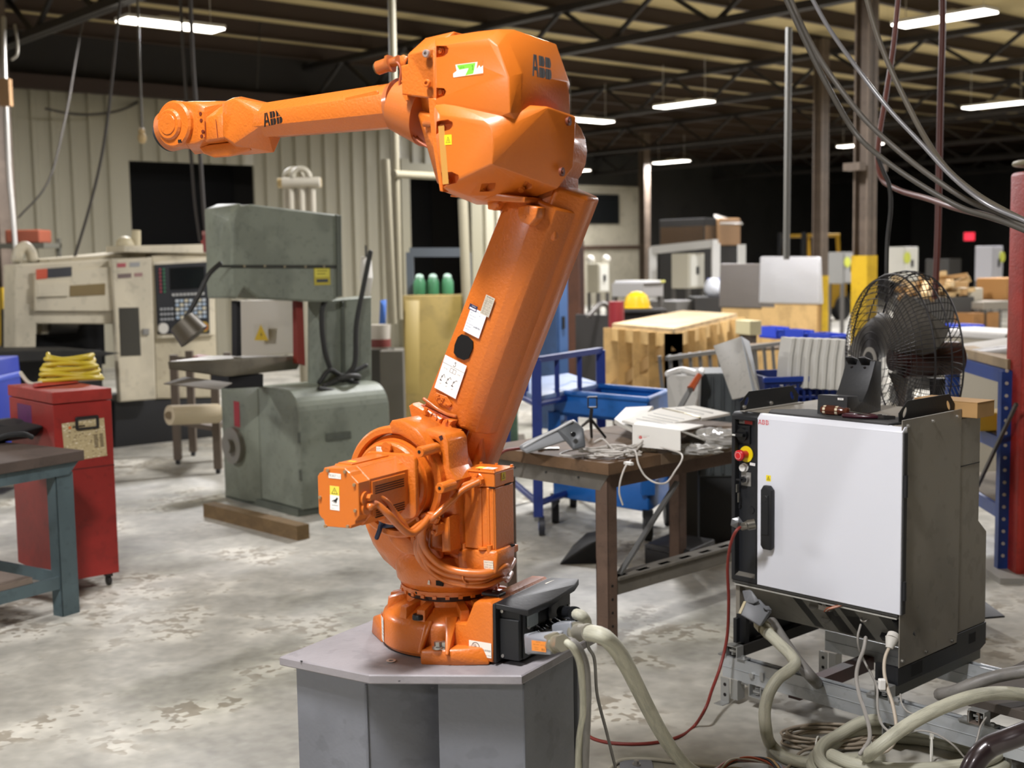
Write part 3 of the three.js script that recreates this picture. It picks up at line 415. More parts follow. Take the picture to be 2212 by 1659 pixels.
  sLab('calibration_plate', [0.1698,0.8471,0.0729], .026, .048, (c, w, h) => { c.fillStyle = '#cfc6b4'; c.fillRect(0, 0, w, h); c.fillStyle = '#3a362e'; c.font = 'bold ' + h * .1 + 'px sans-serif'; c.fillText('26-80154', w * .12, h * .11, w * .8); c.lineWidth = 2; c.strokeStyle = '#554f44'; c.font = h * .1 + 'px sans-serif'; for (let i = 0; i < 6; i++) { const y = h * (.16 + i * .135); c.strokeRect(w * .08, y, w * .16, h * .12); c.strokeRect(w * .26, y, w * .66, h * .12); c.fillText(String(i + 1), w * .12, y + h * .1); c.fillText(['2.7083', '4.4172', '3.6128', '0.1537', '5.9709', '4.0866'][i], w * .3, y + h * .1, w * .6); } });
}
// --- elbow, gearbox cover, forearm
const ZE = .19;
{
  const tr = [[0.0354,1.4261],[0.1099,1.4328],[0.1082,1.3217],[0.0902,1.3231],[0.0172,1.3365],[0.0157,1.4018],[0.0347,1.4043]];
  const eh = R_('elbow_housing', [
    ext([...tr].reverse(), .11, .185, .003),
    hull([[tr[0][0] + .006, tr[0][1], .182], [tr[1][0], tr[1][1], .182], [tr[0][0] + .03, tr[0][1] + .035, .15], [tr[1][0] + .03, tr[1][1] + .035, .15], [tr[0][0] + .03, tr[0][1] + .035, .02], [tr[1][0] + .03, tr[1][1] + .035, .02], [tr[4][0] + .01, tr[4][1] - .02, .12], [tr[2][0], tr[2][1], .182], [tr[2][0], tr[2][1] - .07, .16], [tr[2][0], tr[2][1] - .07, .02], [tr[4][0], tr[4][1], .02]], .003),
    // seam flange running down to the chin
    ext([[0.0915,1.3228],[0.1102,1.3214],[0.1145,1.318],[0.1261,1.1112],[0.118,1.1125],[0.0972,1.2395]].reverse(), .0, .188, .002),
    hull([[.06, 1.12, .14], [.12, 1.1, .17], [.1, 1.25, .17], [.02, 1.27, .15], [.06, 1.13, .02], [.12, 1.1, .0], [.1, 1.25, -.01], [.02, 1.27, .02]].map((p) => [p[0] + .03, p[1] + .02, p[2]]), .01),
  ]);
  for (const p of [[0.096,1.4204,0.1855], [0.0962,1.3546,0.1855]]) part(eh, 'cap_screw', [latZ([[.001, 0], [.009, 0], [.009, .006], [.0075, .008], [.004, .008], [.004, .004], [.001, .004]], p[0], p[1], p[2] + .0, 20).translate(0, 0, .008)], p[1] > 1.39 ? mat(0xb9a9a2, .35, .5) : OR);
  part(eh, 'pin', rod([0.0673,1.2688,0.17], [0.089,1.2663,0.17], .0075, .0075, 14), OR);
  part(eh, 'clip_plate', [ext([[0.0184,1.3357],[0.0326,1.3336],[0.0349,1.323],[0.0283,1.3214]], .178, .186, .001)], OR);
  // root of the forearm
  const rc = [-0.0009,1.3057], r0 = [-0.0581,1.3261];
  part(eh, 'forearm_root', [rod([rc[0] + .03, rc[1] - .006, .09], [r0[0] + .005, r0[1], .09], .078, .064, 40), rod([r0[0] + .006, r0[1], .09], [r0[0] - .012, r0[1], .09], .064, .056, 40)], OR);
  // plastic-smooth gearbox cover
  const A = [[0.1195,1.433],[0.2558,1.4354],[0.2773,1.4189],[0.3042,1.3511],[0.3046,1.2769],[0.1499,1.3163],[0.1178,1.3188]].reverse();
  const Ao = [[0.104,1.4587],[0.2151,1.4619],[0.2263,1.4587],[0.266,1.4612],[0.2836,1.4484],[0.3193,1.3632],[0.3183,1.282]];
  const rz = -.02;
  const topR = [0.3209,1.4438], midR = [0.3522,1.3567], lowR = [0.3524,1.2857];
  const pk0 = [[[0.1192,1.4364],[0.1465,1.4333],[0.1525,1.4271],[0.1498,1.4173],[0.1397,1.4111],[0.1185,1.41]], [[0.1168,1.3437],[0.1379,1.341],[0.1439,1.3333],[0.1388,1.3246],[0.1161,1.3191]]].map((q) => ext([...q].reverse(), .172, .23)), notch = (p, r) => rod([p[0] - .05, p[1], p[2] - .06], [p[0] + .06, p[1], p[2] + .03], r, r, 16);
  const pk1 = [[[0.119,1.2677],[0.1564,1.2693],[0.1685,1.2624],[0.1696,1.2552],[0.1607,1.2466],[0.1182,1.239]], [[0.131,1.1527],[0.1634,1.1533],[0.1817,1.1452],[0.1827,1.137],[0.1739,1.1281],[0.1302,1.1207]]].map((q) => ext([...q].reverse(), .182, .25));
  const under = [[[0.2034,1.1027,0.165],[0.2198,1.1206,0.165],[0.2478,1.1215,0.165],[0.2316,1.1016,0.165]], [[0.2776,1.1034,0.12],[0.3033,1.1251,0.12],[0.3091,1.1156,0.12],[0.303,1.1066,0.12]]].map((q) => hull([...q.map((p) => [p[0], p[1] + .003, p[2] + .03]), ...q.map((p) => [p[0], p[1] + .008, p[2] - .03])]));
  const cv = R_('gearbox_cover', [
    cut(hull([...A.map((p) => [p[0], p[1], ZE - .004]), ...Ao.map((p) => [p[0] - .004, p[1] - .004, .158]), [Ao[0][0], Ao[0][1] - .22, .16], [Ao[6][0] - .01, Ao[6][1] - .03, .15],
      [Ao[4][0] - .005, Ao[4][1] + .012, .12], [topR[0] - .03, topR[1] + .01, .04], [topR[0] - .004, topR[1] - .002, -.002], [midR[0] - .004, midR[1], -.004], [lowR[0] - .004, lowR[1], -.004], [Ao[5][0] - .002, Ao[5][1], .15], [Ao[0][0], Ao[0][1], .02], [Ao[0][0], Ao[0][1] - .2, .0], [lowR[0] - .06, lowR[1], -.02]], .005, 30), [...pk0, notch([0.328,1.4359,0], .012), notch([0.3531,1.3379,0], .014)]),
    // lower bulge
    cut(hull([...[[0.1367,1.2788],[0.2498,1.259],[0.2674,1.2438],[0.274,1.2193],[0.267,1.1675],[0.1928,1.1478],[0.1453,1.1242],[0.1296,1.1971]].map((p) => [p[0], p[1], .2]), ...[[0.1109,1.3117],[0.1411,1.3146],[0.2945,1.2731],[0.3047,1.2493]].map((p) => [p[0] - .006, p[1] - .004, .178]),
      ...[[0.1102,1.1128],[0.1754,1.0998],[0.2191,1.1188]].map((p) => [p[0], p[1] + .006, .155]), [.385, 1.27, .04], [.372, 1.165, .03], [.345, 1.12, .05], [.3, 1.105, .06], [.2, 1.088, .08], [.15, 1.09, .08], [.12, 1.3, .06], [.36, 1.285, .12]], .006, 30), [...pk1, ...under]),
    hull([...circ(.268, 1.2, .088, 20).map((p) => [...p, .03]), ...circ(.266, 1.2, .08, 20).map((p) => [...p, .06])], .005),
    // underside plate
    hull([...[[0.1054,1.1044],[0.2839,1.0851],[0.3008,1.0845],[0.301,1.0928],[0.1756,1.1113]].map((p) => [...p, .12]), ...[[0.1054,1.1044],[0.2839,1.0851],[0.3008,1.0845],[0.301,1.0928],[0.1756,1.1113]].map((p) => [...p, .03])], .002),
  ], ORC);
  // recessed bolt pockets along the seam and under the chin
  const bolt = (p, ax) => { const b = part(cv, 'bolt', [disc(0, 0, 0, .0085, .003), disc(0, 0, .004, .0062, .006), disc(0, 0, .0075, .0028, .0012)], OR); b.position.set(...p); if (ax) b.rotation.set(...ax); };
  bolt([0.1219,1.4265,0.175]); bolt([0.1195,1.3342,0.175]); bolt([0.1266,1.2544,0.185]); bolt([0.1412,1.1356,0.185]);
  bolt([0.2042,1.1139,0.14], [.8, .3, 0]); bolt([0.282,1.1144,0.1], [.8, .3, 0]);
  const pk = mat(0x8a3510, .6);
  for (const p of [[.371, 1.15, .07], [.384, 1.262, .06]]) part(cv, 'bolt', [disc(p[0], p[1], p[2], .01, .006, 'x'), disc(p[0] + .004, p[1], p[2], .004, .002, 'x')], mat(0x6a2c12, .5));
  // printed marks
  const LOGO = (c, w, h, col, bg) => { if (bg) { c.fillStyle = bg; c.fillRect(0, 0, w, h); } c.fillStyle = col; c.font = 'bold ' + h * 1.16 + 'px sans-serif'; c.fillText('ABB', w * .03, h * .93, w * .94); if (bg) { c.fillStyle = bg; c.fillRect(0, h * .53, w, h * .035); for (const x of [.2, .53, .85]) c.fillRect(w * x, 0, w * .018, h); } };
  globalThis.LOGO = LOGO;
  sticker(cv, 'torn_label', .078, .03, (c, w, h) => { c.fillStyle = '#d06d1b'; c.fillRect(0, 0, w, h); c.fillStyle = '#f7f1ee'; c.beginPath(); c.moveTo(0, h); c.lineTo(0, h * .72); c.lineTo(w * .12, h * .55); c.lineTo(w * .08, h * .1); c.lineTo(w * .82, h * .06); c.lineTo(w * .78, h * .6); c.lineTo(w * .85, h * .42); c.lineTo(w * .88, h * .3); c.lineTo(w * .92, h * .5); c.lineTo(w, h * .35); c.lineTo(w, h * .9); c.fill(); c.fillStyle = '#79d935'; c.beginPath(); c.moveTo(w * .12, h * .14); c.lineTo(w * .76, h * .1); c.lineTo(w * .68, h * .88); c.lineTo(w * .4, h * .95); c.lineTo(w * .52, h * .45); c.lineTo(w * .2, h * .5); c.fill(); c.fillStyle = '#1d3a10'; c.font = h * .5 + 'px serif'; c.fillText('1', w * .6, h * .6); c.font = h * .3 + 'px serif'; c.fillText('stn', w * .22, h * .45); }, [0.203,1.3775,0.1915], [0, 0, 0], 1200);
  sticker(cv, 'shock_label', .019, .022, (c, w, h) => { c.fillStyle = '#f0d816'; c.fillRect(0, 0, w, h); c.strokeStyle = '#1c1c10'; c.lineWidth = w * .06; c.beginPath(); c.moveTo(w * .2, h * .8); c.lineTo(w * .5, h * .2); c.lineTo(w * .8, h * .8); c.closePath(); c.stroke(); c.beginPath(); c.moveTo(w * .53, h * .42); c.lineTo(w * .46, h * .6); c.lineTo(w * .53, h * .6); c.lineTo(w * .48, h * .74); c.stroke(); }, [0.1562,1.2243,0.2065], [0, 0, 0], 1500);
  sticker(cv, 'tape_strip', .016, .13, (c, w, h) => { c.fillStyle = '#c08a3c'; c.fillRect(0, 0, w, h); }, [0.1426,1.1912,0.206], [0, 0, .07], 200);
  // raised lettering on the rear wall and on the forearm: thin dark letters of three strokes
  const AL = [[[0, 0], [.2, 0], [.26, .28], [.44, .28], [.44, .46], [.31, .46], [.44, .82], [.44, 1], [.26, 1]], [[.5, 1], [.5, .82], [.63, .46], [.5, .46], [.5, .28], [.68, .28], [.74, 0], [.94, 0], [.68, 1]]];
  const BL = [[[0, 0], [.3, 0], [.3, .47], [0, .47]], [[0, .53], [.3, .53], [.3, 1], [0, 1]], [[.35, 0], [.52, 0], [.68, .08], [.72, .24], [.68, .4], [.6, .47], [.35, .47]], [[.35, .53], [.58, .53], [.66, .62], [.68, .76], [.62, .92], [.5, 1], [.35, 1]]];
  globalThis.letters = (parent, m, W, H, pos, rot, name = 'brand_letter') => { const g = sub(parent, 'brand_mark'); g.position.set(...pos); g.rotation.set(...rot); g.rotation.order = 'YXZ'; [[AL, 0], [BL, .36], [BL, .69]].forEach(([L, x]) => part(g, name, L.map((q) => ext(q.map((p) => [(x + p[0] * (L === AL ? .34 : .42)) * W - W / 2, (p[1] - .5) * H]), 0, .0012)), m)); return g; };
  letters(cv, mat(0x262422, .5), .082, .047, [...[0.3645,1.3728,0.146].slice(0, 0), .3625, [0.3625,1.3734,0.1424][1], [0.3625,1.3734,0.1424][2]], [-.02, Math.PI / 2 - .03, 0]);
  // forearm
  const f0 = [-0.0649,1.3261], f1 = [-0.4885,1.3177];
  const oct = (c, r, n = 8) => Array.from({ length: n }, (_, i) => { const a = (i + .5) * Math.PI / 4; return [c[0], c[1] + r * Math.sin(a) / Math.cos(Math.PI / 8), .09 + r * Math.cos(a) / Math.cos(Math.PI / 8)]; });
  const fa = R_('forearm', [hull([...oct(f0, .0475), ...oct(f1, .0385)], .004, 28)]);
  letters(fa, mat(0x1c1714, .45), .062, .034, [...[-0.4136,1.3171,0.1335]], [-.02, 0, .105]);
  sticker(fa, 'name_strip', .032, .0105, (c, w, h) => { c.fillStyle = '#efe9e4'; c.fillRect(0, 0, w, h); c.fillStyle = '#6a5a50'; c.font = h * .6 + 'px sans-serif'; c.fillText('ROBOT 1-4', w * .15, h * .72, w * .7); }, [-0.1124,1.3353,0.1385], [-.02, 0, .105], 2200);
  part(fa, 'raised_panel', ext(rrect(0, 0, .1, .03, .006), -.003, .0015, .001).rotateZ(.105).translate(...[-0.1802,1.3196,0.1375]), OR);
  // wrist flare with its gear cover
  const zw = .135;
  const wf = R_('wrist_housing', [
    hull([...[[-0.579,1.3646],[-0.547,1.3715],[-0.5329,1.3705],[-0.4804,1.3319],[-0.496,1.296],[-0.5461,1.2641],[-0.5705,1.282],[-0.5816,1.2838]].map((p) => [...p, .128]), ...[[-0.6124,1.3784],[-0.5736,1.3837],[-0.4728,1.3563],[-0.4533,1.2757],[-0.4733,1.2442],[-0.5726,1.2426]].map((p) => [...p, .07]), ...[[-0.6356,1.3897],[-0.524,1.3694],[-0.5212,1.2572],[-0.6261,1.2534]].map((p) => [...p, .03]), ...oct([-0.4591,1.3181], .036)], .005, 34),
    hull([...[[-0.6547,1.3307],[-0.6078,1.3299],[-0.5865,1.3402],[-0.5879,1.2814],[-0.6494,1.278]].map((p) => [...p, .125]), ...[[-0.6629,1.3773],[-0.6142,1.3749],[-0.6181,1.2666],[-0.6936,1.2661]].map((p) => [...p, .06])], .004),
    hull([...[[-0.6938,1.2637],[-0.5956,1.2653],[-0.5246,1.2494],[-0.597,1.2367],[-0.6457,1.2369],[-0.6813,1.2485]].map((p) => [...p, .1]), ...[[-0.7225,1.2673],[-0.6232,1.2689],[-0.5514,1.2528],[-0.6243,1.2472],[-0.6737,1.245]].map((p) => [...p, .03])], .004),
  ]);
  part(wf, 'cover_seam', [tube([[-0.6073,1.3269,0.1325],[-0.6053,1.3043,0.1325],[-0.6033,1.2806,0.1325]], .0008, 12, 5), tube([[-0.6446,1.3246,0.1325],[-0.6454,1.2796,0.1325]], .0008, 8, 5)], pk);
  part(wf, 'socket_recess', [sph(...[-0.5209,1.2622,0.09], .008)], holeM);
  const wc = [-0.7442,1.323];
  const wh = R_('wrist', [
    latZ([[.001, 0], [.056, 0], [.061, .006], [.062, .03], [.06, .11], [.05, .118], [.001, .118]].map((p) => [p[0], -p[1]]).reverse(), wc[0], wc[1], .15, 44),
    hull([...[[-0.7115,1.3752],[-0.6737,1.3725],[-0.6484,1.3587],[-0.6526,1.2806],[-0.6841,1.2729],[-0.7123,1.2721]].map((p) => [...p, .13]), ...[[-0.7455,1.3859],[-0.6222,1.3767],[-0.6274,1.2755],[-0.7108,1.2562],[-0.7528,1.2548]].map((p) => [...p, .06])], .005),
    latZ([[.001, 0], [.036, 0], [.041, -.006], [.041, -.012], [.001, -.012]].reverse(), wc[0] - .008, wc[1] - .001, .158, 40),
    latZ([[.001, 0], [.026, 0], [.027, -.001], [.027, -.004], [.001, -.004]].reverse(), wc[0] - .008, wc[1] - .001, .1605, 40),
  ]);
  part(wh, 'screw_strip', ext([[-0.6679,1.3548],[-0.6453,1.3508],[-0.6472,1.2845],[-0.6526,1.2753],[-0.6656,1.2773],[-0.67,1.2871]].reverse(), .124, .1355, .002), OR);
  for (const p of [[-0.6558,1.3447,0.1358], [-0.6543,1.3274,0.1358], [-0.6501,1.2986,0.1358], [-0.6548,1.2871,0.1358]]) part(wh, 'socket_screw', [disc(p[0], p[1], p[2], .0045, .003)], mat(0x6a2408, .6));
  part(wh, 'key_slot', [bx(.01, .008, .004)], holeM).position.set(...[-0.7191,1.2768,0.1505]);
  part(wh, 'parting_line', ringZ(wc[0], wc[1], .1, .0608, .0012, 48, 6), pk);
  // tool flange
  const fl = [wc[0] - .052, wc[1] - .008, .1];
  part(wh, 'tool_flange', [rod([fl[0] + .03, fl[1] + .004, .1], [fl[0] - .012, fl[1] - .004, .1], .057, .054, 40)], OR);
  part(wh, 'flange_face', [rod([fl[0] - .012, fl[1] - .012, .1], [fl[0] - .026, fl[1] - .018, .1], .046, .043, 36)], blk);
  // plug on the elbow with its lead
  const pg = R_('limit_plug', [rod([-0.0948,1.4139,0.12], [-0.0607,1.4206,0.12], .0165, .0165, 22), rod([-0.0634,1.4198,0.12], [-0.0553,1.4217,0.12], .022, .022, 6), rod([-0.0553,1.4223,0.12], [-0.0266,1.4249,0.13], .011, .012, 14), hull([[-0.0434,1.4302,0.125], [-0.0166,1.4353,0.125], [-0.0062,1.43,0.125], [-0.0146,1.4138,0.125], [-0.0305,1.413,0.125], [-0.0612,1.4349,0.1], [-0.0341,1.44,0.1]], .002)]);
  part(pg, 'plug_cap', [rod([-0.1003,1.4127,0.12], [-0.0948,1.4139,0.12], .0135, .0155, 20)], mat(0x4a3d20, .5));
  part(pg, 'lead', [tube([[-0.0325,1.4216,0.135],[-0.0234,1.4134,0.135],[-0.0185,1.4002,0.135],[-0.0219,1.3759,0.135],[-0.0253,1.3495,0.135],[-0.0261,1.3228,0.135],[-0.0191,1.2902,0.135],[0.0011,1.2567,0.135],[0.0242,1.235,0.135],[0.0435,1.2232,0.135],[0.0601,1.2137,0.135],[0.0676,1.2006,0.135]], .0032, 60, 7), tube([[-0.0346,1.3087,0.12],[-0.0144,1.2696,0.12],[0.0179,1.2407,0.12],[0.0436,1.2199,0.12],[0.0576,1.2063,0.12]], .0028, 40, 7)], mat(0x9a4a22, .5));
  // forearm print
  globalThis.FA = { f0, f1, fa };
}

// ------------------------------------------------------------------ robot controller on its strut frame
const cabGrey = mat(0x8c867b, .5, .1, { dirt: .6, bump: .0003 }), cabBlack = mat(0x16171a, .55, 0, { bump: .0002 }), doorWhite = mat(0xdcdee5, .4, 0, {});
const ctl = thing('robot_controller', 'waist-high controller cabinet with white door and black switch column on steel rails', 'control cabinet', [1.301,0.22,-4.225],-0.8273);
{
  const P = (n, g, m, l) => part(ctl, n, g, m, l);
  const body = P('cabinet_body', [bb([-.708, .24, -.555], [-.004, .882, -.035], .003), ext([[-.708, .06], [-.69, .06], [-.69, .24], [-.708, .24]], -.55, -.03).translate(0, 0, 0), bb([-.69, .2, -.54], [-.01, .24, -.06])], cabGrey);
  // slanted connector plate under the door
  P('connector_plate', hull([[-.7, .238, -.02], [-.008, .238, -.02], [-.7, .068, -.2], [-.008, .068, -.2], [-.7, .238, -.06], [-.008, .238, -.06], [-.7, .068, -.22], [-.008, .068, -.22]]), mat(0x8b8982, .5, .1, { dirt: .8 }));
  P('bright_lip', bb([-.7, .228, -.018], [-.012, .234, -.008], .001), mat(0xc9c8c2, .3, .5));
  P('door_sill', bb([-.706, .238, -.03], [-.006, .247, -.004], .001), mat(0x3a3936, .5));
  const sl = (x, t, up = .004) => [x, lerp(.238, .068, t) + up * .72, lerp(-.02, -.2, t) + up * .7];
  const slate = mat(0x0e0f10, .5);
  for (const [x0, x1] of [[-.46, -.42], [-.352, -.29], [-.262, -.2], [-.105, -.05]]) P('blank_plate', hull([sl(x0, .08), sl(x1, .08), sl(x0, .95), sl(x1, .95), sl(x0, .08, .0), sl(x1, .08, 0), sl(x0, .95, 0), sl(x1, .95, 0)]), slate);
  P('blank_plate', hull([sl(-.6, .12), sl(-.555, .12), sl(-.49, .92), sl(-.445, .92), sl(-.6, .12, 0), sl(-.445, .92, 0)]), slate);
  const pg = mat(0x8b8a84, .5); for (const t of [.25, .62]) { const c = sl(-.385 + t * .02, t, .005); P('blanking_plug', rod([c[0], c[1] - .004, c[2] - .004], c, .019, .019, 24), pg); }
  P('cable_clamp', [bx(.05, .02, .03, 0, 0, 0, .003).translate(...sl(-.325, .3, .02)), rod(sl(-.325, .3, .03), sl(-.325, .3, .05), .008, .008, 6)], steelM);
  P('ring_socket', ringZ(0, 0, 0, .014, .005, 24, 8).rotateX(-.85).translate(...sl(-.175, .35, .014)), steelM);
  P('socket', [bx(.03, .04, .03, 0, 0, 0, .003).rotateX(-.8).translate(...sl(-.13, .75, .016))], slate);
  P('connector', [rod(sl(-.03, .25, .0), sl(-.03, .25, .04), .019, .017, 18), rod(sl(-.012, .45, .01), sl(-.018, .75, .035), .015, .018, 16)], slate);
  const loose = mat(0xb5562c, .5); [[-.262, 0], [-.255, 1], [-.249, 0], [-.244, 2]].forEach(([x, k], i) => P('loose_wire', tube([[x + .02, .236, -.006], [x + .01, .232, .012], [x - .012, .222, .014], [x - .03 - i * .004, .205, .004 - i * .004]], .0018, 14, 5), k === 1 ? mat(0xcfc7b8, .5) : k === 2 ? mat(0x4a463f, .5) : loose));
  // side sheet, rear module and black plinth
  const S = (poly, x0, x1, b = .001) => ext(poly.map(([z, y]) => [-z, y]), x0, x1, b).rotateY(Math.PI / 2);   // outline given as [z, y]
  P('side_panel', S([[-.006, .063], [-.006, .916], [-.404, .918], [-.404, .1], [-.398, .066]].map((p) => p), -.003, .0015), cabGrey);
  P('rear_module', [S([[-.405, .097], [-.405, .883], [-.548, .883], [-.540, .5], [-.612, .443], [-.617, .097]], -.7, -.001, .003)], cabGrey);
  P('module_seam', bb([-.0012, .708, -.545], [.0008, .711, -.41]), mat(0x2a2824, .8));
  P('plinth', [S([[-.001, .0], [-.001, .062], [-.398, .062], [-.404, .096], [-.62, .096], [-.62, .015], [-.58, .0]], -.012, .001), bb([-.09, .0, -.02], [-.012, .062, -.005]), bb([-.705, 0, -.62], [-.69, .096, -.01]), bb([-.705, .0, -.05], [-.66, .11, -.03])], cabBlack);
  P('lift_pocket', [bb([-.002, .012, -.16], [.002, .058, -.085], .001), bb([-.002, .04, -.54], [.002, .078, -.49], .001)], mat(0x050505, .8));
  for (const [z, y, k] of [[-.036, .895, 1], [-.2, .895, 1], [-.368, .895, 1], [-.022, .085, 1], [-.18, .082, 0], [-.36, .082, 0]]) P('hex_bolt', [disc(.003, y, z, .0065, .003, 'x', 16), hexa(.006, y, z, .005, .006, 'x')], k ? steelM : mat(0x4c4840, .5));
  // door
  const dr = P('door', [ext([[-.588, .249], [.004, .249], [.004, .876], [-.588, .876]], -.03, 0, .002), hull([[-.587, .874, -.001], [.003, .874, -.001], [-.587, .8905, -.018], [.003, .8905, -.018], [-.587, .874, -.03], [.003, .874, -.03], [-.587, .8905, -.03], [.003, .8905, -.03]], .0015)], doorWhite);
  part(dr, 'handle', [ext([[-.556, .408], [-.545, .394], [-.515, .394], [-.508, .402], [-.508, .617], [-.522, .632], [-.545, .632], [-.556, .615]], 0, .026, .006, 2), bb([-.548, .45, .024], [-.518, .6, .03], .004)], cabBlack);
  part(dr, 'handle_key', [ext([...circ(-.533, .586, .013, 18), [-.546, .48], [-.52, .48]].sort(() => 0).slice(0, 18), .026, .0315, .002)], cabBlack);
  for (const [y0, y1] of [[.655, .73], [.3, .365]]) part(dr, 'hinge', [rod([.012, y0, -.012], [.012, y1, -.012], .008, .008, 12)], cabBlack);
  part(dr, 'gasket', bb([.004, .25, -.028], [.009, .872, -.008]), mat(0x2a2a2a, .7));
  sticker(dr, 'shock_label', .021, .022, (c, w, h) => { c.fillStyle = '#f1da20'; c.fillRect(0, 0, w, h); c.strokeStyle = '#1c1c10'; c.lineWidth = w * .06; c.beginPath(); c.moveTo(w * .2, h * .8); c.lineTo(w * .5, h * .2); c.lineTo(w * .8, h * .8); c.closePath(); c.stroke(); c.beginPath(); c.moveTo(w * .53, h * .42); c.lineTo(w * .46, h * .6); c.lineTo(w * .53, h * .6); c.lineTo(w * .48, h * .74); c.stroke(); }, [-0.5374,0.6574,0.0004], [0, 0, 0], 1500);
  sticker(dr, 'maker_mark', .05, .0205, (c, w, h) => { c.fillStyle = '#d9dbe2'; c.fillRect(0, 0, w, h); c.fillStyle = '#c8282c'; c.font = 'bold ' + h * 1.2 + 'px sans-serif'; c.fillText('ABB', 0, h * .96, w); c.fillStyle = '#d9dbe2'; c.fillRect(0, h * .5, w, h * .05); for (const x of [.16, .49, .82]) c.fillRect(w * x, 0, w * .018, h); }, [-0.559,0.8631,0.0004], [0, 0, 0], 1600);
  // switch column
  const pc = P('switch_column', [ext([[-.708, .249], [-.59, .249], [-.59, .878], [-.708, .878]], -.05, -.001, .002, 1, [[[-.692, .268], [-.6, .268], [-.6, .862], [-.692, .862]]]), hull([[-.707, .876, -.002], [-.591, .876, -.002], [-.707, .889, -.018], [-.591, .889, -.018], [-.707, .876, -.05], [-.591, .876, -.05], [-.707, .889, -.05], [-.591, .889, -.05]], .001)], cabBlack);
  part(pc, 'recessed_panel', bb([-.694, .266, -.05], [-.598, .864, -.028]), mat(0x1c1e22, .45));
  part(pc, 'bottom_shelf', hull([[-.692, .268, -.004], [-.6, .268, -.004], [-.692, .278, -.028], [-.6, .278, -.028], [-.692, .268, -.028], [-.6, .268, -.028]]), mat(0x6a665e, .6));
  sticker(pc, 'serial_strip', .074, .016, (c, w, h) => { c.fillStyle = '#8e8a84'; c.fillRect(0, 0, w, h); c.fillStyle = '#b03330'; c.fillRect(w * .52, 0, w * .48, h); c.fillStyle = '#555'; c.fillRect(w * .08, h * .3, w * .35, h * .3); }, [-0.6676,0.853,-0.027], [0, 0, 0]);
  const D = [-0.6675,0.8057,-0.027];
  part(pc, 'main_switch', [bx(.062, .07, .012, D[0], D[1], -.024, .003), disc(D[0], D[1], -.014, .024, .012, 'z', 26), bx(.05, .014, .022, D[0] - .006, D[1], 0, .003).rotateZ(0)], mat(0x101113, .35));
  part(pc, 'switch_marker', bx(.014, .006, .002, D[0] - .02, D[1], .012), mat(0xd8d8d2, .4));
  const E = [-0.6569,0.7314,-0.026];
  part(pc, 'yellow_ring', latZ([[.001, 0], [.03, 0], [.031, .003], [.029, .006], [.001, .006]].map((p) => [p[0], -p[1]]).reverse(), E[0], E[1], -.022, 36), mat(0xe9cf12, .35));
  part(pc, 'stop_button', [disc(E[0], E[1], -.008, .014, .03, 'z', 24), latZ([[.001, 0], [.016, .001], [.020, .005], [.0205, .016], [.017, .02], [.001, .02]].map((p) => [p[0], -p[1]]).reverse(), E[0] , E[1], .026, 32)], mat(0xc7242a, .35));
  part(pc, 'arrow_marks', [ringZ(E[0], E[1], .0262, .0125, .0009, 30, 5)], mat(0xe8b7b4, .5));
  sticker(pc, 'button_label', .026, .01, (c, w, h) => { c.fillStyle = '#f3f1ee'; c.fillRect(0, 0, w, h); c.fillStyle = '#555'; c.font = h * .5 + 'px sans-serif'; c.fillText('EST TRL', w * .15, h * .65, w * .7); }, [-0.6284,0.6958,-0.0265], [0, 0, -.05]);
  const W = [-0.664,0.6804,-0.02]; part(pc, 'white_button', [disc(W[0], W[1], -.024, .017, .006), disc(W[0], W[1], -.016, .0135, .016, 'z', 24)], mat(0xe4e2de, .35));
  const K = [-0.6574,0.6371,-0.02]; part(pc, 'key_switch', [bx(.044, .052, .004, K[0], K[1], -.026), disc(K[0], K[1], -.018, .0155, .014, 'z', 24)], mat(0x9a9894, .35, .5)); part(pc, 'key_barrel', [disc(K[0], K[1], -.009, .012, .012, 'z', 20), bx(.022, .006, .014, K[0] - .012, K[1], 0)], mat(0x15161a, .35));
  part(pc, 'keys', [bx(.004, .03, .012, K[0] - .022, K[1] - .034, .0).rotateZ(0), bx(.004, .036, .01, K[0] - .018, K[1] - .07, -.004)], mat(0x7a7872, .35, .7));
  for (const [px, r] of [[[-0.6891,0.5276,-0.028], .008], [[-0.6353,0.5207,-0.028], .014]]) part(pc, 'port_cover', disc(px[0], px[1], -.027, r, .004, 'z', 22), cabBlack);
  // top: lid, folded lifting brackets
  const top = P('top_sheet', bb([-.704, .882, -.555], [-.004, .888, -.02], .002), mat(0x8e877b, .55, 0, { dirt: 1.2, bump: .0004 }));
  const brk = (x) => { const o = P('lifting_bracket', [ext([[.03, .0], [.40, .0], [.405, .03], [.365, .068], [.085, .068], [.03, .03]].map((p) => p), -.0015, .0015, 0, 1, [circ(0, 0, 1, 14).map((p) => [.068 + p[0] * .012 + p[1] * .008, .03 + p[1] * .018]), circ(0, 0, 1, 14).map((p) => [.362 - p[0] * .012 - p[1] * .008, .028 + p[1] * .018])]).rotateY(Math.PI / 2)], cabBlack); o.position.set(x, .9, 0); return o; };
  const b1 = brk(-.028), b2 = brk(-.69); b1.position.y = .905; b2.position.y = .893;
  P('rail_flange', bb([-.69, .888, -.41], [-.668, .893, -.03]), mat(0x9a958c, .5));
  for (const z of [-.05, -.22]) part(b2, 'bolt', [disc(.003, .012, z, .008, .004, 'x', 16), hexa(.007, .012, z, .006, .006, 'x')], steelM);
  P('corner_clip', bx(.03, .006, .02, -.03, .89, -.03), cabGrey);
}
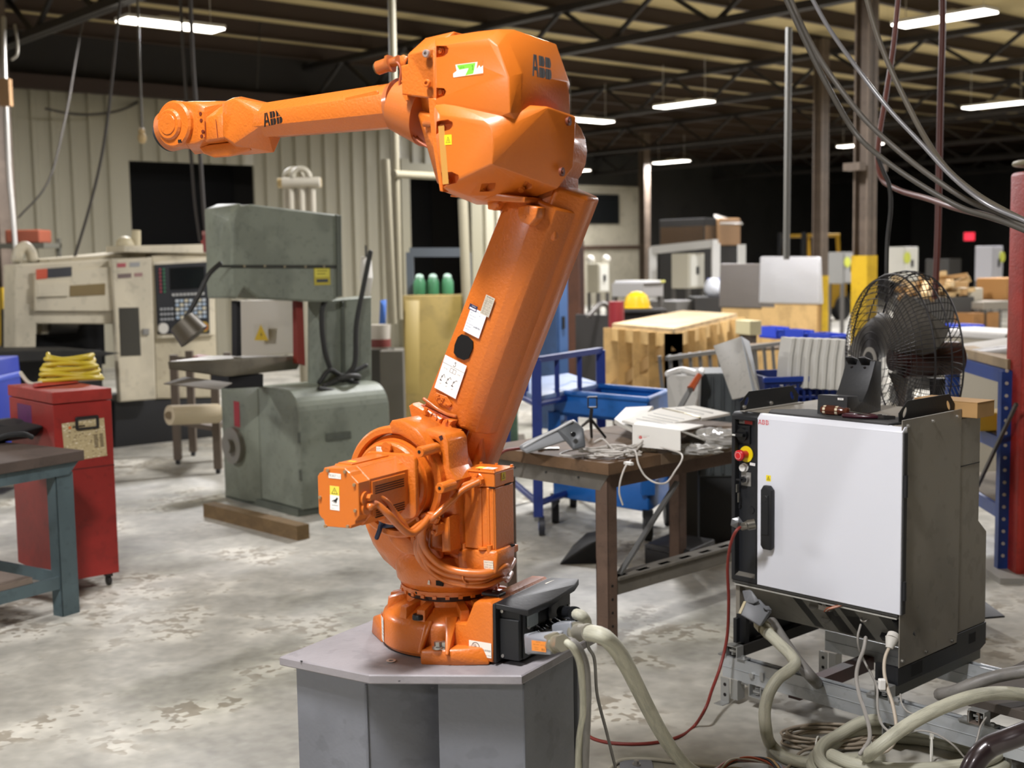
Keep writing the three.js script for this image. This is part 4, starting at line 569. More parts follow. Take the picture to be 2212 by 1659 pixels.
// things on the cabinet
{
  const put = (o, x, y, z, r = 0) => { const c = Math.cos(-47.4 * RAD), s = Math.sin(-47.4 * RAD); o.position.set(1.301 + x * c + z * s, .22 + y, -4.225 - x * s + z * c); o.rotation.y = -47.4 * RAD + r; return o; };
  globalThis.onCab = put;
}
{
  const Y = .888;
  const padPts = [[-0.568,-0.0459],[-0.6282,-0.2417],[-0.187,-0.3284],[-0.1163,-0.2826],[-0.1016,0.017]];
  const xs = padPts.map((p) => [p[0], -p[1]]);
  const pad = onCab(solo('rubber_mat', 'thin dark grey rubber mat on top of the controller cabinet', 'mat', ext([[-.56, .03], [-.06, .02], [-.05, .19], [-.5, .2], [-.6, .1]], 0, .010, .002).rotateX(-Math.PI / 2), mat(0x3b3a3a, .8, 0, { dirt: 1.5, bump: .0005 })), 0, Y + .0005, -.0);
  // pendant holder: cradle with a curved back
  const h = thing('pendant_holder', 'black plastic holder with curved cradle for a teach pendant, on the cabinet top', 'holder'); onCab(h, -.355, Y + .001, -.25, 1.68); h.scale.set(.92, .80, .95);
  const hp = [[-.16, 0], [.145, 0], [.145, .225], [.10, .24], [.085, .235], [.055, .17], [.02, .11], [-.015, .07], [-.03, .062], [-.05, .064], [-.06, .09], [-.155, .098]];
  part(h, 'cradle', ext(hp, -.062, .062, .005, 2), mat(0x2a2b2d, .5, 0, { bump: .0004 }));
  for (const z of [-.045, .01]) part(h, 'hook', hull([[.07, .225, z], [.07, .225, z + .03], [.045, .252, z], [.045, .252, z + .03], [.06, .258, z + .015], [.1, .238, z], [.1, .238, z + .03]], .002), blk);
  for (const z of [-.03, .025]) part(h, 'hole', sph(.072, .205, z, .006), holeM);
  sticker(h, 'name_strip', .024, .009, (c, w, h2) => { c.fillStyle = '#eeece8'; c.fillRect(0, 0, w, h2); c.fillStyle = '#888'; c.fillRect(w * .2, h2 * .35, w * .6, h2 * .25); }, [-.158, .085, .035], [0, -Math.PI / 2, 0]);
  const sd = thing('screwdriver', 'screwdriver with clear amber and red fluted handle on the rubber mat', 'screwdriver'); onCab(sd, -.325, Y + .027, -.10, .08);
  part(sd, 'handle', [lat([[.001, -.05], [.013, -.05], [.0165, -.042], [.0165, .02], [.013, .03], [.011, .038], [.015, .046], [.014, .055], [.006, .06], [.001, .06]], 20).rotateZ(-Math.PI / 2), ...Array.from({ length: 8 }, (_, i) => rod([-.04, .0155 * Math.cos(i * .785), .0155 * Math.sin(i * .785)], [.02, .0155 * Math.cos(i * .785), .0155 * Math.sin(i * .785)], .0025, .0025, 6))], mat(0x54281a, .2, 0, { clearcoat: .8 }));
  part(sd, 'bands', [lat([[.0168, -.04], [.0173, -.034], [.0168, -.03]], 20).rotateZ(-Math.PI / 2), lat([[.0168, .008], [.0173, .014], [.0168, .018]], 20).rotateZ(-Math.PI / 2)], mat(0xd9cdb0, .35));
  part(sd, 'blade', rod([.058, 0, 0], [.19, -.012, 0], .0035, .003, 10), mat(0x8a8a88, .25, .9));
  const pl = thing('pliers', 'cutting pliers with dark purple dipped handles on the rubber mat', 'pliers'); onCab(pl, -.16, Y + .018, -.105, .35);
  const pp = mat(0x3c1422, .35, 0, { clearcoat: .4 });
  for (const s of [-1, 1]) part(pl, 'grip', tube([[-.11, 0, .018 * s - .01], [-.07, 0, .026 * s - .006], [-.02, 0, .02 * s], [.01, 0, .006 * s]], .0075, 20, 8), pp);
  part(pl, 'jaws', [hull([[.0, -.005, -.012], [0, -.005, .012], [.03, -.005, .014], [.03, -.005, -.014], [.065, -.004, 0], [0, .006, -.012], [0, .006, .012], [.03, .006, .014], [.03, .006, -.014], [.065, .004, 0]], .001), disc(.014, .006, 0, .007, .006, 'y', 16)], mat(0x4a4846, .35, .7));
  const cbx = thing('cardboard_box', 'long flat brown cardboard box lying behind the lifting bracket on the cabinet', 'cardboard box'); onCab(cbx, -.05, .887, -.47, -.03);
  const card = mat(0xb08a58, .85, 0, { dirt: .5 });
  part(cbx, 'carton', bb([-.14, 0, -.06], [.11, .055, .06], .003), card);
  part(cbx, 'lid_flap', bb([-.141, .0545, -.061], [.111, .057, .061], .001), card);
}
// --- strut frame: two double rails, cross channels, feet
const strutM = mat(0xb4b8ba, .36, .35, { dirt: 1.1 });
{
  const f = thing('strut_frame', 'frame of galvanised slotted steel channel rails carrying the controller cabinet', 'frame', [1.301,0.22,-4.225],-0.8273);
  const C1 = (y0, g) => { const w = .041, t = .0035; return [[-w / 2, y0], [w / 2, y0], [w / 2, y0 + w], [w / 2 - .009, y0 + w], [w / 2 - .009, y0 + w - .006], [w / 2 - t, y0 + w - .006], [w / 2 - t, y0 + t], [-w / 2 + t, y0 + t], [-w / 2 + t, y0 + w - .006], [-w / 2 + .009, y0 + w - .006], [-w / 2 + .009, y0 + w], [-w / 2, y0 + w]]; };
  const dbl = (x0, x1) => mg(ext(C1(-.041).map((p) => [p[0], p[1]]), x0, x1, .0005), ext(C1(-.082).map((p) => [p[0], -.123 - p[1]]).reverse(), x0, x1, .0005), bb([-.0225, -.0425, x0], [.0225, -.0395, x1], .001), bb([-.0218, -.0015, x0], [-.0118, .0008, x1], .0006), bb([.0118, -.0015, x0], [.0218, .0008, x1], .0006)).rotateY(Math.PI / 2);
  const rail = (z, x0, x1) => { const o = part(f, 'rail', dbl(x0, x1), strutM); o.position.set(0, -.04, z); return o; };
  rail(.022, -.716, .95); rail(-.52, -.62, 1.2);
  const cross = (x, z0, z1, m, y = -.04) => part(f, 'cross_channel', ext(C1(0), z0, z1, .0005).translate(x, y, 0), m);
  cross(-.03, -.6, .045, mat(0x5c5d58, .5, .3)); cross(-.67, -.5, .03, mat(0x3a3835, .5, .3));
  part(f, 'cross_bar', ext([[-.025, -.05], [.025, -.05], [.025, .0], [-.025, .0]], -.5, 0).translate(-.42, -.1, 0), mat(0x3f1f1a, .5));
  cross(.30, -.9, .05, mat(0x6b5f55, .6, .2));
  // spring feet and brackets
  const foot = (x, z, k) => { const b = part(f, 'foot_bracket', [bb([x - .04, -.22, z], [x - .0, -.125, z + .003]), bb([x - .04, -.22, z], [x, -.217, z + .045]), bb([x + .004, -.2, z - .004], [x + .034, -.125, z]), bb([x + .034, -.2, z - .045], [x + .037, -.125, z])], zinc); for (const y of [-.15, -.19]) part(b, 'bracket_hole', disc(x - .02, y, z + .0032, .007, .001, 'z', 16), holeM); };
  foot(-.68, .045, 0); foot(-.6, -.49, 1);
  const clip = (x, y, z, up) => { const s = up ? 1 : -1; part(f, 'hat_bracket', ext([[-.06, 0], [-.024, 0], [-.024, .043 * s], [.024, .043 * s], [.024, 0], [.06, 0], [.06, .004 * s], [.028, .004 * s], [.028, .047 * s], [-.028, .047 * s], [-.028, .004 * s], [-.06, .004 * s]].map((p) => p), -.02, .02).translate(x, y, z), zinc); for (const d of [-.045, .045]) part(f, 'bracket_bolt', [hexa(x + d, y + .008 * s, z, .009, .011, 'y'), bx(.034, .005, .04, x + d, y + .003 * s, z)], zinc); part(f, 'channel_nut', [bx(.03, .008, .02, x, y + .026 * s, z), ...[.012, .018, .034].map((k) => disc(x, y + k * s, z, .011, .003, 'y', 14))], zinc); };
  clip(-.03, -.04, .03, true); clip(-.67, -.04, .03, true); clip(.31, -.04, .03, true); clip(.0, -.122, .03, false); clip(-.56, -.122, .03, false);
  part(f, 'set_screw', [hexa(-.575, -.085, .047, .011, .012, 'z'), bx(.016, .03, .006, -.53, -.08, .047)], zinc);
  part(f, 'wood_plank', bb([.22, .004, -.8], [.9, .034, .02], .003), mat(0x4a423b, .75, 0, { dirt: 1 }));
}

// ------------------------------------------------------------------ cables of the robot and the controller
const jacket = mat(0xb7b5a2, .5, 0, { dirt: 3, bump: .0006 }), jacketGrey = mat(0x77746f, .5, 0, { dirt: 2 }), redJacket = mat(0x7a2a22, .5), thinGrey = mat(0x8f8b85, .5);
const hoodM = mat(0x85888d, .5, .2, { bump: .0003 });
// orange leads clamped to the robot
{
  const lead = (r, pts, n) => part(robot, 'motor_lead', tube(pts, r, n || pts.length * 10, 9), ORK);
  lead(.0062, [[.066, .44, .414], [0.0498,0.44,0.38], [0.0617,0.4232,0.35], [0.0646,0.3917,0.32], [0.0752,0.3622,0.3], [0.0795,0.3426,0.285], [0.0825,0.3501,0.25], [0.0842,0.3566,0.22]]);
  lead(.0085, [[.068, .42, .414], [0.058,0.4187,0.38], [0.0757,0.3947,0.36], [0.0812,0.3653,0.33], [0.0849,0.3417,0.3], [0.0861,0.3358,0.28], [0.0889,0.3453,0.25], [0.0896,0.3615,0.22]]);
  lead(.0075, [[.169, .437, .124], [0.1438,0.4204,0.155], [0.1312,0.4017,0.18], [0.1141,0.3797,0.2], [0.1012,0.3625,0.22], [0.078,0.3485,0.215], [0.0547,0.3224,0.205]]);
  lead(.005, [[.153, .436, .122], [0.133,0.4253,0.15], [0.1318,0.4024,0.165], [0.1185,0.3817,0.185], [0.101,0.3617,0.21], [0.0679,0.3444,0.21]]);
  const down = (r, dx, dy, dz) => lead(r, [[0.0787,0.3546,0.212], [0.0665,0.3363,0.214], [0.0518,0.311,0.205], [0.0475,0.2829,0.2], [0.0518,0.2556,0.19], [0.0675,0.2317,0.175], [0.0966,0.2148,0.16], [0.139,0.2084,0.145], [0.175,0.208,0.12], [0.1904,0.2154,0.075], [.158, .19, .0], [.13, .19, -.07]].map((p, i) => [p[0] + dx * Math.min(1, i / 4), p[1] + dy * Math.min(1, i / 4), p[2] + dz]));
  down(.0095, .014, .012, 0); down(.0085, 0, 0, -.002); down(.008, -.016, -.004, -.006); down(.0065, -.008, -.014, -.004); down(.006, .004, -.022, -.008);
  part(robot, 'cable_tie', ringZ(0, 0, 0, .017, .0018, 24, 6).rotateY(1.2), ORK).position.set(...[0.1449,0.2113,0.14]);
  const cl = part(robot, 'clamp_bracket', [ext([[0.0484,0.3504],[0.0594,0.3657],[0.0778,0.3717],[0.096,0.3689],[0.1047,0.3566],[0.0979,0.3439],[0.0745,0.3451]].reverse(), .19, .208, .003), ext([[0.0191,0.3101],[0.0406,0.3178],[0.0467,0.3017],[0.0449,0.2826],[0.0303,0.2834],[0.0213,0.2958]].reverse(), .185, .2, .003), ext([[0.086,0.3464],[0.0989,0.341],[0.0985,0.3234],[0.089,0.3115],[0.0841,0.322]].reverse(), .16, .2, .003), hull([[0.0613,0.3622,0.19], [0.0874,0.3557,0.19], [0.0678,0.38,0.15], [0.0899,0.3685,0.15], [0.0613,0.3752,0.17]], .004)], OR);
  for (const p of [[0.0751,0.3645,0.211], [0.0538,0.3532,0.211], [0.0343,0.3033,0.203], [0.0907,0.3232,0.203], [0.0705,0.3775,0.16]]) part(cl, 'screw', [disc(p[0], p[1], p[2], .0048, .008), disc(p[0], p[1], p[2] + .0042, .0022, .0006)], OR);
  part(robot, 'grease_hose', [tube([[-0.0419,0.3436,0.2], [-0.0541,0.3308,0.21], [-0.0564,0.317,0.215], [-0.0652,0.2981,0.215]], .006, 20, 8), hull([[-0.0639,0.3404,0.2], [-0.0229,0.3453,0.2], [-0.0261,0.3293,0.2], [-0.059,0.324,0.2], [-0.0447,0.3366,0.17]], .006)], mat(0x14203f, .45));
  part(robot, 'hub_plate', hull([...circ(.0, .33, .075, 12, 180, 300).map((p) => [p[0], p[1], .165]), ...circ(.0, .33, .075, 12, 180, 300).map((p) => [p[0], p[1], .1])], .004), OR);
  part(robot, 'flat_cover', [ext([[0.0882,0.3502],[0.1105,0.3544],[0.1124,0.2724],[0.0887,0.2677]].reverse(), .12, .168, .003)], OR);
}
// heavy connectors and their cables
{
  const t = thing('power_cable', 'thick off-white power cable with grey rectangular connector hood at the robot base', 'cable');
  const c0 = [0.3329,0.072,0];
  const hood = part(t, 'connector_hood', hull([[0.0896,0.8286,-2.9482], [0.1275,0.8449,-2.9097], [0.1498,0.8215,-3.0078], [0.1079,0.8132,-3.0271], [0.0914,0.8002,-2.9454], [0.128,0.8072,-2.9059], [0.151,0.791,-2.9947], [0.1018,0.783,-3.0241]], .004), hoodM);
  part(t, 'gland', [rod([0.1333,0.8137,-2.9468], [0.1446,0.8253,-2.9077], .024, .024, 22), rod([0.1429,0.8234,-2.9176], [0.166,0.8462,-2.8294], .019, .018, 20), rod([0.1629,0.8415,-2.849], [0.1675,0.8492,-2.8196], .0205, .0205, 20)], mat(0x9b9789, .4, .4));
  part(t, 'jacket', tube([[0.166,0.8462,-2.8294],[0.1934,0.8484,-2.7995],[0.226,0.8067,-2.8456],[0.2595,0.7352,-2.9389],[0.2952,0.6453,-3.0506],[0.3393,0.5314,-3.2001],[0.3969,0.3904,-3.387],[0.4592,0.2597,-3.5549],[0.5327,0.1422,-3.7141],[0.6403,0.0483,-3.8555],[0.7658,0.0111,-3.902]], .0195, 90, 14), jacket);
  const u = thing('signal_cable', 'pair of grey and white cables hanging from the stickered connector hood', 'cable');
  part(u, 'connector_hood', [hull([[0.0254,0.8439,-2.8091], [0.0724,0.8588,-2.7302], [0.074,0.8325,-2.7275], [0.028,0.8116,-2.8059], [0.0437,0.8215,-2.9073], [0.1038,0.8483,-2.8296], [0.1032,0.8126,-2.8261]], .004), hull([[0.0214,0.8433,-2.8291], [0.0277,0.8462,-2.8193], [0.0291,0.8053,-2.8153], [0.0229,0.8044,-2.8252], [0.0494,0.8228,-2.9175], [0.0488,0.786,-2.9138]], .003)], hoodM);
  part(u, 'gland', [rod([0.0803,0.8466,-2.7591], [0.0876,0.8546,-2.7297], .024, .024, 6), rod([0.0869,0.8515,-2.7395], [0.0951,0.8605,-2.7102], .018, .018, 20), rod([0.0942,0.859,-2.7151], [0.1014,0.8664,-2.6907], .020, .020, 6)], mat(0xa8a28e, .35, .6));
  part(u, 'lead', tube([[0.0982,0.8644,-2.7106],[0.1174,0.8631,-2.6904],[0.136,0.8266,-2.7069],[0.1453,0.7649,-2.7409],[0.1494,0.6721,-2.792],[0.1434,0.5832,-2.8535],[0.1422,0.4775,-2.8932],[0.159,0.3468,-2.9807]], .0085, 60, 10), jacket, 'dirty white lead');
  part(u, 'lead', tube([[0.0994,0.8659,-2.7158],[0.126,0.864,-2.7005],[0.1486,0.8202,-2.7163],[0.157,0.7512,-2.7496],[0.1585,0.6438,-2.8093],[0.1577,0.5324,-2.8685],[0.1565,0.3686,-2.9326]], .0085, 60, 10), jacketGrey, 'grey lead');
  sticker(u, 'orange_label', .038, .023, (c, w, h) => { c.fillStyle = '#d9822f'; c.fillRect(0, 0, w, h); c.fillStyle = '#5a3410'; c.font = h * .13 + 'px sans-serif'; c.fillText('HARTING', w * .3, h * .15); c.fillText('3HAC 2492-1 / 3 07-15', w * .1, h * .4); c.fillText('Made in', w * .2, h * .68); c.fillText('Sweden', w * .2, h * .85); c.font = 'bold ' + h * .3 + 'px sans-serif'; c.fillText('RU', w * .68, h * .9); }, [0.0501,0.8435,-2.7437], [-.08, -.62, .02], 1500);
  const b = thing('bus_cable', 'short white cable with black elbow plug at the robot connector panel', 'cable');
  part(b, 'plug', [rod([0.1147,0.8333,-3.0492], [0.1398,0.8479,-2.9803], .016, .016, 16), rod([0.138,0.8462,-2.9902], [0.1426,0.8506,-2.9705], .0175, .0175, 16)], blkGloss);
  part(b, 'jacket', tube([[0.1409,0.8479,-2.9803],[0.1564,0.8488,-2.9603],[0.1672,0.8298,-2.9785],[0.1707,0.7956,-3.0052],[0.1746,0.756,-3.0214],[0.1919,0.712,-3.0673],[0.2047,0.5865,-3.1553],[0.2338,0.4549,-3.2427],[0.2681,0.2974,-3.3778],[0.2942,0.1789,-3.4665]], .0042, 60, 8), jacketGrey);
  part(b, 'elbow', tube([[0.1409,0.8479,-2.9803],[0.1564,0.8488,-2.9603],[0.1672,0.8298,-2.9785],[0.1702,0.8018,-2.9958]], .014, 24, 12), jacket);
}
{
  const t = thing('robot_hose_cable', 'thick dirty white cable looping from the grey plug under the controller', 'cable');
  part(t, 'plug_hood', [hull([...[[0.8172,0.477,-4.4006],[0.8565,0.4764,-4.4005],[0.886,0.4468,-4.3674],[0.8521,0.4078,-4.3434],[0.7934,0.439,-4.3767]], ...[[0.8368,0.4602,-4.4793],[0.8768,0.4579,-4.4791],[0.9101,0.4242,-4.4456],[0.8738,0.3873,-4.4117],[0.8125,0.4164,-4.4548]]], .004), hull([[0.8278,0.4797,-4.5214],[0.8477,0.488,-4.5022],[0.8527,0.4835,-4.3811],[0.838,0.4772,-4.3805],[0.8156,0.4754,-4.4004],[0.8357,0.5077,-4.4036]], .004), hull([[0.8742,0.4582,-4.3987],[0.8978,0.4524,-4.4182],[0.9035,0.4447,-4.3974],[0.8776,0.4578,-4.3585],[0.8696,0.4644,-4.3591]], .002)], mat(0x6b6d70, .5));
  part(t, 'plug_edge', hull([[0.7909,0.4421,-4.372],[0.813,0.4768,-4.3955],[0.8074,0.4756,-4.4004],[0.7853,0.4424,-4.377]], .002), mat(0xb9ae8e, .5));
  part(t, 'gland', [rod([0.875,0.3841,-4.4516], [0.8834,0.3757,-4.4106], .027, .027, 8), rod([0.8822,0.3778,-4.4208], [0.8988,0.3569,-4.3886], .024, .023, 18)], mat(0x8f886f, .4, .4));
  part(t, 'jacket', tube([...[[0.8923,0.3635,-4.3893],[0.9202,0.3421,-4.3269],[0.9438,0.3234,-4.2647],[0.9505,0.309,-4.2231],[0.9258,0.3003,-4.182],[0.8785,0.2814,-4.15],[0.8427,0.2424,-4.126],[0.8224,0.1883,-4.1005],[0.8187,0.1458,-4.0661]], ...[[0.871,0.02,-4.2143],[0.8987,0.02,-4.1079],[0.9587,0.02,-4.0663],[1.0288,0.02,-4.0712],[1.1109,0.02,-4.0913],[1.2042,0.022,-4.0944]]], .0205, 130, 14), jacket);
  const g = thing('grey_hose', 'straight grey cable slanting down under the controller to the strut rail', 'cable');
  part(g, 'jacket', tube([[0.9302,0.3661,-4.5101],[0.9571,0.3185,-4.3848],[0.9793,0.2864,-4.3012],[1.0049,0.2577,-4.2381],[1.0898,0.1445,-4.468],[1.1369,0.0592,-4.6102]], .020, 40, 12), jacketGrey);
}
{ // coils on the floor
  const t = thing('cable_coil', 'thick dirty white cable coiled on the floor before the strut frame', 'cable');
  const C = [1.2787,0,-4.0254], pts = []; const R1 = .30;
  for (let k = 0; k <= 44; k++) { const a = k / 44 * 2 * Math.PI * 2.75 - 1.9, r = R1 - .02 * Math.floor(k / 16) + .012 * Math.sin(a * 3); pts.push([C[0] + r * Math.cos(a) * 1.05, .022 + .036 * Math.floor(k / 16) + .006 * Math.sin(a * 2), C[2] + r * .8 * Math.sin(a)]); }
  part(t, 'coil', tube(pts, .0205, 260, 12), jacket);
  part(t, 'jacket', tube([...[[1.0781,0.03,-3.9913],[1.0988,0.05,-3.9797]], ...[[1.1081,0.192,-3.7693],[1.2004,0.2467,-3.7948],[1.3109,0.2868,-3.8289],[1.4228,0.3105,-3.8614],[1.5249,0.3068,-3.9013],[1.6433,0.2795,-3.9388],[1.8077,0.2112,-3.9722]]], .0215, 80, 14), jacket);
  for (const p of [[1.3625,0.06,-4.0526], [1.141,0.06,-3.9916]]) part(t, 'cable_tie', [ringZ(0, 0, 0, .045, .003, 22, 6).rotateY(1.3).translate(...p), bx(.012, .018, .006, p[0], p[1] + .05, p[2])], mat(0xd8d6cc, .5));
  const s = thing('thin_cable_coil', 'thin beige cable tied in a flat oval coil on the floor', 'cable');
  const D = [1.0835,0,-4.2771], q = []; for (let k = 0; k <= 70; k++) { const a = k / 70 * Math.PI * 2 * 7, r = 1 + .1 * Math.sin(k * 1.7); q.push([D[0] + .155 * r * Math.cos(a) , .012 + .034 * k / 70 + .006 * Math.sin(k), D[2] + .075 * r * Math.sin(a)]); }
  part(s, 'coil', tube(q, .0052, 420, 7), mat(0xa39684, .55, 0, { dirt: 3 }));
  part(s, 'tail', tube([q[0], ...[[0.9669,0.02,-4.1692],[0.9151,0.008,-4.0974],[0.8652,0.008,-4.0227]]], .0052, 30, 7), mat(0xa39684, .55, 0, { dirt: 3 }));
  part(s, 'tail', tube([q[70], ...[[1.1799,0.03,-4.2599],[1.1874,0.02,-4.1887]], ...[[1.1161,0.1397,-3.8445],[1.1494,0.1502,-3.8355],[1.1803,0.1775,-3.8482],[1.1899,0.2132,-3.8719],[1.1942,0.2681,-3.9276],[1.1889,0.302,-3.9611],[1.1895,0.3481,-4.0059],[1.199,0.3865,-4.0298],[1.219,0.413,-4.0525]]], .0058, 70, 8), mat(0xb3a796, .5));
  for (const p of [[1.0217,0.03,-4.1951], [1.1188,0.03,-4.2286]]) part(s, 'cable_tie', ringZ(0, 0, 0, .028, .003, 18, 6).rotateY(1.1).translate(...p), mat(0xd8d6cc, .5));
  part(s, 'plug', [rod([1.2189,0.41,-4.0522], [1.2315,0.44,-4.0653], .012, .022, 16), rod([1.2314,0.4369,-4.065], [1.2392,0.449,-4.0762], .021, .019, 16)], mat(0xc9c6be, .45));
  part(s, 'adapter', bx(.022, .035, .02, 0, 0, 0, .004).translate(...[1.1699,0.3201,-3.9629]), mat(0xe4e2dd, .4));
}
for (const [r, l, p] of [
  [.0068, 'pale grey cable hanging from the black socket under the controller door', [[1.1807,0.4021,-4.1921],[1.1684,0.3711,-4.1689],[1.1398,0.3377,-4.1254],[1.1207,0.3051,-4.082],[1.1155,0.2645,-4.0277],[1.115,0.2294,-3.9539],[1.1137,0.1962,-3.9003],[1.1049,0.1741,-3.868],[1.0788,0.1571,-3.8361],[1.067,0.1429,-3.8347]]],
  [.004, 'thin grey cable hanging from the round metal socket under the controller', [[1.1697,0.4401,-4.216],[1.1569,0.4042,-4.2024],[1.1636,0.3589,-4.2079],[1.19,0.3052,-4.2327],[1.1866,0.2907,-4.1308],[1.1604,0.2957,-3.9806],[1.144,0.2578,-3.9165],[1.1392,0.2286,-3.8533],[1.1559,0.2144,-3.8117]]],
  [.003, 'fine grey wire arching over the strut clamp to the floor', [[1.2197,0.297,-3.9304],[1.2145,0.2783,-3.8984],[1.2223,0.2662,-3.857],[1.2503,0.2692,-3.8272],[1.2893,0.28,-3.8283]]],
  [.003, 'fine grey wire looping from the clamp towards the dark tube', [[1.2,0.224,-3.7925],[1.2365,0.2379,-3.7738],[1.2794,0.232,-3.7531],[1.3214,0.2067,-3.7305],[1.3628,0.1641,-3.7263],[1.3706,0.179,-3.7177],[1.3918,0.2195,-3.7318],[1.4109,0.2538,-3.7553],[1.443,0.2669,-3.7968]]],
]) solo('thin_cable', l, 'cable', tube(p, r, p.length * 10, 8), thinGrey);
{
  const rc = thing('red_cable', 'dull red cable from the controller plug sagging to the floor', 'cable');
  part(rc, 'jacket', tube([...[[0.8283,0.7171,-4.545],[0.8044,0.7067,-4.5239],[0.7871,0.6609,-4.5395],[0.779,0.5679,-4.5704],[0.7869,0.422,-4.5961],[0.7845,0.2741,-4.6216],[0.7555,0.178,-4.5919],[0.711,0.1204,-4.5058],[0.6744,0.082,-4.4216]], ...[[0.6389,0.006,-4.452],[0.5574,0.006,-4.3397],[0.4545,0.006,-4.2925],[0.3418,0.006,-4.2973],[0.2719,0.006,-4.3388],[0.2285,0.006,-4.438],[0.2127,0.006,-4.5546],[0.1903,0.006,-4.7026]]], .006, 150, 9), redJacket);
  part(rc, 'plug', [rod([0.8249,0.7138,-4.5447], [0.8482,0.7243,-4.5257], .014, .015, 16), rod([0.8448,0.7236,-4.5256], [0.8683,0.7273,-4.526], .019, .019, 18), rod([0.8415,0.7228,-4.5255], [0.8482,0.7243,-4.5257], .018, .018, 16)], mat(0x8f8c84, .3, .8));
  part(rc, 'plug_cap', hull([[0.7951,0.737,-4.5671], [0.8189,0.7433,-4.5677], [0.8302,0.7251,-4.5559], [0.8098,0.7086,-4.5542], [0.7914,0.7169,-4.5651], [0.8082,0.735,-4.5267]], .003), mat(0x77797a, .4, .5));
}
{ // braided bundle and cords along the bottom
  const t = thing('wire_bundle', 'twisted bundle of many coloured wires on the floor', 'wires'); const cols = [0xb98a8a, 0x8a8f9a, 0xc2a070, 0x3f3f44, 0xb4583a, 0xd6d0c6], base = [[0.5968,0.02,-3.9527],[0.6482,0.022,-4.0127],[0.7054,0.03,-4.0637],[0.7698,0.03,-4.0806],[0.8287,0.028,-4.0675],[0.8565,0.02,-4.0396],[0.867,0.015,-3.9612]];
  cols.forEach((c, k) => part(t, 'wire', tube(base.map((p, i) => [p[0] + .009 * Math.cos(i * 1.3 + k * 1.05), p[1] + .008 * Math.sin(i * 1.3 + k * 1.05), p[2] + .004 * Math.sin(i + k)]), .0042, 60, 6), mat(c, .5)));
  solo('floor_cord', 'dull white cord crossing the floor behind the pedestal', 'cord', tube([[0.2695,0.008,-3.9646],[0.3051,0.008,-4.0755],[0.3526,0.008,-4.1439],[0.4389,0.008,-4.1483],[0.5291,0.008,-4.1209],[0.6316,0.008,-4.0816],[0.7337,0.008,-4.0506]], .007, 60, 8), mat(0xa9a595, .55));
  const pl = thing('anchor_plate', 'small grey steel plate with one bolt on the floor behind the pedestal', 'plate', [0.395,0.003,-4.0994]);
  part(pl, 'plate', bx(.11, .008, .1, 0, .001, 0, .002), greyPaint); part(pl, 'bolt', [disc(0, .008, 0, .014, .006, 'y'), hexa(0, .015, 0, .009, .012, 'y')], steelM);
}
solo('curved_tube', 'dark brown bent metal tube handle rising at the picture corner', 'handle', tube([[1.0527,0.4412,-2.8896],[1.0697,0.4855,-2.894],[1.0899,0.5167,-2.8971],[1.1142,0.5358,-2.899],[1.1449,0.5581,-2.8811],[1.1806,0.5811,-2.8633],[1.2467,0.6317,-2.8081],[1.3293,0.6743,-2.762]], .026, 80, 20), mat(0x2a2021, .3, .3, { clearcoat: .4 }));
{
  const t = thing('grey_conduit', 'grey corrugated cable running from the cabinet frame out past the picture edge', 'cable');
  part(t, 'jacket', tube([[1.3946,0.243,-4.0758],[1.4234,0.2686,-4.0281],[1.4735,0.3019,-4.0013],[1.5412,0.3312,-3.9841],[1.6304,0.3541,-3.9663],[1.7223,0.393,-3.8897]], .0205, 50, 12), jacketGrey);
}

// ------------------------------------------------------------------ work table beside the robot
const woodDark = mat(0x6b5138, .7, 0, { dirt: 2, bump: .0008 }), rust = mat(0x6a5446, .65, .1, { dirt: 2 }), steelGrn = mat(0x4a4f4c, .6, .1, { dirt: 1 });
{
  const t = thing('work_table', 'worn steel-legged work table with dark wooden top beside the robot', 'table', [0.4023,0.82,-5.3569],-0.8029);
  const D = 1.42;
  for (let i = 0; i < 4; i++) part(t, 'plank', bb([-.79, -.052 , -.002 - (i + 1) * D / 4 + .002], [.0, 0 - (i % 2) * .001, -.002 - i * D / 4], .003), i ? mat(0x75614c, .75, 0, { dirt: 2, bump: .0008 }) : woodDark);
  part(t, 'apron', hull([[-.77, -.053, -.03], [-.02, -.053, -.03], [-.7, -.13, -.035], [-.08, -.13, -.035], [-.77, -.053, -.036], [-.02, -.053, -.036], [-.7, -.13, -.04], [-.08, -.13, -.04]]), mat(0x6f6a62, .6, .2, { dirt: 1 }));
  part(t, 'side_rail', bb([-.06, -.12, -D + .04], [-.04, -.053, -.06]), rust);
  const leg = (x, z) => part(t, 'leg', [bb([x - .035, -.82, z - .004], [x + .035, -.06, z]), bb([x + .031, -.82, z - .06], [x + .035, -.06, z]), bb([x - .035, -.82, z - .06], [x - .031, -.06, z])], rust);
  leg(-.07, -.035); leg(-.7, -.035); leg(-.07, -D + .1); leg(-.7, -D + .1);
  for (let i = 0; i < 4; i++) part(t, 'leg_hole', disc(-.0345, -.55 - i * .06 + .0, -.062, .006, .003, 'x'), holeM);
  part(t, 'stretcher', [bb([-.075, -.6, -D + .1], [-.04, -.52, -.1], .004), bb([-.11, -.535, -D + .1], [-.03, -.52, -.1], .003)], mat(0x6f6a60, .6, .1, { dirt: 1 }));
  part(t, 'brace', bar([-.065, -.16, -.55], [-.065, -.52, -.14], .025, .012), mat(0x6a6a68, .5, .3));
  part(t, 'screw', [disc(-.2, -.085, -.029, .005, .004), disc(-.4, -.085, -.029, .005, .004), disc(-.6, -.085, -.029, .005, .004)], mat(0x2a2a2a, .5));
}
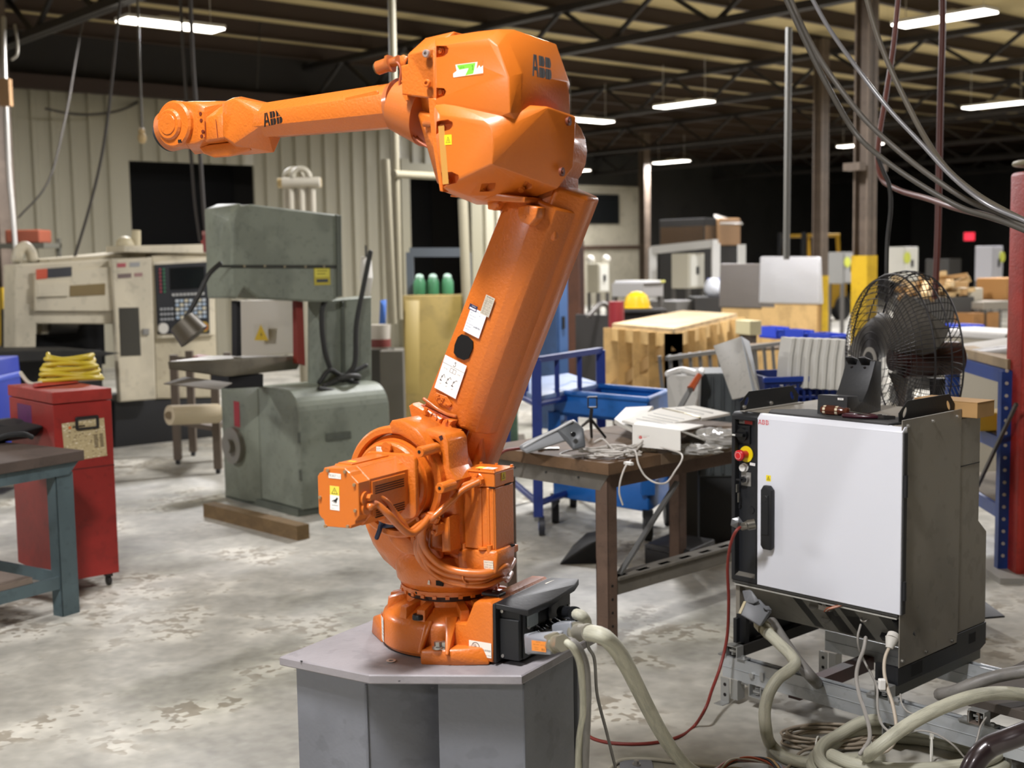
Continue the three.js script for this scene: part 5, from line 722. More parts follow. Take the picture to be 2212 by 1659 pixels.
{
  const s = thing('barcode_scanner', 'grey and black handheld scanner lying on the table with a red cord', 'scanner');
  part(s, 'grip', [hull([[0.0411,0.8537,-5.6439], [0.0662,0.8698,-5.6456], [0.2188,0.9488,-5.5529], [0.2425,0.9149,-5.4993], [0.0651,0.8443,-5.5928], [0.2227,0.9333,-5.6519], [0.0458,0.8375,-5.7227]], .012)], mat(0x8b8d90, .35));
  part(s, 'head', [hull([[0.2004,0.943,-5.5523], [0.2395,0.9707,-5.5551], [0.2637,0.9828,-5.5061], [0.2968,0.9549,-5.453], [0.3026,0.8901,-5.4265], [0.2626,0.8808,-5.4256], [0.2483,0.9218,-5.4497], [0.2636,0.9579,-5.6342], [0.2941,0.9266,-5.6311], [0.2962,0.8678,-5.6052]], .01)], mat(0x55585b, .4));
  part(s, 'window', disc(0, 0, 0, .011, .01, 'z').rotateY(.3).translate(...[0.2577,0.9439,-5.3916]), blkGloss);
  part(s, 'trim', tube([[0.049,0.8615,-5.6045],[0.127,0.9089,-5.569],[0.2116,0.9569,-5.5236],[0.2563,0.9888,-5.4765]], .006, 30, 8), mat(0xc9cacb, .3));
  part(s, 'cord', tube([[0.0455,0.842,-5.693],[0.0036,0.846,-5.6432],[-0.0376,0.846,-5.5929],[-0.0745,0.8217,-5.5403],[-0.0869,0.7779,-5.4957],[-0.0953,0.7495,-5.4829]], .007, 40, 8), redJacket);
  const tp = thing('mini_tripod', 'small black phone tripod standing on the table behind the scanner', 'tripod');
  const a = [0.4497,0.823,-6.1226], b = [0.3828,0.823,-6.1302], c = [0.3429,0.823,-6.472], top = [0.3744,0.9237,-6.0529];
  for (const p of [a, b, c]) part(tp, 'leg', rod(p, top, .006, .008, 8), blk);
  part(tp, 'clamp', [bar(top, [top[0] + .005, top[1] + .05, top[2]], .016, .016), bx(.045, .006, .02, top[0] + .01, top[1] + .055, top[2]), bx(.006, .05, .02, top[0] + .03, top[1] + .08, top[2]), bx(.045, .006, .02, top[0] + .01, top[1] + .105, top[2]), bx(.006, .05, .02, top[0] - .012, top[1] + .08, top[2])], blk);
}
{
  const paper = mat(0xe6e3da, .7), spine = mat(0xdad7cf, .45);
  const b = thing('ring_binder', 'open white ring binder standing on its spine with small red mark', 'binder');
  const q = (px, py, d) => 0;
  part(b, 'spine', hull([[0.5379,0.9463,-5.6733], [0.7405,0.9276,-5.5709], [0.7364,0.8412,-5.5422], [0.5344,0.8499,-5.6436], [0.5397,0.9437,-5.6931], [0.7431,0.9249,-5.5907], [0.7391,0.8381,-5.562], [0.5363,0.847,-5.6634]]), spine);
  part(b, 'cover', hull([[0.7405,0.9276,-5.5709], [0.9911,0.788,-6.0394], [0.7404,0.9215,-5.5703], [0.991,0.7814,-6.0387], [1.001,0.7744,-6.239], [0.7995,0.8728,-6.0478], [1.0009,0.7676,-6.2383]]), spine);
  part(b, 'cover', hull([[0.5378,0.9421,-5.6728], [0.6363,0.8942,-6.2509], [0.6362,0.8851,-6.25], [0.9301,0.873,-6.1483], [0.9299,0.8641,-6.1474], [0.7404,0.9235,-5.5705], [0.7431,0.9249,-5.5907]]), spine);
  sticker(b, 'red_mark', .055, .022, (c, w, h) => { c.fillStyle = '#dad7cf'; c.fillRect(0, 0, w, h); c.fillStyle = '#c93a34'; c.beginPath(); c.arc(w * .25, h * .5, h * .34, 0, 7); c.fill(); c.fillStyle = '#eee'; c.fillRect(w * .22, h * .35, w * .03, h * .3); c.fillStyle = '#c93a34'; c.font = h * .45 + 'px sans-serif'; c.fillText('hermes', w * .5, h * .66, w * .5); }, [0.5832,0.8905,-5.6325], [-.05, -.38, -.02]);
  const o = thing('open_manual', 'thick white manual lying open over the binder, pages fanned', 'manual');
  const leaf = (p, m, n) => part(o, n, hull(p), m);
  leaf([[0.4955,0.9091,-6.1519], [0.5884,0.9168,-6.5547], [0.7387,0.91,-6.6545], [0.5615,0.879,-5.948], [0.4951,0.8867,-6.1497], [0.5614,0.8704,-5.9471], [0.7434,0.8978,-6.6533]], spine, 'cover');
  leaf([[0.5229,0.9147,-6.052], [0.7707,0.9115,-6.5541], [0.942,0.8814,-6.3502], [0.6545,0.9016,-5.8999], [0.5227,0.9037,-6.0509], [0.7706,0.902,-6.5532], [0.9418,0.8698,-6.349], [0.6543,0.8908,-5.8989]], paper, 'page_block');
  leaf([[0.7707,0.9092,-6.5539], [0.958,0.9089,-6.6544], [1.1279,0.8796,-6.551], [0.949,0.879,-6.3499], [0.7705,0.8996,-6.553], [1.1277,0.8676,-6.5498], [0.9488,0.8674,-6.3488]], paper, 'page_block');
  part(o, 'ring_bar', tube([[0.7779,0.909,-6.5338],[0.8814,0.891,-6.4516],[0.942,0.8814,-6.3502]], .006, 12, 8), mat(0x9a8f70, .3, .8));
  const pr = mat(0xb3b3b0, .8); for (let i = 0; i < 6; i++) part(o, 'text_line', bar(...[[[0.5939,0.918,-6.0523], [0.7255,0.9025,-5.9503]], [[0.628,0.92,-6.1028], [0.7581,0.9042,-6.0007]], [[0.6603,0.9222,-6.1532], [0.7933,0.9038,-6.0509]], [[0.6963,0.9208,-6.2335], [0.8331,0.9018,-6.1311]], [[0.8474,0.9032,-6.5533], [0.9759,0.8847,-6.451]], [[0.9009,0.9048,-6.5937], [1.0312,0.8848,-6.5012]]][i].map((p) => [p[0], p[1] + .003, p[2]]), .008, .002), pr);
  const bag = thing('plastic_bag', 'crumpled clear plastic bag lying against the binder', 'bag');
  const R = rng(8), g = new THREE.SphereGeometry(.09, 26, 16).scale(1.5, .55, 1); const p = g.attributes.position; for (let i = 0; i < p.count; i++) { const k = .82 + .4 * R(); p.setXYZ(i, p.getX(i) * k, Math.max(-.03, p.getY(i) * k), p.getZ(i) * k); }
  part(bag, 'film', flat(g.toNonIndexed()).translate(...[0.96,0.8293,-5.943]), mat(0xcfcdc8, .25, 0, { transmission: .45, clearcoat: .6 }));
  const bg2 = flat(g.toNonIndexed()); bg2.scale(.9, .5, .7).translate(...[0.8189,0.8214,-5.691]); part(bag, 'film', bg2, mat(0xcfcdc8, .25, 0, { transmission: .45, clearcoat: .6 }));
  const cc = thing('network_cable', 'tangled white network cable coiled at the table corner', 'cable');
  const C = [0.4275,0.824,-5.5526], pts = []; for (let k = 0; k <= 60; k++) { const a = k / 60 * Math.PI * 2 * 7, r = .085 + .028 * Math.sin(k * 2.3); pts.push([C[0] + r * 1.25 * Math.cos(a), C[1] + .004 + .028 * k / 60 + .004 * Math.sin(k * 1.3), C[2] + r * Math.sin(a)]); }
  const wj = mat(0xc9c4bc, .5);
  part(cc, 'coil', tube(pts, .0042, 380, 7), wj);
  part(cc, 'loop', tube([[0.3668,0.8712,-5.6457],[0.3981,0.8851,-5.6471],[0.4531,0.8468,-5.5629],[0.5596,0.8636,-5.6047],[0.6113,0.9121,-5.7],[0.6484,0.9152,-5.7506],[0.611,0.8913,-5.6979],[0.5328,0.8424,-5.5423],[0.4428,0.8292,-5.4405]], .0042, 60, 7), wj);
  part(cc, 'loop', tube([[0.3365,0.8439,-5.6631],[0.2409,0.8349,-5.622],[0.2075,0.8303,-5.5612],[0.2678,0.8264,-5.5407],[0.3684,0.838,-5.5218],[0.4719,0.8576,-5.5438],[0.5822,0.8603,-5.6245],[0.6958,0.8459,-5.5427],[0.7243,0.8424,-5.3916],[0.7093,0.8211,-5.3392],[0.6892,0.7921,-5.3363],[0.6515,0.7364,-5.3509],[0.6098,0.7367,-5.3308],[0.5632,0.7614,-5.3534],[0.5344,0.8109,-5.3583],[0.5273,0.8577,-5.4434],[0.508,0.8564,-5.4935]], .0042, 110, 7), wj);
  part(cc, 'loop', tube([[0.4974,0.8342,-5.3405],[0.4699,0.8119,-5.2981],[0.4495,0.7541,-5.2924],[0.4464,0.7019,-5.3073],[0.4611,0.6492,-5.3221]], .0042, 30, 7), wj);
  part(cc, 'plug', [bx(.02, .012, .045, 0, 0, 0, .002).rotateY(.6).translate(...[0.4876,0.8259,-5.3196])], mat(0xd6d3cc, .4));
  const bk = thing('steel_bracket', 'small bright metal bracket beside the scanner on the table', 'bracket'); const bp = [0.1525,0.822,-5.786]; part(bk, 'plate', bx(.12, .006, .05, bp[0], bp[1] + .003, bp[2], .002), steelM); part(bk, 'post', [rod([bp[0] - .02, bp[1], bp[2]], [bp[0] - .02, bp[1] + .04, bp[2]], .012, .012, 16)], steelM);
  const b2 = thing('steel_fitting', 'pair of shiny pipe fittings beside the white cable coil', 'fitting'); const fp = [0.5661,0.822,-5.6722]; part(b2, 'body', [rod([fp[0], fp[1], fp[2]], [fp[0], fp[1] + .04, fp[2]], .014, .012, 6), rod([fp[0] + .04, fp[1], fp[2] + .005], [fp[0] + .04, fp[1] + .035, fp[2] + .005], .014, .012, 6), bx(.11, .006, .05, fp[0] + .02, fp[1] + .003, fp[2], .002)], mat(0xb3aa98, .3, .8));
}
// black wedges on the floor under the table
{
  const w = thing('wheel_chock', 'black rubber wedge on the floor behind the table leg', 'wheel chock');
  part(w, 'wedge', hull([[0.2591,0.002,-6.9367], [0.4833,0.002,-6.9432], [0.4992,0.002,-7.1644], [0.3499,0.002,-7.363], ...[[0.4839,0,-6.9514], [0.4997,0,-7.1728]].map((p) => [p[0], .13, p[2]]), ...[[0.3863,0,-6.9579], [0.4032,0,-7.249]].map((p) => [p[0] + .02, .1, p[2]])], .008), mat(0x1b1a1a, .75, 0, { bump: .001 }));
  const b = thing('black_case', 'flat black plastic case on the floor under the table', 'case');
  part(b, 'shell', hull([[0.7312,0.002,-6.9266], [0.9423,0.002,-6.7653], [1.1116,0.002,-7.0099], [0.8995,0.002,-7.1826], ...[[0.732,0,-6.9347], [0.9434,0,-6.7733], [1.1129,0,-7.0181], [0.9006,0,-7.1911]].map((p) => [p[0], .1, p[2]])], .01), mat(0x222122, .5));
  part(b, 'lid_seam', tube([[0.7316,0.001,-6.9307], [0.9429,0.001,-6.7693], [1.1122,0.001,-7.014]].map((p) => [p[0], .085, p[2] + .012]), .003, 20, 5), blkGloss);
}

// ------------------------------------------------------------------ left: bench, tool chest
const blueGrn = mat(0x55666a, .55, .1, { dirt: 1 });
{
  const t = thing('steel_workbench', 'low steel workbench with dark brown top beside the red chest', 'workbench', [-2.0879,0.8,-6.1405],0.9948);
  part(t, 'top', bb([-1.9, -.05, -.8], [0, 0, .0], .004), mat(0x54473f, .7, 0, { dirt: 1.5, bump: .0006 }));
  part(t, 'apron', hull([[-1.88, -.052, -.02], [-.02, -.052, -.02], [-1.88, -.11, -.02], [-.08, -.11, -.02], [-1.88, -.052, -.03], [-.02, -.052, -.03], [-1.88, -.11, -.03], [-.08, -.11, -.03]]), blueGrn);
  for (const [x, z] of [[-.1, -.03], [-.1, -.74], [-1.8, -.03], [-1.8, -.74]]) part(t, 'leg', [bb([x - .05, -.8, z - .006], [x + .05, -.1, z]), bb([x - .05, -.8, z - .07], [x - .044, -.1, z])], blueGrn);
  part(t, 'lower_rail', [bb([-1.8, -.66, -.05], [-.08, -.6, -.035]), bb([-.1, -.66, -.72], [-.085, -.6, -.04])], blueGrn);
  part(t, 'lower_shelf', bb([-1.8, -.6, -.72], [-.3, -.57, -.04], .002), mat(0x7a6c60, .75, 0, { dirt: 1 }));
}
{
  const b = thing('tool_bag', 'flat black fabric tool bag with handle on the low workbench', 'bag');
  part(b, 'body', hull([[-2.697,0.81,-6.2929], [-2.5123,0.81,-6.6024], [-2.5215,0.82,-6.7817], [-2.899,0.82,-7.2823], [-3.033,0.82,-7.0935], [-2.4313,0.87,-6.509], [-2.7507,0.86,-6.9091], [-2.8129,0.86,-6.5754]], .008), mat(0x1b1b1c, .8, 0, { bump: .001 }));
  part(b, 'strap', tube([[-2.2559,0.9446,-5.5023],[-2.1753,0.9704,-5.4546],[-2.1229,0.9708,-5.4747],[-2.1172,0.9475,-5.5528]], .012, 24, 6), mat(0x111112, .8));
  const f = thing('folded_cloth', 'folded dark cloth lying on the workbench behind the black bag', 'cloth'); part(f, 'fold', hull([[-2.7907,0.86,-6.7582], [-2.7404,0.86,-6.9479], [-2.59,0.86,-6.7909], [-2.5602,0.86,-6.5451], [-2.6589,0.885,-6.7411], [-2.7076,0.885,-6.557]], .006), mat(0x2b2a2a, .85));
}
const chestRed = mat(0x9a2620, .5, 0, { dirt: .9, bump: .0004 });
{
  const t = thing('tool_chest', 'tall red steel tool cabinet on casters with worn sticker', 'tool cabinet', [-2.1002,0.07,-6.6311],0.7156);
  const w = [-0.2459,0.0068], tp = [-0.0079,0.9842], tl = [-0.3094,0.9751], D = .62;
  const W0 = tl[0], Ht = tp[1];
  part(t, 'body', bb([W0, 0, -D], [0, Ht - .065, 0], .004), chestRed);
  part(t, 'lid', bb([W0 - .004, Ht - .06, -D - .004], [.004, Ht, .005], .006), mat(0xa33028, .5, 0, { dirt: 1.2 }));
  part(t, 'purple_patch', bb([W0 - .0012, Ht - .26, -.5], [W0 + .001, Ht - .09, -.3]), mat(0x5f2058, .6, 0, { dirt: 2 }));
  part(t, 'panel_seam', bb([W0, Ht * .585, -.01], [.001, Ht * .585 + .004, .0015]), mat(0x3a0e0c, .7));
  part(t, 'handle_frame', ext(rrect(-.2, Ht - .205, -.075, Ht - .135, .01), 0, .012, .003, 1, [rrect(-.186, Ht - .193, -.089, Ht - .147, .005)]), mat(0x1d1b1b, .5));
  part(t, 'handle_pocket', bb([-.186, Ht - .193, -.006], [-.089, Ht - .147, .001]), mat(0x7a736b, .5));
  const a = [-0.1533,0.7261,0.001];
  sticker(t, 'parts_sticker', .225, .2, (c, w, h) => { const R = rng(5); c.fillStyle = '#b7a67e'; c.fillRect(0, 0, w, h); for (let i = 0; i < 260; i++) { c.fillStyle = ['#d8caa6', '#8f7c55', '#e8dec4', '#6d5b3d'][i % 4]; c.fillRect(R() * w, R() * h, 2 + R() * w * .05, 1 + R() * h * .02); } c.fillStyle = '#d2692c'; c.fillRect(w * .15, h * .1, w * .06, h * .07); c.fillStyle = '#4a3d2a'; c.fillRect(w * .24, h * .11, w * .3, h * .05); for (let i = 0; i < 12; i++) { c.fillRect(w * .72, h * (.4 + i * .03), w * .09, h * .018); c.fillRect(w * .86, h * (.4 + i * .03), w * .08, h * .018); } }, [a[0], a[1], .0012], [0, 0, .04], 220);
  for (const [x, z] of [[-.04, -.05], [W0 + .05, -.05], [-.04, -D + .06], [W0 + .05, -D + .06]]) part(t, 'caster', [bx(.035, .02, .035, x, -.012, z), disc(x, -.045, z, .025, .018, 'x', 18)], mat(0x2c2a28, .5));
  const sc = [-2.2644,1.06,-6.739], h = thing('air_hose', 'yellow air hose coiled on the red tool cabinet', 'hose'); const pts = [];
  const C = [-0.1644,0.9833,-0.2];
  const ctr = [-2.4513,1.05,-7.0227]; for (let k = 0; k <= 64; k++) { const a = k / 64 * Math.PI * 2 * 6.5, r = 1 - .28 * k / 64 + .07 * Math.sin(k * 1.9); pts.push([ctr[0] + .165 * r * Math.cos(a), ctr[1] + .016 + .13 * k / 64 + .01 * Math.sin(k * 1.1), ctr[2] - .05 + .15 * r * Math.sin(a)]); }
  part(h, 'coil', tube(pts, .0125, 420, 9), mat(0xc9b22c, .45));
  part(h, 'end', tube([pts[0], ...[[-2.573,1.0571,-6.9706],[-2.6179,1.0526,-6.9199],[-2.643,1.0656,-6.9212],[-2.6801,1.114,-6.926]]], .011, 24, 8), mat(0xd8d4c4, .5));
  const bk = thing('red_book', 'thin red folder lying under the yellow hose on the cabinet', 'folder'); part(bk, 'cover', hull([[-2.5557,1.05,-6.786], [-2.397,1.05,-7.0138], [-2.4823,1.05,-7.189], [-2.6436,1.05,-7.0018], [-2.5085,1.062,-6.6608], [-2.3527,1.062,-6.8843], [-2.4365,1.062,-7.0563], [-2.5947,1.062,-6.8726]]), mat(0xb01f24, .5));
}
{
  const b = thing('blue_bin', 'bright blue plastic wheeled bin partly behind the workbench', 'bin'); const p = [-3.9669,0,-9.4505];
  b.position.set(p[0], 0, p[2]);
  part(b, 'body', [hull([[-.3, .3, -.25], [.22, .3, -.25], [-.3, .3, .2], [.22, .3, .2], [-.3, 1.0, -.3], [.17, 1.0, -.3], [-.3, 1.0, .25], [.17, 1.0, .25]], .01)], mat(0x1a36a8, .45));
  part(b, 'rim', bb([-.36, .84, -.33], [.2, .89, .27], .02), mat(0x3a55c4, .4));
  part(b, 'base_pan', bb([-.3, .14, -.3], [.3, .3, .3], .01), mat(0x16309c, .45));
  part(b, 'wheel', disc(.1, .1, .22, .1, .05, 'x', 26), mat(0x1b1a1a, .6)); part(b, 'hub', disc(.1, .1, .22, .045, .056, 'x', 20), mat(0x8a8780, .5));
}
// ------------------------------------------------------------------ CNC lathe
const cream = mat(0xc6bda6, .5, 0, { dirt: .5 }), creamD = mat(0xb5ab92, .5, 0, { dirt: .6 }), dk = mat(0x0f0f10, .6), mach = mat(0x262522, .6, .2, { dirt: 1 });
{
  const t = thing('cnc_lathe', 'cream enclosed CNC lathe with black control panel and sliding door', 'machine tool', [-3.2059,0,-12.1731],0.7156);
  const fr = (n, pts, z0, z1, m, b = .006) => part(t, n, ext([...pts].reverse(), z0, z1, b), m);
  fr('headstock_cover', [[-1.5212,1.7045],[-0.6392,1.741],[-0.6681,1.1507],[-1.3717,1.1833],[-1.384,0.9514],[-1.5613,0.9621]], -.2, .1, cream, .01);
  const hc = t.children.at(-1);
  fr('front_panel', [[-1.3641,1.6212],[-0.6601,1.6739],[-0.6799,1.2702],[-1.3813,1.298]], .08, .14, cream, .004);
  fr('window_slot', [[-1.0677,1.5125],[-0.7418,1.5248],[-0.747,1.4203],[-1.0728,1.414]], .13, .146, mat(0x77653f, .5), .002);
  fr('front_step', [[-1.3635,1.5405],[-1.0826,1.5498],[-1.0893,1.4187],[-1.3699,1.4196]], .12, .16, cream, .004);
  fr('cavity', [[-1.3176,1.2919],[-0.5778,1.2798],[-0.5855,0.7542],[-1.3434,0.8056]], -.9, -.3, dk, .0);
  fr('chuck_housing', [[-1.2363,1.2855],[-1.1437,1.2818],[-1.1458,1.08],[-1.2474,1.0768]], -.5, -.1, cream);
  const ck = [-1.0663,1.183,-0.15]; part(t, 'chuck', [disc(ck[0], ck[1], ck[2], .13, .25, 'x', 28), disc(ck[0] + .14, ck[1], ck[2], .07, .08, 'x', 20)], mat(0x55524c, .35, .7));
  fr('sliding_door', [[-0.6831,1.741],[-0.298,1.7531],[-0.3137,0.434],[-0.6674,0.4385]], .1, .18, cream, .008);
  fr('door_window', [[-0.641,1.2996],[-0.4493,1.2965],[-0.4478,0.8519],[-0.6449,0.8558]], .17, .186, mat(0x3b3932, .35), .003);
  fr('door_handle', [[-0.4248,1.0993],[-0.3613,1.0962],[-0.3641,1.0362],[-0.4276,1.0395]], .17, .2, mat(0x8d8b86, .4, .4));
  fr('control_cabinet', [[-0.2451,1.7709],[0.407,1.8261],[0.3848,0.3846],[-0.2618,0.4215]], -.8, .06, creamD, .01);
  fr('control_frame', [[-0.2624,1.7104],[0.3671,1.7457],[0.3545,0.9957],[-0.259,0.9928]], .05, .11, cream, .006);
  const cp = fr('control_panel', [[-0.2456,1.6842],[0.3056,1.702],[0.2906,1.0176],[-0.2434,1.0362]], .1, .125, mat(0x17191d, .4), .003);
  const g = [0.0175,1.3611,0.126];
  part(t, 'screen', ext([[-0.0987,1.6515],[0.2548,1.663],[0.2554,1.4552],[-0.0987,1.4476]].reverse(), .124, .132, .002), mat(0x101214, .15));
  for (let r = 0; r < 1; r++) for (let k = 0; k < 9; k++) { const a = [[-0.0759,1.3991,0.127], [0.2304,1.4028,0.127]]; part(cp, 'soft_key', bx(.028, .024, .012, lerp(a[0][0], a[1][0], k / 8), lerp(a[0][1], a[1][1], k / 8), .128), mat(0x9a9a96, .5)); }
  for (let r = 0; r < 5; r++) for (let k = 0; k < 7; k++) { const a = [[-0.0408,1.3412,0.127], [0.2374,1.3405,0.127], [-0.0432,1.1839,0.127]]; part(cp, 'key', bx(.034, .026, .012, lerp(a[0][0], a[1][0], k / 6), lerp(a[0][1], a[2][1], r / 4), .128), mat([0xa9b0b4, 0x8fa0b0, 0xb8b29c][(k + r) % 3], .5)); }
  for (let r = 0; r < 3; r++) for (let k = 0; k < 4; k++) { const a = [[-0.2035,1.2689,0.127], [-0.096,1.2691,0.127], [-0.2079,1.1736,0.127]]; part(cp, 'key', bx(.024, .022, .012, lerp(a[0][0], a[1][0], k / 3), lerp(a[0][1], a[2][1], r / 2), .128), mat(0x8d8f90, .5)); }
  for (let r = 0; r < 7; r++) for (let k = 0; k < 2; k++) { const a = [[-0.2002,1.6404,0.127], [-0.1629,1.644,0.127], [-0.2051,1.4334,0.127]]; part(cp, 'pilot', bx(.018, .02, .01, lerp(a[0][0], a[1][0], k), lerp(a[0][1], a[2][1], r / 6), .128), mat(k ? 0x2e6a48 : 0x8a2f3c, .5)); }
  const hw = [-0.1992,1.0908,0.13], es = [0.2246,1.0836,0.13]; part(cp, 'hand_wheel', disc(hw[0], hw[1], .14, .05, .03, 'z', 26), mat(0xb9b6ae, .4)); part(cp, 'stop_button', [disc(es[0], es[1], .14, .03, .04, 'z', 20)], mat(0x8a2a1c, .4)); part(cp, 'stop_collar', disc(es[0], es[1], .13, .05, .012, 'z', 24), mat(0xa58a2a, .5));
  fr('logo_strip', [[-1.3622,1.6614],[-1.264,1.6677],[-1.2687,1.5787],[-1.3669,1.5728]], .138, .145, mat(0xc05238, .5), .001); fr('name_strip', [[-1.264,1.6677],[-1.0433,1.6803],[-1.0477,1.5941],[-1.2685,1.5827]], .138, .145, mat(0x35363a, .5), .001);
  for (const [q, c] of [[[[-0.6377,1.7026],[-0.5536,1.7055],[-0.5554,1.6677],[-0.6395,1.6649]], 0x9c4a50], [[[-0.5179,1.7092],[-0.4192,1.712],[-0.4212,1.6696],[-0.5199,1.6671]], 0x8a8a88], [[[-0.638,1.6062],[-0.5047,1.6119],[-0.5067,1.5697],[-0.64,1.5643]], 0x6a5a56], [[[-0.4779,1.6114],[-0.3967,1.614],[-0.3983,1.5801],[-0.4795,1.5776]], 0x8b6a66]]) fr('decal', q, .179, .1825, mat(c, .5), .0005);
  fr('apron', [[-0.6634,0.4362],[0.401,0.3902],[0.383,-0.0297],[-0.6849,-0.0031]], -.9, .04, mat(0x1c1d1f, .5), .01);
  fr('bed', [[-2.233,0.9638],[-0.7805,0.9264],[-0.8056,0.0569],[-2.2813,0.1231]], -1.0, .1, mat(0x141516, .55), .01);
  fr('chip_tray', [[-2.2965,1.0217],[-1.1838,0.9752],[-0.8676,0.9237],[-1.1468,0.8921],[-2.3028,0.9127]], .1, .7, mach, .01);
  part(t, 'roof_cover', [ext([[-1.1746,1.7498],[-0.7006,1.7776],[-0.153,1.824],[0.4776,1.8504],[0.4853,1.7962],[-0.1562,1.7541],[-1.1772,1.7003]].reverse(), -.9, -.05, .01)], creamD);
  const kb = [-0.3814,1.8924,-0.2]; part(t, 'mist_collector', [sph(kb[0], kb[1] - .02, kb[2], .085), rod([kb[0] + .1, kb[1] - .1, kb[2]], [kb[0] + .12, kb[1] + .12, kb[2]], .05, .04, 18)], mat(0xb5ab8e, .5));
  part(t, 'pipe', tube([[-1.3656,1.7542,-0.3],[-1.3364,1.8367,-0.3],[-1.2809,1.8653,-0.3],[-1.2376,1.8151,-0.3],[-1.2242,1.7523,-0.3]], .05, 24, 12), cream);
  const bl = [0.3412,1.863,0]; part(t, 'beacon', [disc(bl[0], bl[1], bl[2], .035, .1, 'y', 18), disc(bl[0], bl[1] - .1, bl[2], .02, .14, 'y', 14)], mat(0x9a3a34, .4)); 
  part(t, 'top_tray', ext([[-0.5269,1.8621],[0.4121,1.8742],[0.408,1.7809],[-0.5298,1.803]].reverse(), -.3, .1, .006), cream);
}
// ------------------------------------------------------------------ vertical bandsaw
const sage = mat(0x868c7d, .5, .05, { dirt: 1, bump: .0004 }), sageD = mat(0x5d6257, .55, .05, { dirt: 1 });
{
  const t = thing('vertical_bandsaw', 'tall grey-green vertical bandsaw with rounded base cabinet and table', 'bandsaw', [-1.4117,0,-8.3574],0.7156);
  const fr = (n, pts, z0, z1, m, b = .008) => part(t, n, ext([...pts].reverse(), z0, z1, b), m);
  const dep = -[-0.5278,-0.0174][0], dep2 = -[-1.0122,-0.0545][0];
  // base cabinet: profile in z-y, run along x
  const yt = [0.1081,0.8435][1], xw = [0.7322,0.5728][0];
  const prof = [[0, .05], [0, yt - .17], ...circ(-.17, yt - .17, .17, 8, 0, 90), [-dep, yt], [-dep, .05]];
  part(t, 'base_cabinet', ext(prof.map(([z, y]) => [-z, y]).reverse().map((p) => p), 0, xw, .008).rotateY(Math.PI / 2), sage);
  part(t, 'plinth', bb([-.02, 0, -dep2], [xw + .02, .05, -.02]), sageD);
  part(t, 'drive_cabinet', hull([[.0, .03, -dep], [.0, .03, -dep2], [-.02, yt, -dep2], [.0, yt - .02, -dep], [.3, .03, -dep], [.3, .03, -dep2], [.3, yt, -dep2], [-.04, .03, -dep2 + .05], [-.04, yt - .1, -dep2 + .05], [-.04, .03, -dep - .12], [-.04, yt - .1, -dep - .12]], .004), sage);
  const hd = [0.2996,0.5072]; part(t, 'grab_handle', [bb([hd[0] - .1, hd[1] - .02, .0], [hd[0] + .1, hd[1] + .03, .015], .006), bb([hd[0] - .09, hd[1] - .01, .01], [hd[0] + .09, hd[1] + .0, .018])], sageD);
  part(t, 'hinge', [rod([-.004, .25, .0], [-.004, .32, 0], .01), rod([-.004, .5, 0], [-.004, .57, 0], .01)], sageD);
  const wv = [-0.7909,0.4083]; part(t, 'wheel_hub', [disc(-.055, wv[1], wv[0], .13, .05, 'x', 32), disc(-.09, wv[1], wv[0], .05, .05, 'x', 20)], mat(0x8d8a80, .5, .2));
  part(t, 'hazard_tag', [bb([-.046, yt - .3, -dep2 + .22], [-.041, yt - .12, -dep2 + .3])], mat(0xa8383c, .5));
  // column, head
  fr('column', [[0.3768,1.4213],[0.8041,1.4397],[0.7825,0.7765],[0.3546,0.8107]], -.46, -.28, sage);
  fr('column_rib', [[0.5329,1.4101],[0.5482,1.4096],[0.5399,0.8313],[0.5206,0.8328]], -.3, -.25, sageD, .002);
  const hp = [[-0.4804,1.4826],[-0.4982,1.6009],[-0.4843,1.9232],[-0.458,2.0052],[-0.4072,2.0468],[-0.3167,2.0775],[-0.1553,2.0681],[0.4696,2.0115],[0.4577,1.4526],[0.2811,1.4206],[-0.0419,1.438],[-0.246,1.5112],[-0.3831,1.4437]];
  const hf = [[-0.3717,1.4791],[-0.3766,1.5982],[-0.3584,1.9532],[-0.3325,2.0183],[-0.2907,2.0602],[-0.2062,2.0703],[0.4695,2.0083],[0.4577,1.4526],[0.3738,1.4174],[0.2444,1.4219],[-0.1799,1.4578],[-0.2858,1.5303],[-0.3423,1.4632]];
  fr('head', hf, -.5, -.15, sage, .012);
  part(t, 'head_side', hull([...[[-0.5333,1.472], [-0.4934,1.9642], [-0.4114,2.0374]].map((p) => [hf[0][0] + .01, p[1], -.48]), [hf[0][0] + .02, hf[0][1], -.16], [hf[2][0] + .02, hf[2][1], -.16], [hf[4][0], hf[4][1], -.17], [hf[4][0], hf[4][1] + .01, -.45]], .012), sage);
  fr('rear_strip', [[0.4301,2.0073],[0.4674,2.0045],[0.4559,1.4529],[0.4182,1.4541]], -.5, -.13, sageD, .004);
  fr('trim_strip', [[-0.4863,1.6829],[0.4665,1.6647],[0.4658,1.6458],[-0.4871,1.6653]], -.16, -.138, mat(0x34362f, .5), .003);
  for (const px of [[-0.2878,1.6708,-0.136], [-0.1383,1.6684,-0.136], [0.0112,1.6629,-0.136], [0.1716,1.6602,-0.136], [0.3176,1.6577,-0.136]]) part(t, 'strip_screw', disc(px[0], px[1], px[2], .009, .006), mat(0x8a8168, .4));
  sticker(t, 'yellow_notice', .13, .125, (c, w, h) => { c.fillStyle = '#b7a83c'; c.fillRect(0, 0, w, h); c.fillStyle = '#d6cc52'; c.fillRect(w * .06, h * .06, w * .88, h * .5); c.fillStyle = '#39404a'; c.fillRect(w * .15, h * .68, w * .7, h * .16); c.fillStyle = '#8d7f24'; c.fillRect(w * .2, h * .2, w * .6, h * .05); c.fillRect(w * .2, h * .36, w * .5, h * .05); }, [0.3083,1.5954,-0.148], [0, 0, 0], 300);
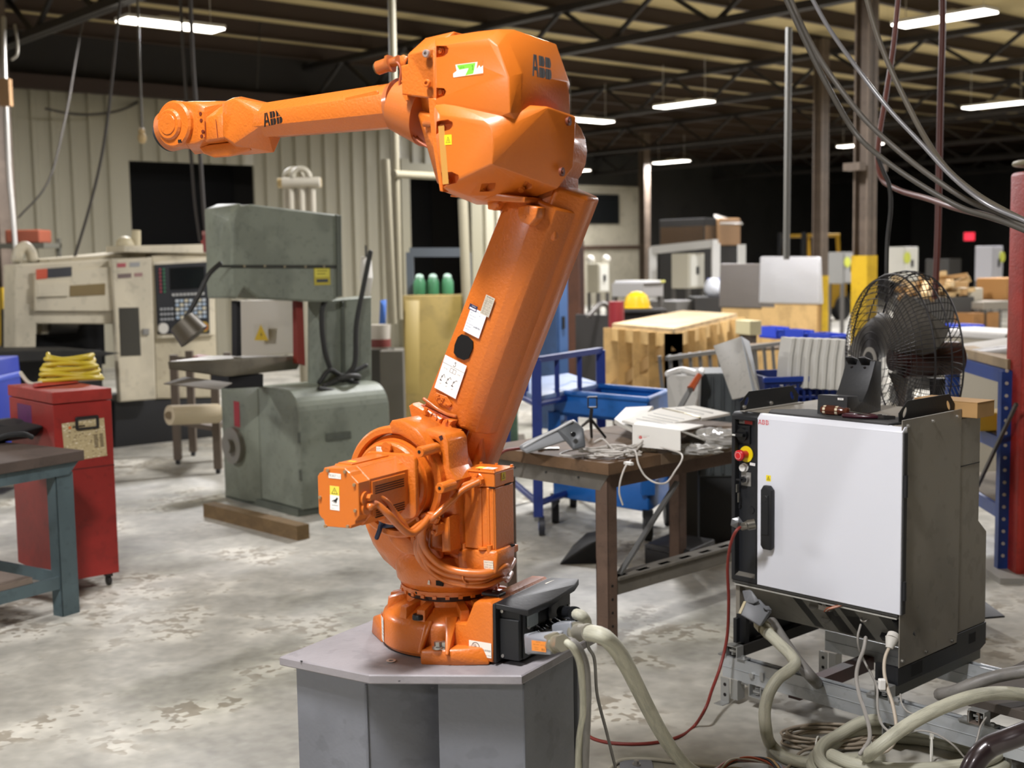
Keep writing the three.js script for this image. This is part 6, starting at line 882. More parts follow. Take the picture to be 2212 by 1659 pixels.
  fr('blade_guard', [[-0.2911,1.445],[-0.2606,1.444],[-0.2689,1.0786],[-0.3029,1.0808]], -.32, -.25, dk, .002);
  fr('red_guard_bar', [[0.1585,1.4297],[0.2092,1.4217],[0.2113,0.9854],[0.1497,1.0053]], -.3, -.24, mat(0x7a2a1c, .5), .003);
  // work table
  part(t, 'work_table', hull([[-0.9301,1.0981,0.05], [-0.475,1.0097,-0.1], ...[[0.2062,1.0054,-0.35],[0.2632,1.0403,-0.35]], ...[[-0.3725,1.0732,-0.5]], [-0.9256,1.0639,0.05], [-0.4765,0.9741,-0.1], ...[[0.2045,0.9607,-0.35]]], .006), mat(0x77705f, .45, .4, { dirt: 1 }));
  fr('trunnion', [[-0.3925,0.968],[-0.1366,0.9556],[-0.14,0.8694],[-0.3963,0.8775]], -.45, -.2, dk);
  // task lamp
  part(t, 'lamp_arm', [tube([[-0.5894,1.6888,0.1],[-0.6643,1.6277,0.1],[-0.7448,1.4941,0.1],[-0.8369,1.3568,0.1]], .016, 24, 8)], mat(0x24231f, .5));
  part(t, 'lamp_shade', rod([-0.8619,1.3439,0.1], [-0.8058,1.2528,0.15], .085, .10, 22), mat(0x5a5448, .45, .4));
  // wiring
  for (const p of [[[0.2929,0.8671,-0.2],[0.3782,0.9441,-0.2],[0.4831,0.8979,-0.2],[0.6001,0.9285,-0.2],[0.6794,0.9557,-0.2]], [[0.2974,0.8445,-0.15],[0.4492,0.8776,-0.15],[0.6013,0.8174,-0.15],[0.6758,0.6968,-0.15],[0.7314,0.5764,-0.15]], [[0.2279,0.8343,-0.1],[0.4321,0.7924,-0.1],[0.5464,0.7766,-0.1],[0.5745,0.8066,-0.1],[0.6012,0.6745,-0.1],[0.6175,0.5753,-0.1]], [[0.4394,1.4523,-0.22],[0.3626,1.4071,-0.22],[0.3399,1.2968,-0.22],[0.358,1.0726,-0.22],[0.4024,0.9413,-0.22]], [[0.7449,1.7513,-0.2],[0.6781,1.5097,-0.2],[0.611,1.253,-0.2],[0.5818,0.9624,-0.2],[0.5298,0.914,-0.2]]]) part(t, 'wiring', tube(p, .018, 40, 8), mat(0x2a2a27, .6));
  part(t, 'coil', ringZ(0, 0, 0, .1, .02, 28, 8).rotateX(1.2).translate(...[0.5011,0.8642,-0.2]), mat(0x33332f, .6));
}
{
  const t = thing('timber_batten', 'rough wooden batten lying on the floor before the bandsaw', 'timber'); const a = [-2.052,0.045,-8.4507], b = [-1.2928,0.045,-7.6689];
  part(t, 'beam', bar(a, b, .09, .09), mat(0x77603f, .85, 0, { dirt: 2.5, bump: .002 }));
  const el = thing('electrical_cabinet', 'white electrical panel with yellow warning triangle behind the bandsaw blade', 'electrical panel'); const p0 = [-1.8458,1.0347,-9.5812];
  part(el, 'box', hull([[-2.0743,1.3962,-9.7176], [-1.5829,1.4055,-9.4171], [-1.5752,1.0312,-9.3799], [-2.0634,0.9818,-9.6764], [-1.6493,1.3717,-9.9162], [-1.6446,0.9954,-9.8788], [-2.1053,1.3535,-10.1154]], .01), mat(0xc9c2b4, .5));
  sticker(el, 'warning_triangle', .13, .12, (c, w, h) => { c.fillStyle = '#c9c2b4'; c.fillRect(0, 0, w, h); c.fillStyle = '#d8b421'; c.beginPath(); c.moveTo(w * .5, 0); c.lineTo(w, h); c.lineTo(0, h); c.fill(); c.fillStyle = '#6a5410'; c.beginPath(); c.moveTo(w * .55, h * .4); c.lineTo(w * .42, h * .68); c.lineTo(w * .52, h * .68); c.lineTo(w * .46, h * .88); c.lineTo(w * .6, h * .6); c.lineTo(w * .5, h * .6); c.fill(); }, [-1.866,1.1729,-9.4944], [0, -.45, 0], 300);
  const cf = thing('filter_cluster', 'white bundle of vertical filter pipes with two hoop pipes on top, behind the bandsaw', 'filter'); const c = [-2.1367,2.4916,-13.1429];
  for (let i = 0; i < 6; i++) part(cf, 'filter_tube', rod([c[0] - .14 + i * .056, c[1] - .06, c[2] + (i % 2) * .06], [c[0] - .14 + i * .056, c[1] - .3, c[2] + (i % 2) * .06], .03, .03, 14), mat(0xb3ac9c, .5));
  part(cf, 'header', rod([c[0] - .22, c[1], c[2]], [c[0] + .22, c[1], c[2]], .05, .05, 18), mat(0xb09a6c, .5)); part(cf, 'header', rod([c[0] - .16, c[1] - .0, c[2] + .08], [c[0] + .22, c[1], c[2] + .08], .05, .05, 18), mat(0xb5afa0, .5));
  for (const dx of [-.06, .03]) part(cf, 'hoop', new THREE.TorusGeometry(.085, .03, 10, 24, Math.PI).translate(c[0] + dx, c[1] + .05, c[2] + (dx > 0 ? .08 : 0)).toNonIndexed(), mat(0xaba594, .5));
  part(cf, 'stand', rod([c[0], c[1] - .3, c[2]], [c[0], 0, c[2]], .06, .06, 16), mat(0x8a8473, .5));
}
{ // small stand before the saw
  const t = thing('machine_stand', 'small dark wooden machine stand with shelf beside the bandsaw', 'stand');
  const a = [-2.799,0,-10.6693], b = [-2.4055,0,-10.2347], y1 = 1.0;
  const top = hull([[-2.2263,0.93,-8.1172], [-1.7846,0.93,-7.6764], [-1.7874,0.93,-8.0759], [-2.2044,0.93,-8.5564], [-2.0818,0.98,-7.5901], [-1.6687,0.98,-7.1779], [-1.6713,0.98,-7.5515], [-2.0613,0.98,-8.0008]], .004); part(t, 'top', top, mat(0x5f574a, .7, 0, { dirt: 1 }));
  const lg = mat(0x55493c, .7); const q = [[-2.8393,0,-10.6733], [-2.3822,0,-10.1657], [-2.4219,0,-10.8289], [-2.8219,0,-11.1265]];
  for (const p of q) part(t, 'leg', bar([p[0], .04, p[2]], [p[0], .93, p[2]], .06, .06), lg);
  part(t, 'shelf', hull(q.flatMap((p) => [[p[0], .34, p[2]], [p[0], .38, p[2]]])), lg); part(t, 'rail', hull([q[0], q[1]].flatMap((p) => [[p[0], .84, p[2]], [p[0], .92, p[2]], [p[0] + .01, .84, p[2] - .02]])), lg);
  for (const p of q) part(t, 'caster', disc(p[0], .03, p[2], .03, .03, 'x', 14), blk);
  const r = thing('paper_roll', 'cream roll lying on the lower rack of the machine stand', 'roll'); part(r, 'roll', rod([-2.5867,0.5566,-9.5336], [-2.293,0.5292,-9.8324], .075, .075, 22), mat(0xb0a184, .7)); part(r, 'core', rod([-2.5883,0.5591,-9.5138], [-2.5867,0.5566,-9.5336], .03, .03, 16), mat(0x6a5a42, .8));
  const v = thing('red_tray', 'red tray on the bandsaw table', 'tray'); part(v, 'tray', hull([[-2.1483,1.0683,-8.5796], [-1.9399,1.0561,-8.3774], [-1.938,1.0665,-8.4789], [-2.1351,1.0729,-8.6806], [-2.1488,1.0372,-8.5765], [-1.9403,1.0318,-8.375], [-1.9384,1.0419,-8.4765]], .004), mat(0x7a3326, .55));
}

// ------------------------------------------------------------------ middle distance: carts, crate, fan, bins
// a thing whose outline spans two opposite corners seen at one distance; turned ry, dep deep
function spanThing(name, label, cat, A, B, dep, ry = 41, group) {
  const cx = (A[0] + B[0]) / 2, cz = (A[2] + B[2]) / 2, Wd = Math.hypot(B[0] - A[0], B[2] - A[2]), c = Math.abs(Math.cos(ry * RAD)), s = Math.abs(Math.sin(ry * RAD));
  const w = Math.max(.04, (Wd - dep * s) / c), y0 = Math.min(A[1], B[1]), h = Math.abs(A[1] - B[1]);
  const o = thing(name, label, cat, [cx, y0, cz], ry * RAD, group); o.userData.dims = undefined; delete o.userData.dims;
  return { o, w, h, d: dep };
}
function legsTo(o, w, d, m, r = .04) { const y = -o.position.y; for (const x of [-1, 1]) for (const z of [-1, 1]) part(o, 'leg', bb([x * w / 2 - (x > 0 ? r : 0), y, z * d / 2 - (z > 0 ? r : 0)], [x * w / 2 + (x > 0 ? 0 : r), 0, z * d / 2 + (z > 0 ? 0 : r)]), m); }
const cartBlue = mat(0x1f3580, .45, 0, { dirt: .8 }), tubBlue = mat(0x1c66b6, .4, 0, { dirt: .6 }), blueBin = mat(0x1a3bb0, .45), crateWood = mat(0xd0ac72, .8, 0, { dirt: 1.5, bump: .001 }), cardM = mat(0x93693c, .85, 0, { dirt: .6 }), elec = mat(0xb3b1a8, .45), silver = mat(0xc4c4c6, .3, .3, { bump: .004 }), wrapM = mat(0x6e6863, .35, 0, { bump: .004 });
{
  const t = thing('platform_cart', 'dark blue tubular platform cart with light blue deck and hand rails', 'cart');
  const c = [[0.1484,0.1,-7.6795], [0.5888,0.1,-8.4014], [0.408,0.1,-9.1768], [-0.0469,0.1,-8.661]], up = (p, y) => [p[0], y, p[2]];
  const top = .83, rail = 1.08;
  part(t, 'deck', hull(c.flatMap((p) => [up(p, top), up(p, top + .025)]), .004), mat(0x7f93b8, .5, 0, { dirt: 1 }));
  part(t, 'deck_rim', loop(c.map((p) => up(p, top - .02)), .022), cartBlue);
  part(t, 'base_rail', loop(c.map((p) => up(p, .2)), .022), cartBlue);
  c.forEach((p, i) => { part(t, 'post', bar(up(p, .12), up(p, i === 2 ? top : rail), .06, .06), cartBlue); });
  for (const [a, b] of [[0, 1], [0, 3]]) { part(t, 'hand_rail', bar(up(c[a], rail), up(c[b], rail), .045, .035), cartBlue); for (const k of [.3, .65]) part(t, 'rail_stay', bar(up([lerp(c[a][0], c[b][0], k), 0, lerp(c[a][2], c[b][2], k)], top), up([lerp(c[a][0], c[b][0], k), 0, lerp(c[a][2], c[b][2], k)], rail), .03, .03), cartBlue); }
  for (const p of c) { const k = part(t, 'caster', [disc(p[0] + .02, .062, p[2], .06, .035, 'x', 22)], mat(0x2a2b33, .5)); part(k, 'hub', disc(p[0] + .02, .062, p[2], .03, .04, 'x', 16), mat(0x2c4d9c, .4)); part(t, 'fork', bx(.05, .05, .05, p[0], .12, p[2]), mat(0x84847f, .4, .5)); }
}
{
  const t = thing('tub_cart', 'bright blue plastic tub cart with deep upper tray and black casters', 'cart');
  const c = [[0.2642,0.84,-8.0538], [0.8003,0.84,-7.5047], [0.9755,0.84,-7.9461], [0.4038,0.84,-8.5661]], up = (p, y) => [p[0], y, p[2]];
  const wall = (a, b) => part(t, 'tray_side', hull([up(a, .84), up(b, .84), up(a, .70), up(b, .70), up([a[0] + .02, 0, a[2] - .03], .84), up([b[0] + .02, 0, b[2] - .03], .84), up([a[0] + .02, 0, a[2] - .03], .70)]), tubBlue);
  for (let i = 0; i < 4; i++) wall(c[i], c[(i + 1) % 4]);
  part(t, 'tray_floor', hull(c.flatMap((p) => [up(p, .70), up(p, .72)])), mat(0x114486, .45));
  part(t, 'rim', loop(c.map((p) => up(p, .845)), .018), tubBlue);
  for (const p of c) part(t, 'leg', bar(up(p, .28), up(p, .72), .08, .08), tubBlue);
  part(t, 'lower_tray', hull(c.flatMap((p) => [up(p, .18), up(p, .33)]), .01), tubBlue);
  for (const p of c) part(t, 'caster', [disc(p[0], .085, p[2], .085, .045, 'x', 24), bx(.06, .05, .06, p[0], .16, p[2])], mat(0x1d1d1f, .55));
}
{ // wooden crate of slats
  const t = thing('wooden_crate', 'long pale wooden slatted crate on the floor behind the carts', 'crate');
  const a = [0.9509,1.0249,-11.9921], b = [1.4033,1.0568,-10.9903], c = [2.4134,0.953,-13.5928], y0 = .72, y1 = a[1], up = (p, y) => [p[0], y, p[2]];
  const face = (p, q, n) => { for (let i = 0; i < n; i++) { const k = i / (n - 1), x = lerp(p[0], q[0], k), z = lerp(p[2], q[2], k); part(t, 'slat', bar([x, .36, z], [x, y1, z], .16, .03), i % 2 ? mat(0xb8935a, .8, 0, { dirt: 1.5 }) : crateWood); } part(t, 'rail', bar(up(p, y1 - .06), up(q, y1 - .06), .04, .12), crateWood); part(t, 'rail', bar(up(p, .42), up(q, .42), .04, .12), crateWood); };
  face(a, b, 5); face(b, c, 7); part(t, 'brace', bar(up(a, .44), up(b, y1 - .1), .05, .1), mat(0x8e6d3e, .8));
  const d = [a[0] + c[0] - b[0], 0, a[2] + c[2] - b[2]];
  part(t, 'lid', hull([a, b, c, d].flatMap((p) => [up(p, y1), up(p, y1 + .04)])), mat(0xb9a27c, .8, 0, { dirt: 1 }));
  part(t, 'skid', hull([a, b, c, d].flatMap((p) => [up(p, .0), up(p, .35)])), mat(0x3c3024, .85));
}
{
  const t = thing('tilted_panel', 'scuffed light grey plastic lid standing tilted beside the blue crate', 'panel');
  part(t, 'face', hull([[1.0996,1.2031,-6.8846], [1.2122,1.2637,-6.6897], [1.2418,0.9994,-6.3619], [1.1434,0.951,-6.5581], [1.111,1.2002,-6.9245], [1.2496,0.995,-6.4017]], .004), mat(0xa7a49d, .5, 0, { dirt: 1.6 }));
  part(t, 'edge_lip', hull([[1.2104,1.2644,-6.6797], [1.2602,1.2354,-6.7371], [1.2543,0.9949,-6.4016], [1.2138,0.9952,-6.3615], [1.2695,1.232,-6.787], [1.2612,0.9884,-6.4613]], .003), mat(0x9ea3a8, .5));
}
{
  const t = thing('blue_crate', 'dark blue plastic stacking crate holding the white slats', 'crate'); const A = [1.3206,1.0548,-6.8699], B = [1.726,0.9355,-6.657];
  const w = Math.hypot(B[0] - A[0], B[2] - A[2]), h = A[1] - B[1] + .1, o = [(A[0] + B[0]) / 2, B[1] - .1, (A[2] + B[2]) / 2 - .1]; t.position.set(...o); t.rotation.y = .15; const cb = mat(0x152a6a, .45);
  for (let i = 0; i < 14; i++) part(t, 'wall_rib', bx(.012, h, .012, -w / 2 + i * w / 13, h / 2, .2), cb);
  for (let i = 0; i < 5; i++) part(t, 'wall_band', bx(w, i === 4 ? .04 : .012, .014, 0, (i + .5) * h / 5, .2), cb);
  part(t, 'shell', [bb([-w / 2, 0, -.2], [w / 2, .02, .2]), bb([-w / 2, 0, -.2], [-w / 2 + .015, h, .2]), bb([w / 2 - .015, 0, -.2], [w / 2, h, .2]), bb([-w / 2, 0, -.2], [w / 2, h, -.185])], cb);
  part(t, 'rim', [bb([-w / 2 - .015, h - .03, .19], [w / 2 + .015, h, .22], .006), bb([-w / 2 - .015, h - .03, -.22], [w / 2 + .015, h, -.19], .006)], mat(0x1d3a8c, .4));
  const st = mat(0xd6d4cc, .5, 0, {});
  const P = [[1.4691,1.0319,-6.7671], [1.6949,1.0616,-6.5691]];
  for (let i = 0; i < 7; i++) { const k = i / 6, q = solo('plastic_divider', 'white curved plastic divider leaning in the blue crate, number ' + ['one', 'two', 'three', 'four', 'five', 'six', 'seven'][i] + ' from the tilted panel', 'divider', ext([[0, 0], [.024, 0], [.034, .16], [.05, .26], [.026, .26], [.01, .16]], -.07, .07, .004), st, [lerp(P[0][0], P[1][0], k) - .03, P[0][1] - .04, lerp(P[0][2], P[1][2], k)], .2, 'white dividers in the blue crate'); }
  const st2 = thing('gray_tote', 'dark grey ribbed plastic tote standing behind the table', 'tote'); const a = [1.1232,1.0111,-7.569]; st2.position.set(a[0] + .12, 0, a[2]);
  part(st2, 'body', bb([-.16, .4, -.2], [.2, a[1], .2], .01), mat(0x4f5454, .55)); for (let i = 0; i < 6; i++) part(st2, 'rib', bb([-.15 + i * .062, .42, .2], [-.135 + i * .062, a[1] - .02, .215]), mat(0x454a4a, .55));
  part(st2, 'stand', bb([-.15, 0, -.18], [.18, .4, .18]), mat(0x333434, .7));
}
{
  const t = thing('white_bin', 'white plastic bin standing behind the binders', 'bin'); const A = [0.8952,1.0095,-7.2673], B = [1.0503,0.8391,-7.1499];
  part(t, 'body', hull([[A[0], A[1], A[2]], [B[0], A[1], B[2]], [A[0] + .02, .5, A[2]], [B[0] - .01, .5, B[2]], [A[0] + .05, A[1], A[2] - .25], [B[0] + .05, A[1], B[2] - .25], [B[0] + .03, .5, B[2] - .25]], .008), mat(0xb6b4ae, .5, 0, { dirt: .6 }));
  part(t, 'liner', tube([[A[0], A[1] + .01, A[2]], [A[0] + .08, A[1] + .03, A[2] - .02], [B[0], A[1] + .02, B[2]], [B[0] + .05, A[1] + .02, B[2] - .2]], .02, 20, 8), mat(0xd3d2ce, .4));
  part(t, 'stand', bb([A[0] + .03, 0, A[2] - .22], [B[0], .5, B[2] - .02]), mat(0x3d3c3a, .7));
  const k = thing('orange_scraper', 'grey metal scraper bar with orange grip leaning on the white bin', 'scraper'); part(k, 'blade', bar([0.9061,0.8716,-6.8517], [0.9846,0.97,-6.9619], .03, .012), mat(0x6d6d6c, .4, .5)); part(k, 'grip', rod([0.982,0.965,-6.9614], [1.0389,1.0355,-7.0187], .022, .016, 14), mat(0xb5501f, .5));
}
{ // drum fan
  const t = thing('drum_fan', 'large black wire-cage floor fan behind the controller cabinet', 'fan', [1.714,1.2108,-5.7297], -79 * RAD);
  const R0 = .388, wire = mat(0x232020, .5, .2), dep = .13;
  const ringF = (r, z, k = .0035) => ringZ(0, 0, z, r, k, 56, 5);
  part(t, 'rim', [ringF(R0, .0, .0045), ringF(R0 + .012, -.07, .0035), ringF(R0, -dep, .0045)], wire);
  const front = [], back = []; for (let i = 0; i < 120; i++) { const a = i * 3 * RAD, c = Math.cos(a), s = Math.sin(a); front.push(tube([[R0 * c, R0 * s, 0], [R0 * .93 * c, R0 * .93 * s, .05], [R0 * .55 * c, R0 * .55 * s, .085], [.06 * c, .06 * s, .1]], .0017, 10, 4)); if (i % 2 === 0) { back.push(tube([[R0 * c, R0 * s, 0], [(R0 + .012) * c, (R0 + .012) * s, -.08], [R0 * c, R0 * s, -dep], [R0 * .6 * c, R0 * .6 * s, -dep - .06], [.09 * c, .09 * s, -dep - .06]], .0019, 12, 4)); } }
  for (const g of front) g; 
  front.forEach((g) => part(t, 'cage_wire', g, wire)); back.forEach((g) => part(t, 'cage_wire', g, wire));
  for (const [r, z] of [[.1, .099], [.13, .097], [.16, .094], [.19, .091], [.22, .087], [.25, .082], [.28, .076], [.31, .069], [.34, .06], [.365, .045]]) part(t, 'cage_ring', ringF(r, z, .0015), wire);
  const hb = part(t, 'hub_badge', [disc(0, 0, .102, .062, .012, 'z', 36)], mat(0x8c8880, .4)); part(hb, 'badge_centre', [disc(0, 0, .109, .042, .004, 'z', 30)], mat(0x1b1a1a, .4));
  const bl = mat(0x6f6a62, .45, .3, { dirt: .8 });
  for (let k = 0; k < 3; k++) { const g = new THREE.PlaneGeometry(1, 1, 8, 10), p = g.attributes.position; for (let i = 0; i < p.count; i++) { const u = p.getX(i) + .5, v = p.getY(i) + .5, r = .06 + .30 * u, wd = (.5 + .55 * Math.sin(Math.PI * Math.min(1, .25 + .7 * u))) * .95, a = (v - .5) * wd; p.setXYZ(i, r * Math.cos(a), r * Math.sin(a), (v - .5) * .13 + .02 * Math.sin(v * 3.14)); } g.computeVertexNormals(); const back2 = g.clone(); back2.translate(0, 0, -.004); const o = part(t, 'blade', mg(g.toNonIndexed(), back2.toNonIndexed()), bl); o.rotation.z = (42 + k * 120) * RAD; o.position.z = -.03; o.material.side = THREE.DoubleSide; }
  part(t, 'motor', [rod([0, 0, -.06], [0, 0, -dep - .2], .085, .075, 26), disc(0, 0, -.03, .05, .06, 'z', 20)], mat(0x33150f, .4));
  part(t, 'yoke', [bar([0, -.09, -dep - .1], [0, -1.0, -dep - .1], .05, .05)], wire);
  part(t, 'foot', hull([[-.3, -1.13, -.4], [.3, -1.13, -.4], [-.3, -1.13, .15], [.3, -1.13, .15], [-.05, -1.02, -.15], [.05, -1.02, -.15], [-.05, -1.02, -.3], [.05, -1.02, -.3]], .005), wire);
  solo('fan_lead', 'thick dark cord hanging straight down to the fan', 'cord', tube([[1.7405,2.1414,-6.0735],[1.7656,2.0758,-6.067],[1.7929,2.0059,-6.06],[1.7977,1.9016,-6.0497],[1.78,1.7499,-6.0346],[1.773,1.585,-6.0182],[1.7859,1.4658,-6.0566]], .010, 40, 8), mat(0x2a2825, .6));
}
// ------------------------------------------------------------------ blue bench and red post at the edge
{
  const t = thing('blue_workbench', 'blue perforated-steel workbench with wooden top beside the red post', 'workbench'); const b = mat(0x1c3f86, .45, 0, { dirt: .8 });
  const f = [2.5747,0,-6.5861], g = [3.5095,0,-10.1143], up = (p, y) => [p[0], y, p[2]], Y = [2.5452,1.1006,-6.573][1];
  const dx = .9, dz = -.75;
  const pts = [f, [f[0] - .05, 0, f[2] - 1.3], [f[0] + 1.2, 0, f[2] - 1.3], [f[0] + 1.2, 0, f[2] + .05]];
  const pl = [[f[0], 0, f[2]], [[2.6324,1.0146,-7.5693][0], 0, [2.6324,1.0146,-7.5693][2]]];
  const q = [pl[0], pl[1], [pl[1][0] + 1.1, 0, pl[1][2] - .25], [pl[0][0] + 1.1, 0, pl[0][2] - .25]];
  for (const p of q) part(t, 'post', [bar(up(p, 0), up(p, Y - .03), .075, .05)], b);
  for (let i = 0; i < 16; i++) part(t, 'post_hole', disc(q[0][0] - .012, .1 + i * .065, q[0][2] + .027, .009, .004, 'z', 12), mat(0xb9b5a8, .6));
  const rl = (a, c, y, h = .07) => part(t, 'rail', bar(up(a, y), up(c, y), .04, h), b);
  for (const y of [Y - .06, Y - .42, Y - .78]) { rl(q[0], q[1], y); rl(q[0], q[3], y); }
  part(t, 'top', hull(q.flatMap((p) => [up(p, Y - .02), up(p, Y + .03)])), mat(0xa08a68, .75, 0, { dirt: 1.5 }));
  for (const y of [Y - .4, Y - .76]) part(t, 'shelf', hull(q.flatMap((p) => [up(p, y), up(p, y + .02)])), mat(0x71644f, .8, 0, { dirt: 1.5 }));
  part(t, 'brace', bar([2.5348,0.9278,-6.3548], [2.515,0.4265,-6.8074], .016, .016), mat(0x55524e, .4, .4));
  const yb = thing('yellow_tray', 'yellow plastic tray on the blue workbench shelf', 'tray'); const a = [2.6412,0.7865,-6.8432]; part(yb, 'tray', bb([a[0] - .14, a[1] - .06, a[2] - .15], [a[0] + .2, a[1] + .04, a[2] + .05], .01), mat(0xb8932a, .5));
  const pr = thing('printer_spool', 'long grey roll lying across the blue workbench top', 'roll'); part(pr, 'roll', rod([2.6092,1.056,-7.473], [2.7775,1.1465,-6.879], .05, .05, 20), mat(0x8e8a84, .45)); part(pr, 'end_cap', rod([2.6092,1.056,-7.473], [2.6244,1.0652,-7.4236], .058, .058, 20), mat(0x5a2622, .5));
  const r = thing('paper_sheet', 'white sheet stack spread on the blue workbench', 'paper'); part(r, 'sheet', hull([[2.7441,1.1161,-7.8809], [2.9803,1.2001,-7.3868], [2.8583,1.151,-7.0804], [2.6316,1.0936,-7.4767], [2.7439,1.1046,-7.8798], [2.8582,1.1407,-7.0794]]), mat(0xb4b0a8, .7));
}
{
  const t = thing('red_post', 'bright red tall post with pale ring on top at the picture edge', 'post'); const p = [2.6943,0,-6.5195], topY = [2.5052,2.073,-6.2677][1];
  part(t, 'sleeve', hull([[p[0] - .085, .03, p[2] + .06], [p[0] + .12, .03, p[2] + .06], [p[0] - .085, .03, p[2] - .12], [p[0] + .12, .03, p[2] - .12], [p[0] - .08, topY, p[2] + .06], [p[0] + .12, topY, p[2] + .06], [p[0] - .08, topY, p[2] - .12], [p[0] + .12, topY, p[2] - .12]], .02), mat(0xa9291a, .5, 0, { dirt: 1.4, bump: .002 }));
  part(t, 'base_plate', bb([p[0] - .22, 0, p[2] - .25], [p[0] + .3, .03, p[2] + .16]), mat(0x9a968e, .5));
  part(t, 'top_ring', new THREE.TorusGeometry(.16, .014, 8, 30).rotateX(Math.PI / 2).translate(p[0] + .04, topY + .06, p[2]).toNonIndexed(), mat(0x8d8468, .5));
  part(t, 'ring_hook', [rod([p[0] - .05, topY, p[2]], [p[0] - .05, topY + .06, p[2]], .004), rod([p[0] + .05, topY, p[2] + .05], [p[0] + .05, topY + .06, p[2] + .05], .004)], steelM);
}
// overhead leads sweeping to the red post
for (const [n, l, r, m, p] of [
  ['overhead_cable', 'grey overhead cable sweeping from the roof to the red post, lowest of the bundle', .011, mat(0x4b4740, .5), [[1.0864,2.725,-5.1266],[1.1741,2.5246,-5.1067],[1.2621,2.3422,-5.0885],[1.3682,2.1596,-5.0704],[1.4462,2.0512,-4.9591],[1.5548,1.9463,-4.8482],[1.6748,1.8537,-4.7385],[1.7557,1.8119,-4.6338],[1.8313,1.7621,-4.5284]]],
  ['overhead_cable', 'grey overhead cable running close along the column, second of the bundle', .0105, mat(0x56514a, .5), [[1.1488,2.7657,-5.3316],[1.2071,2.5594,-5.2106],[1.2808,2.3781,-5.0921],[1.3914,2.2082,-5.025],[1.5002,2.0858,-4.9625],[1.5902,1.9805,-4.8516],[1.6924,1.884,-4.7415],[1.7727,1.8283,-4.6355],[1.8316,1.7784,-4.53]]],
  ['overhead_cable', 'shiny silver overhead cable crossing in front of the wide column', .0085, mat(0x8b8a8c, .3, .4), [[1.1389,2.6825,-4.9214],[1.2152,2.5423,-4.9075],[1.3176,2.393,-4.8926],[1.4222,2.2292,-4.8261],[1.5248,2.0942,-4.7624],[1.6249,1.9619,-4.699],[1.7231,1.8657,-4.6392],[1.8237,1.798,-4.532]]],
  ['overhead_cable', 'olive overhead cable bending down beside the wide column', .011, mat(0x5d564a, .5), [[1.4664,2.7607,-5.3311],[1.4911,2.6008,-5.265],[1.5299,2.4435,-5.1991],[1.5769,2.2982,-5.1344],[1.6242,2.1328,-5.0175],[1.6603,1.9967,-4.8532],[1.7269,1.9039,-4.7435],[1.773,1.8483,-4.6374],[1.8318,1.7947,-4.5316]]],
]) solo(n, l, 'cable', tube(p, r, 90, 8), m);
solo('red_hose', 'dull red hose dropping beside the column then swinging to the red post', 'hose', tube([[1.977,3.0027,-6.5611],[1.9446,2.7253,-6.5335],[1.8911,2.4881,-6.4597],[1.8385,2.2773,-6.3885],[1.8127,2.1372,-6.3243],[1.8149,2.0549,-6.2659],[1.834,1.9879,-6.0582],[1.8661,1.9344,-5.7514],[1.8501,1.8778,-5.3438],[1.8347,1.8304,-4.9371],[1.8448,1.7966,-4.7328]], .013, 70, 8), mat(0x6a3a31, .5));
solo('red_drop_pipe', 'straight vertical red drop pipe before the far racks', 'pipe', tube([[2.471,3.2137,-7.3861],[2.4668,2.9532,-7.3602],[2.4505,2.5887,-7.3239],[2.4364,2.1981,-7.2851],[2.4222,1.8074,-7.2462],[2.4006,1.443,-7.21]], .019, 30, 10), mat(0x5e332b, .5));
solo('grey_drop_conduit', 'thin grey vertical drop conduit left of the columns over the silver pallet', 'conduit', rod([2.4409,3.6358,-11.2468], [2.3889,1.6462,-11.0489], .028, .028, 12), mat(0x5d5b55, .5));

// ------------------------------------------------------------------ columns, drops on the machine side
const colM = mat(0x6b5d50, .6, .1, { dirt: 1 }), guardM = mat(0xc9a414, .5, 0, { dirt: .6 });
function column(name, p, hGuard, w, label) {
  const o = struct(name); o.position.set(p[0], 0, p[2]); o.rotation.y = 41 * RAD;
  part(o, 'column_shaft', [bb([-w / 2, 0, -w / 2], [w / 2, 5.3, -w / 2 + .02]), bb([-w / 2, 0, w / 2 - .02], [w / 2, 5.3, w / 2]), bb([-.01, 0, -w / 2], [.01, 5.3, w / 2])], colM);
  part(o, 'column_guard', ext([[-w / 2 - .01, -w / 2 - .01], [w / 2 + .01, -w / 2 - .01], [w / 2 + .01, w / 2 + .01], [-w / 2 - .01, w / 2 + .01]], 0, hGuard).rotateX(-Math.PI / 2), guardM);
  return o;
}
const colA = column('column', [3.7843,1.6202,-13.6592], 1.66, .175), colB = column('column', [5.3487,1.2648,-22.0653], 1.3, .19), colC = column('column', [-6.5071,1.4217,-16.5537], 1.42, .22), colD = column('column', [4.016,1.0314,-38.121], .1, .24);
for (const y of [2.55]) for (const s of [-.2, .2]) part(colA, 'column_clip', bb([s - .06, y, -.1], [s + .06, y + .08, .1]), colM);
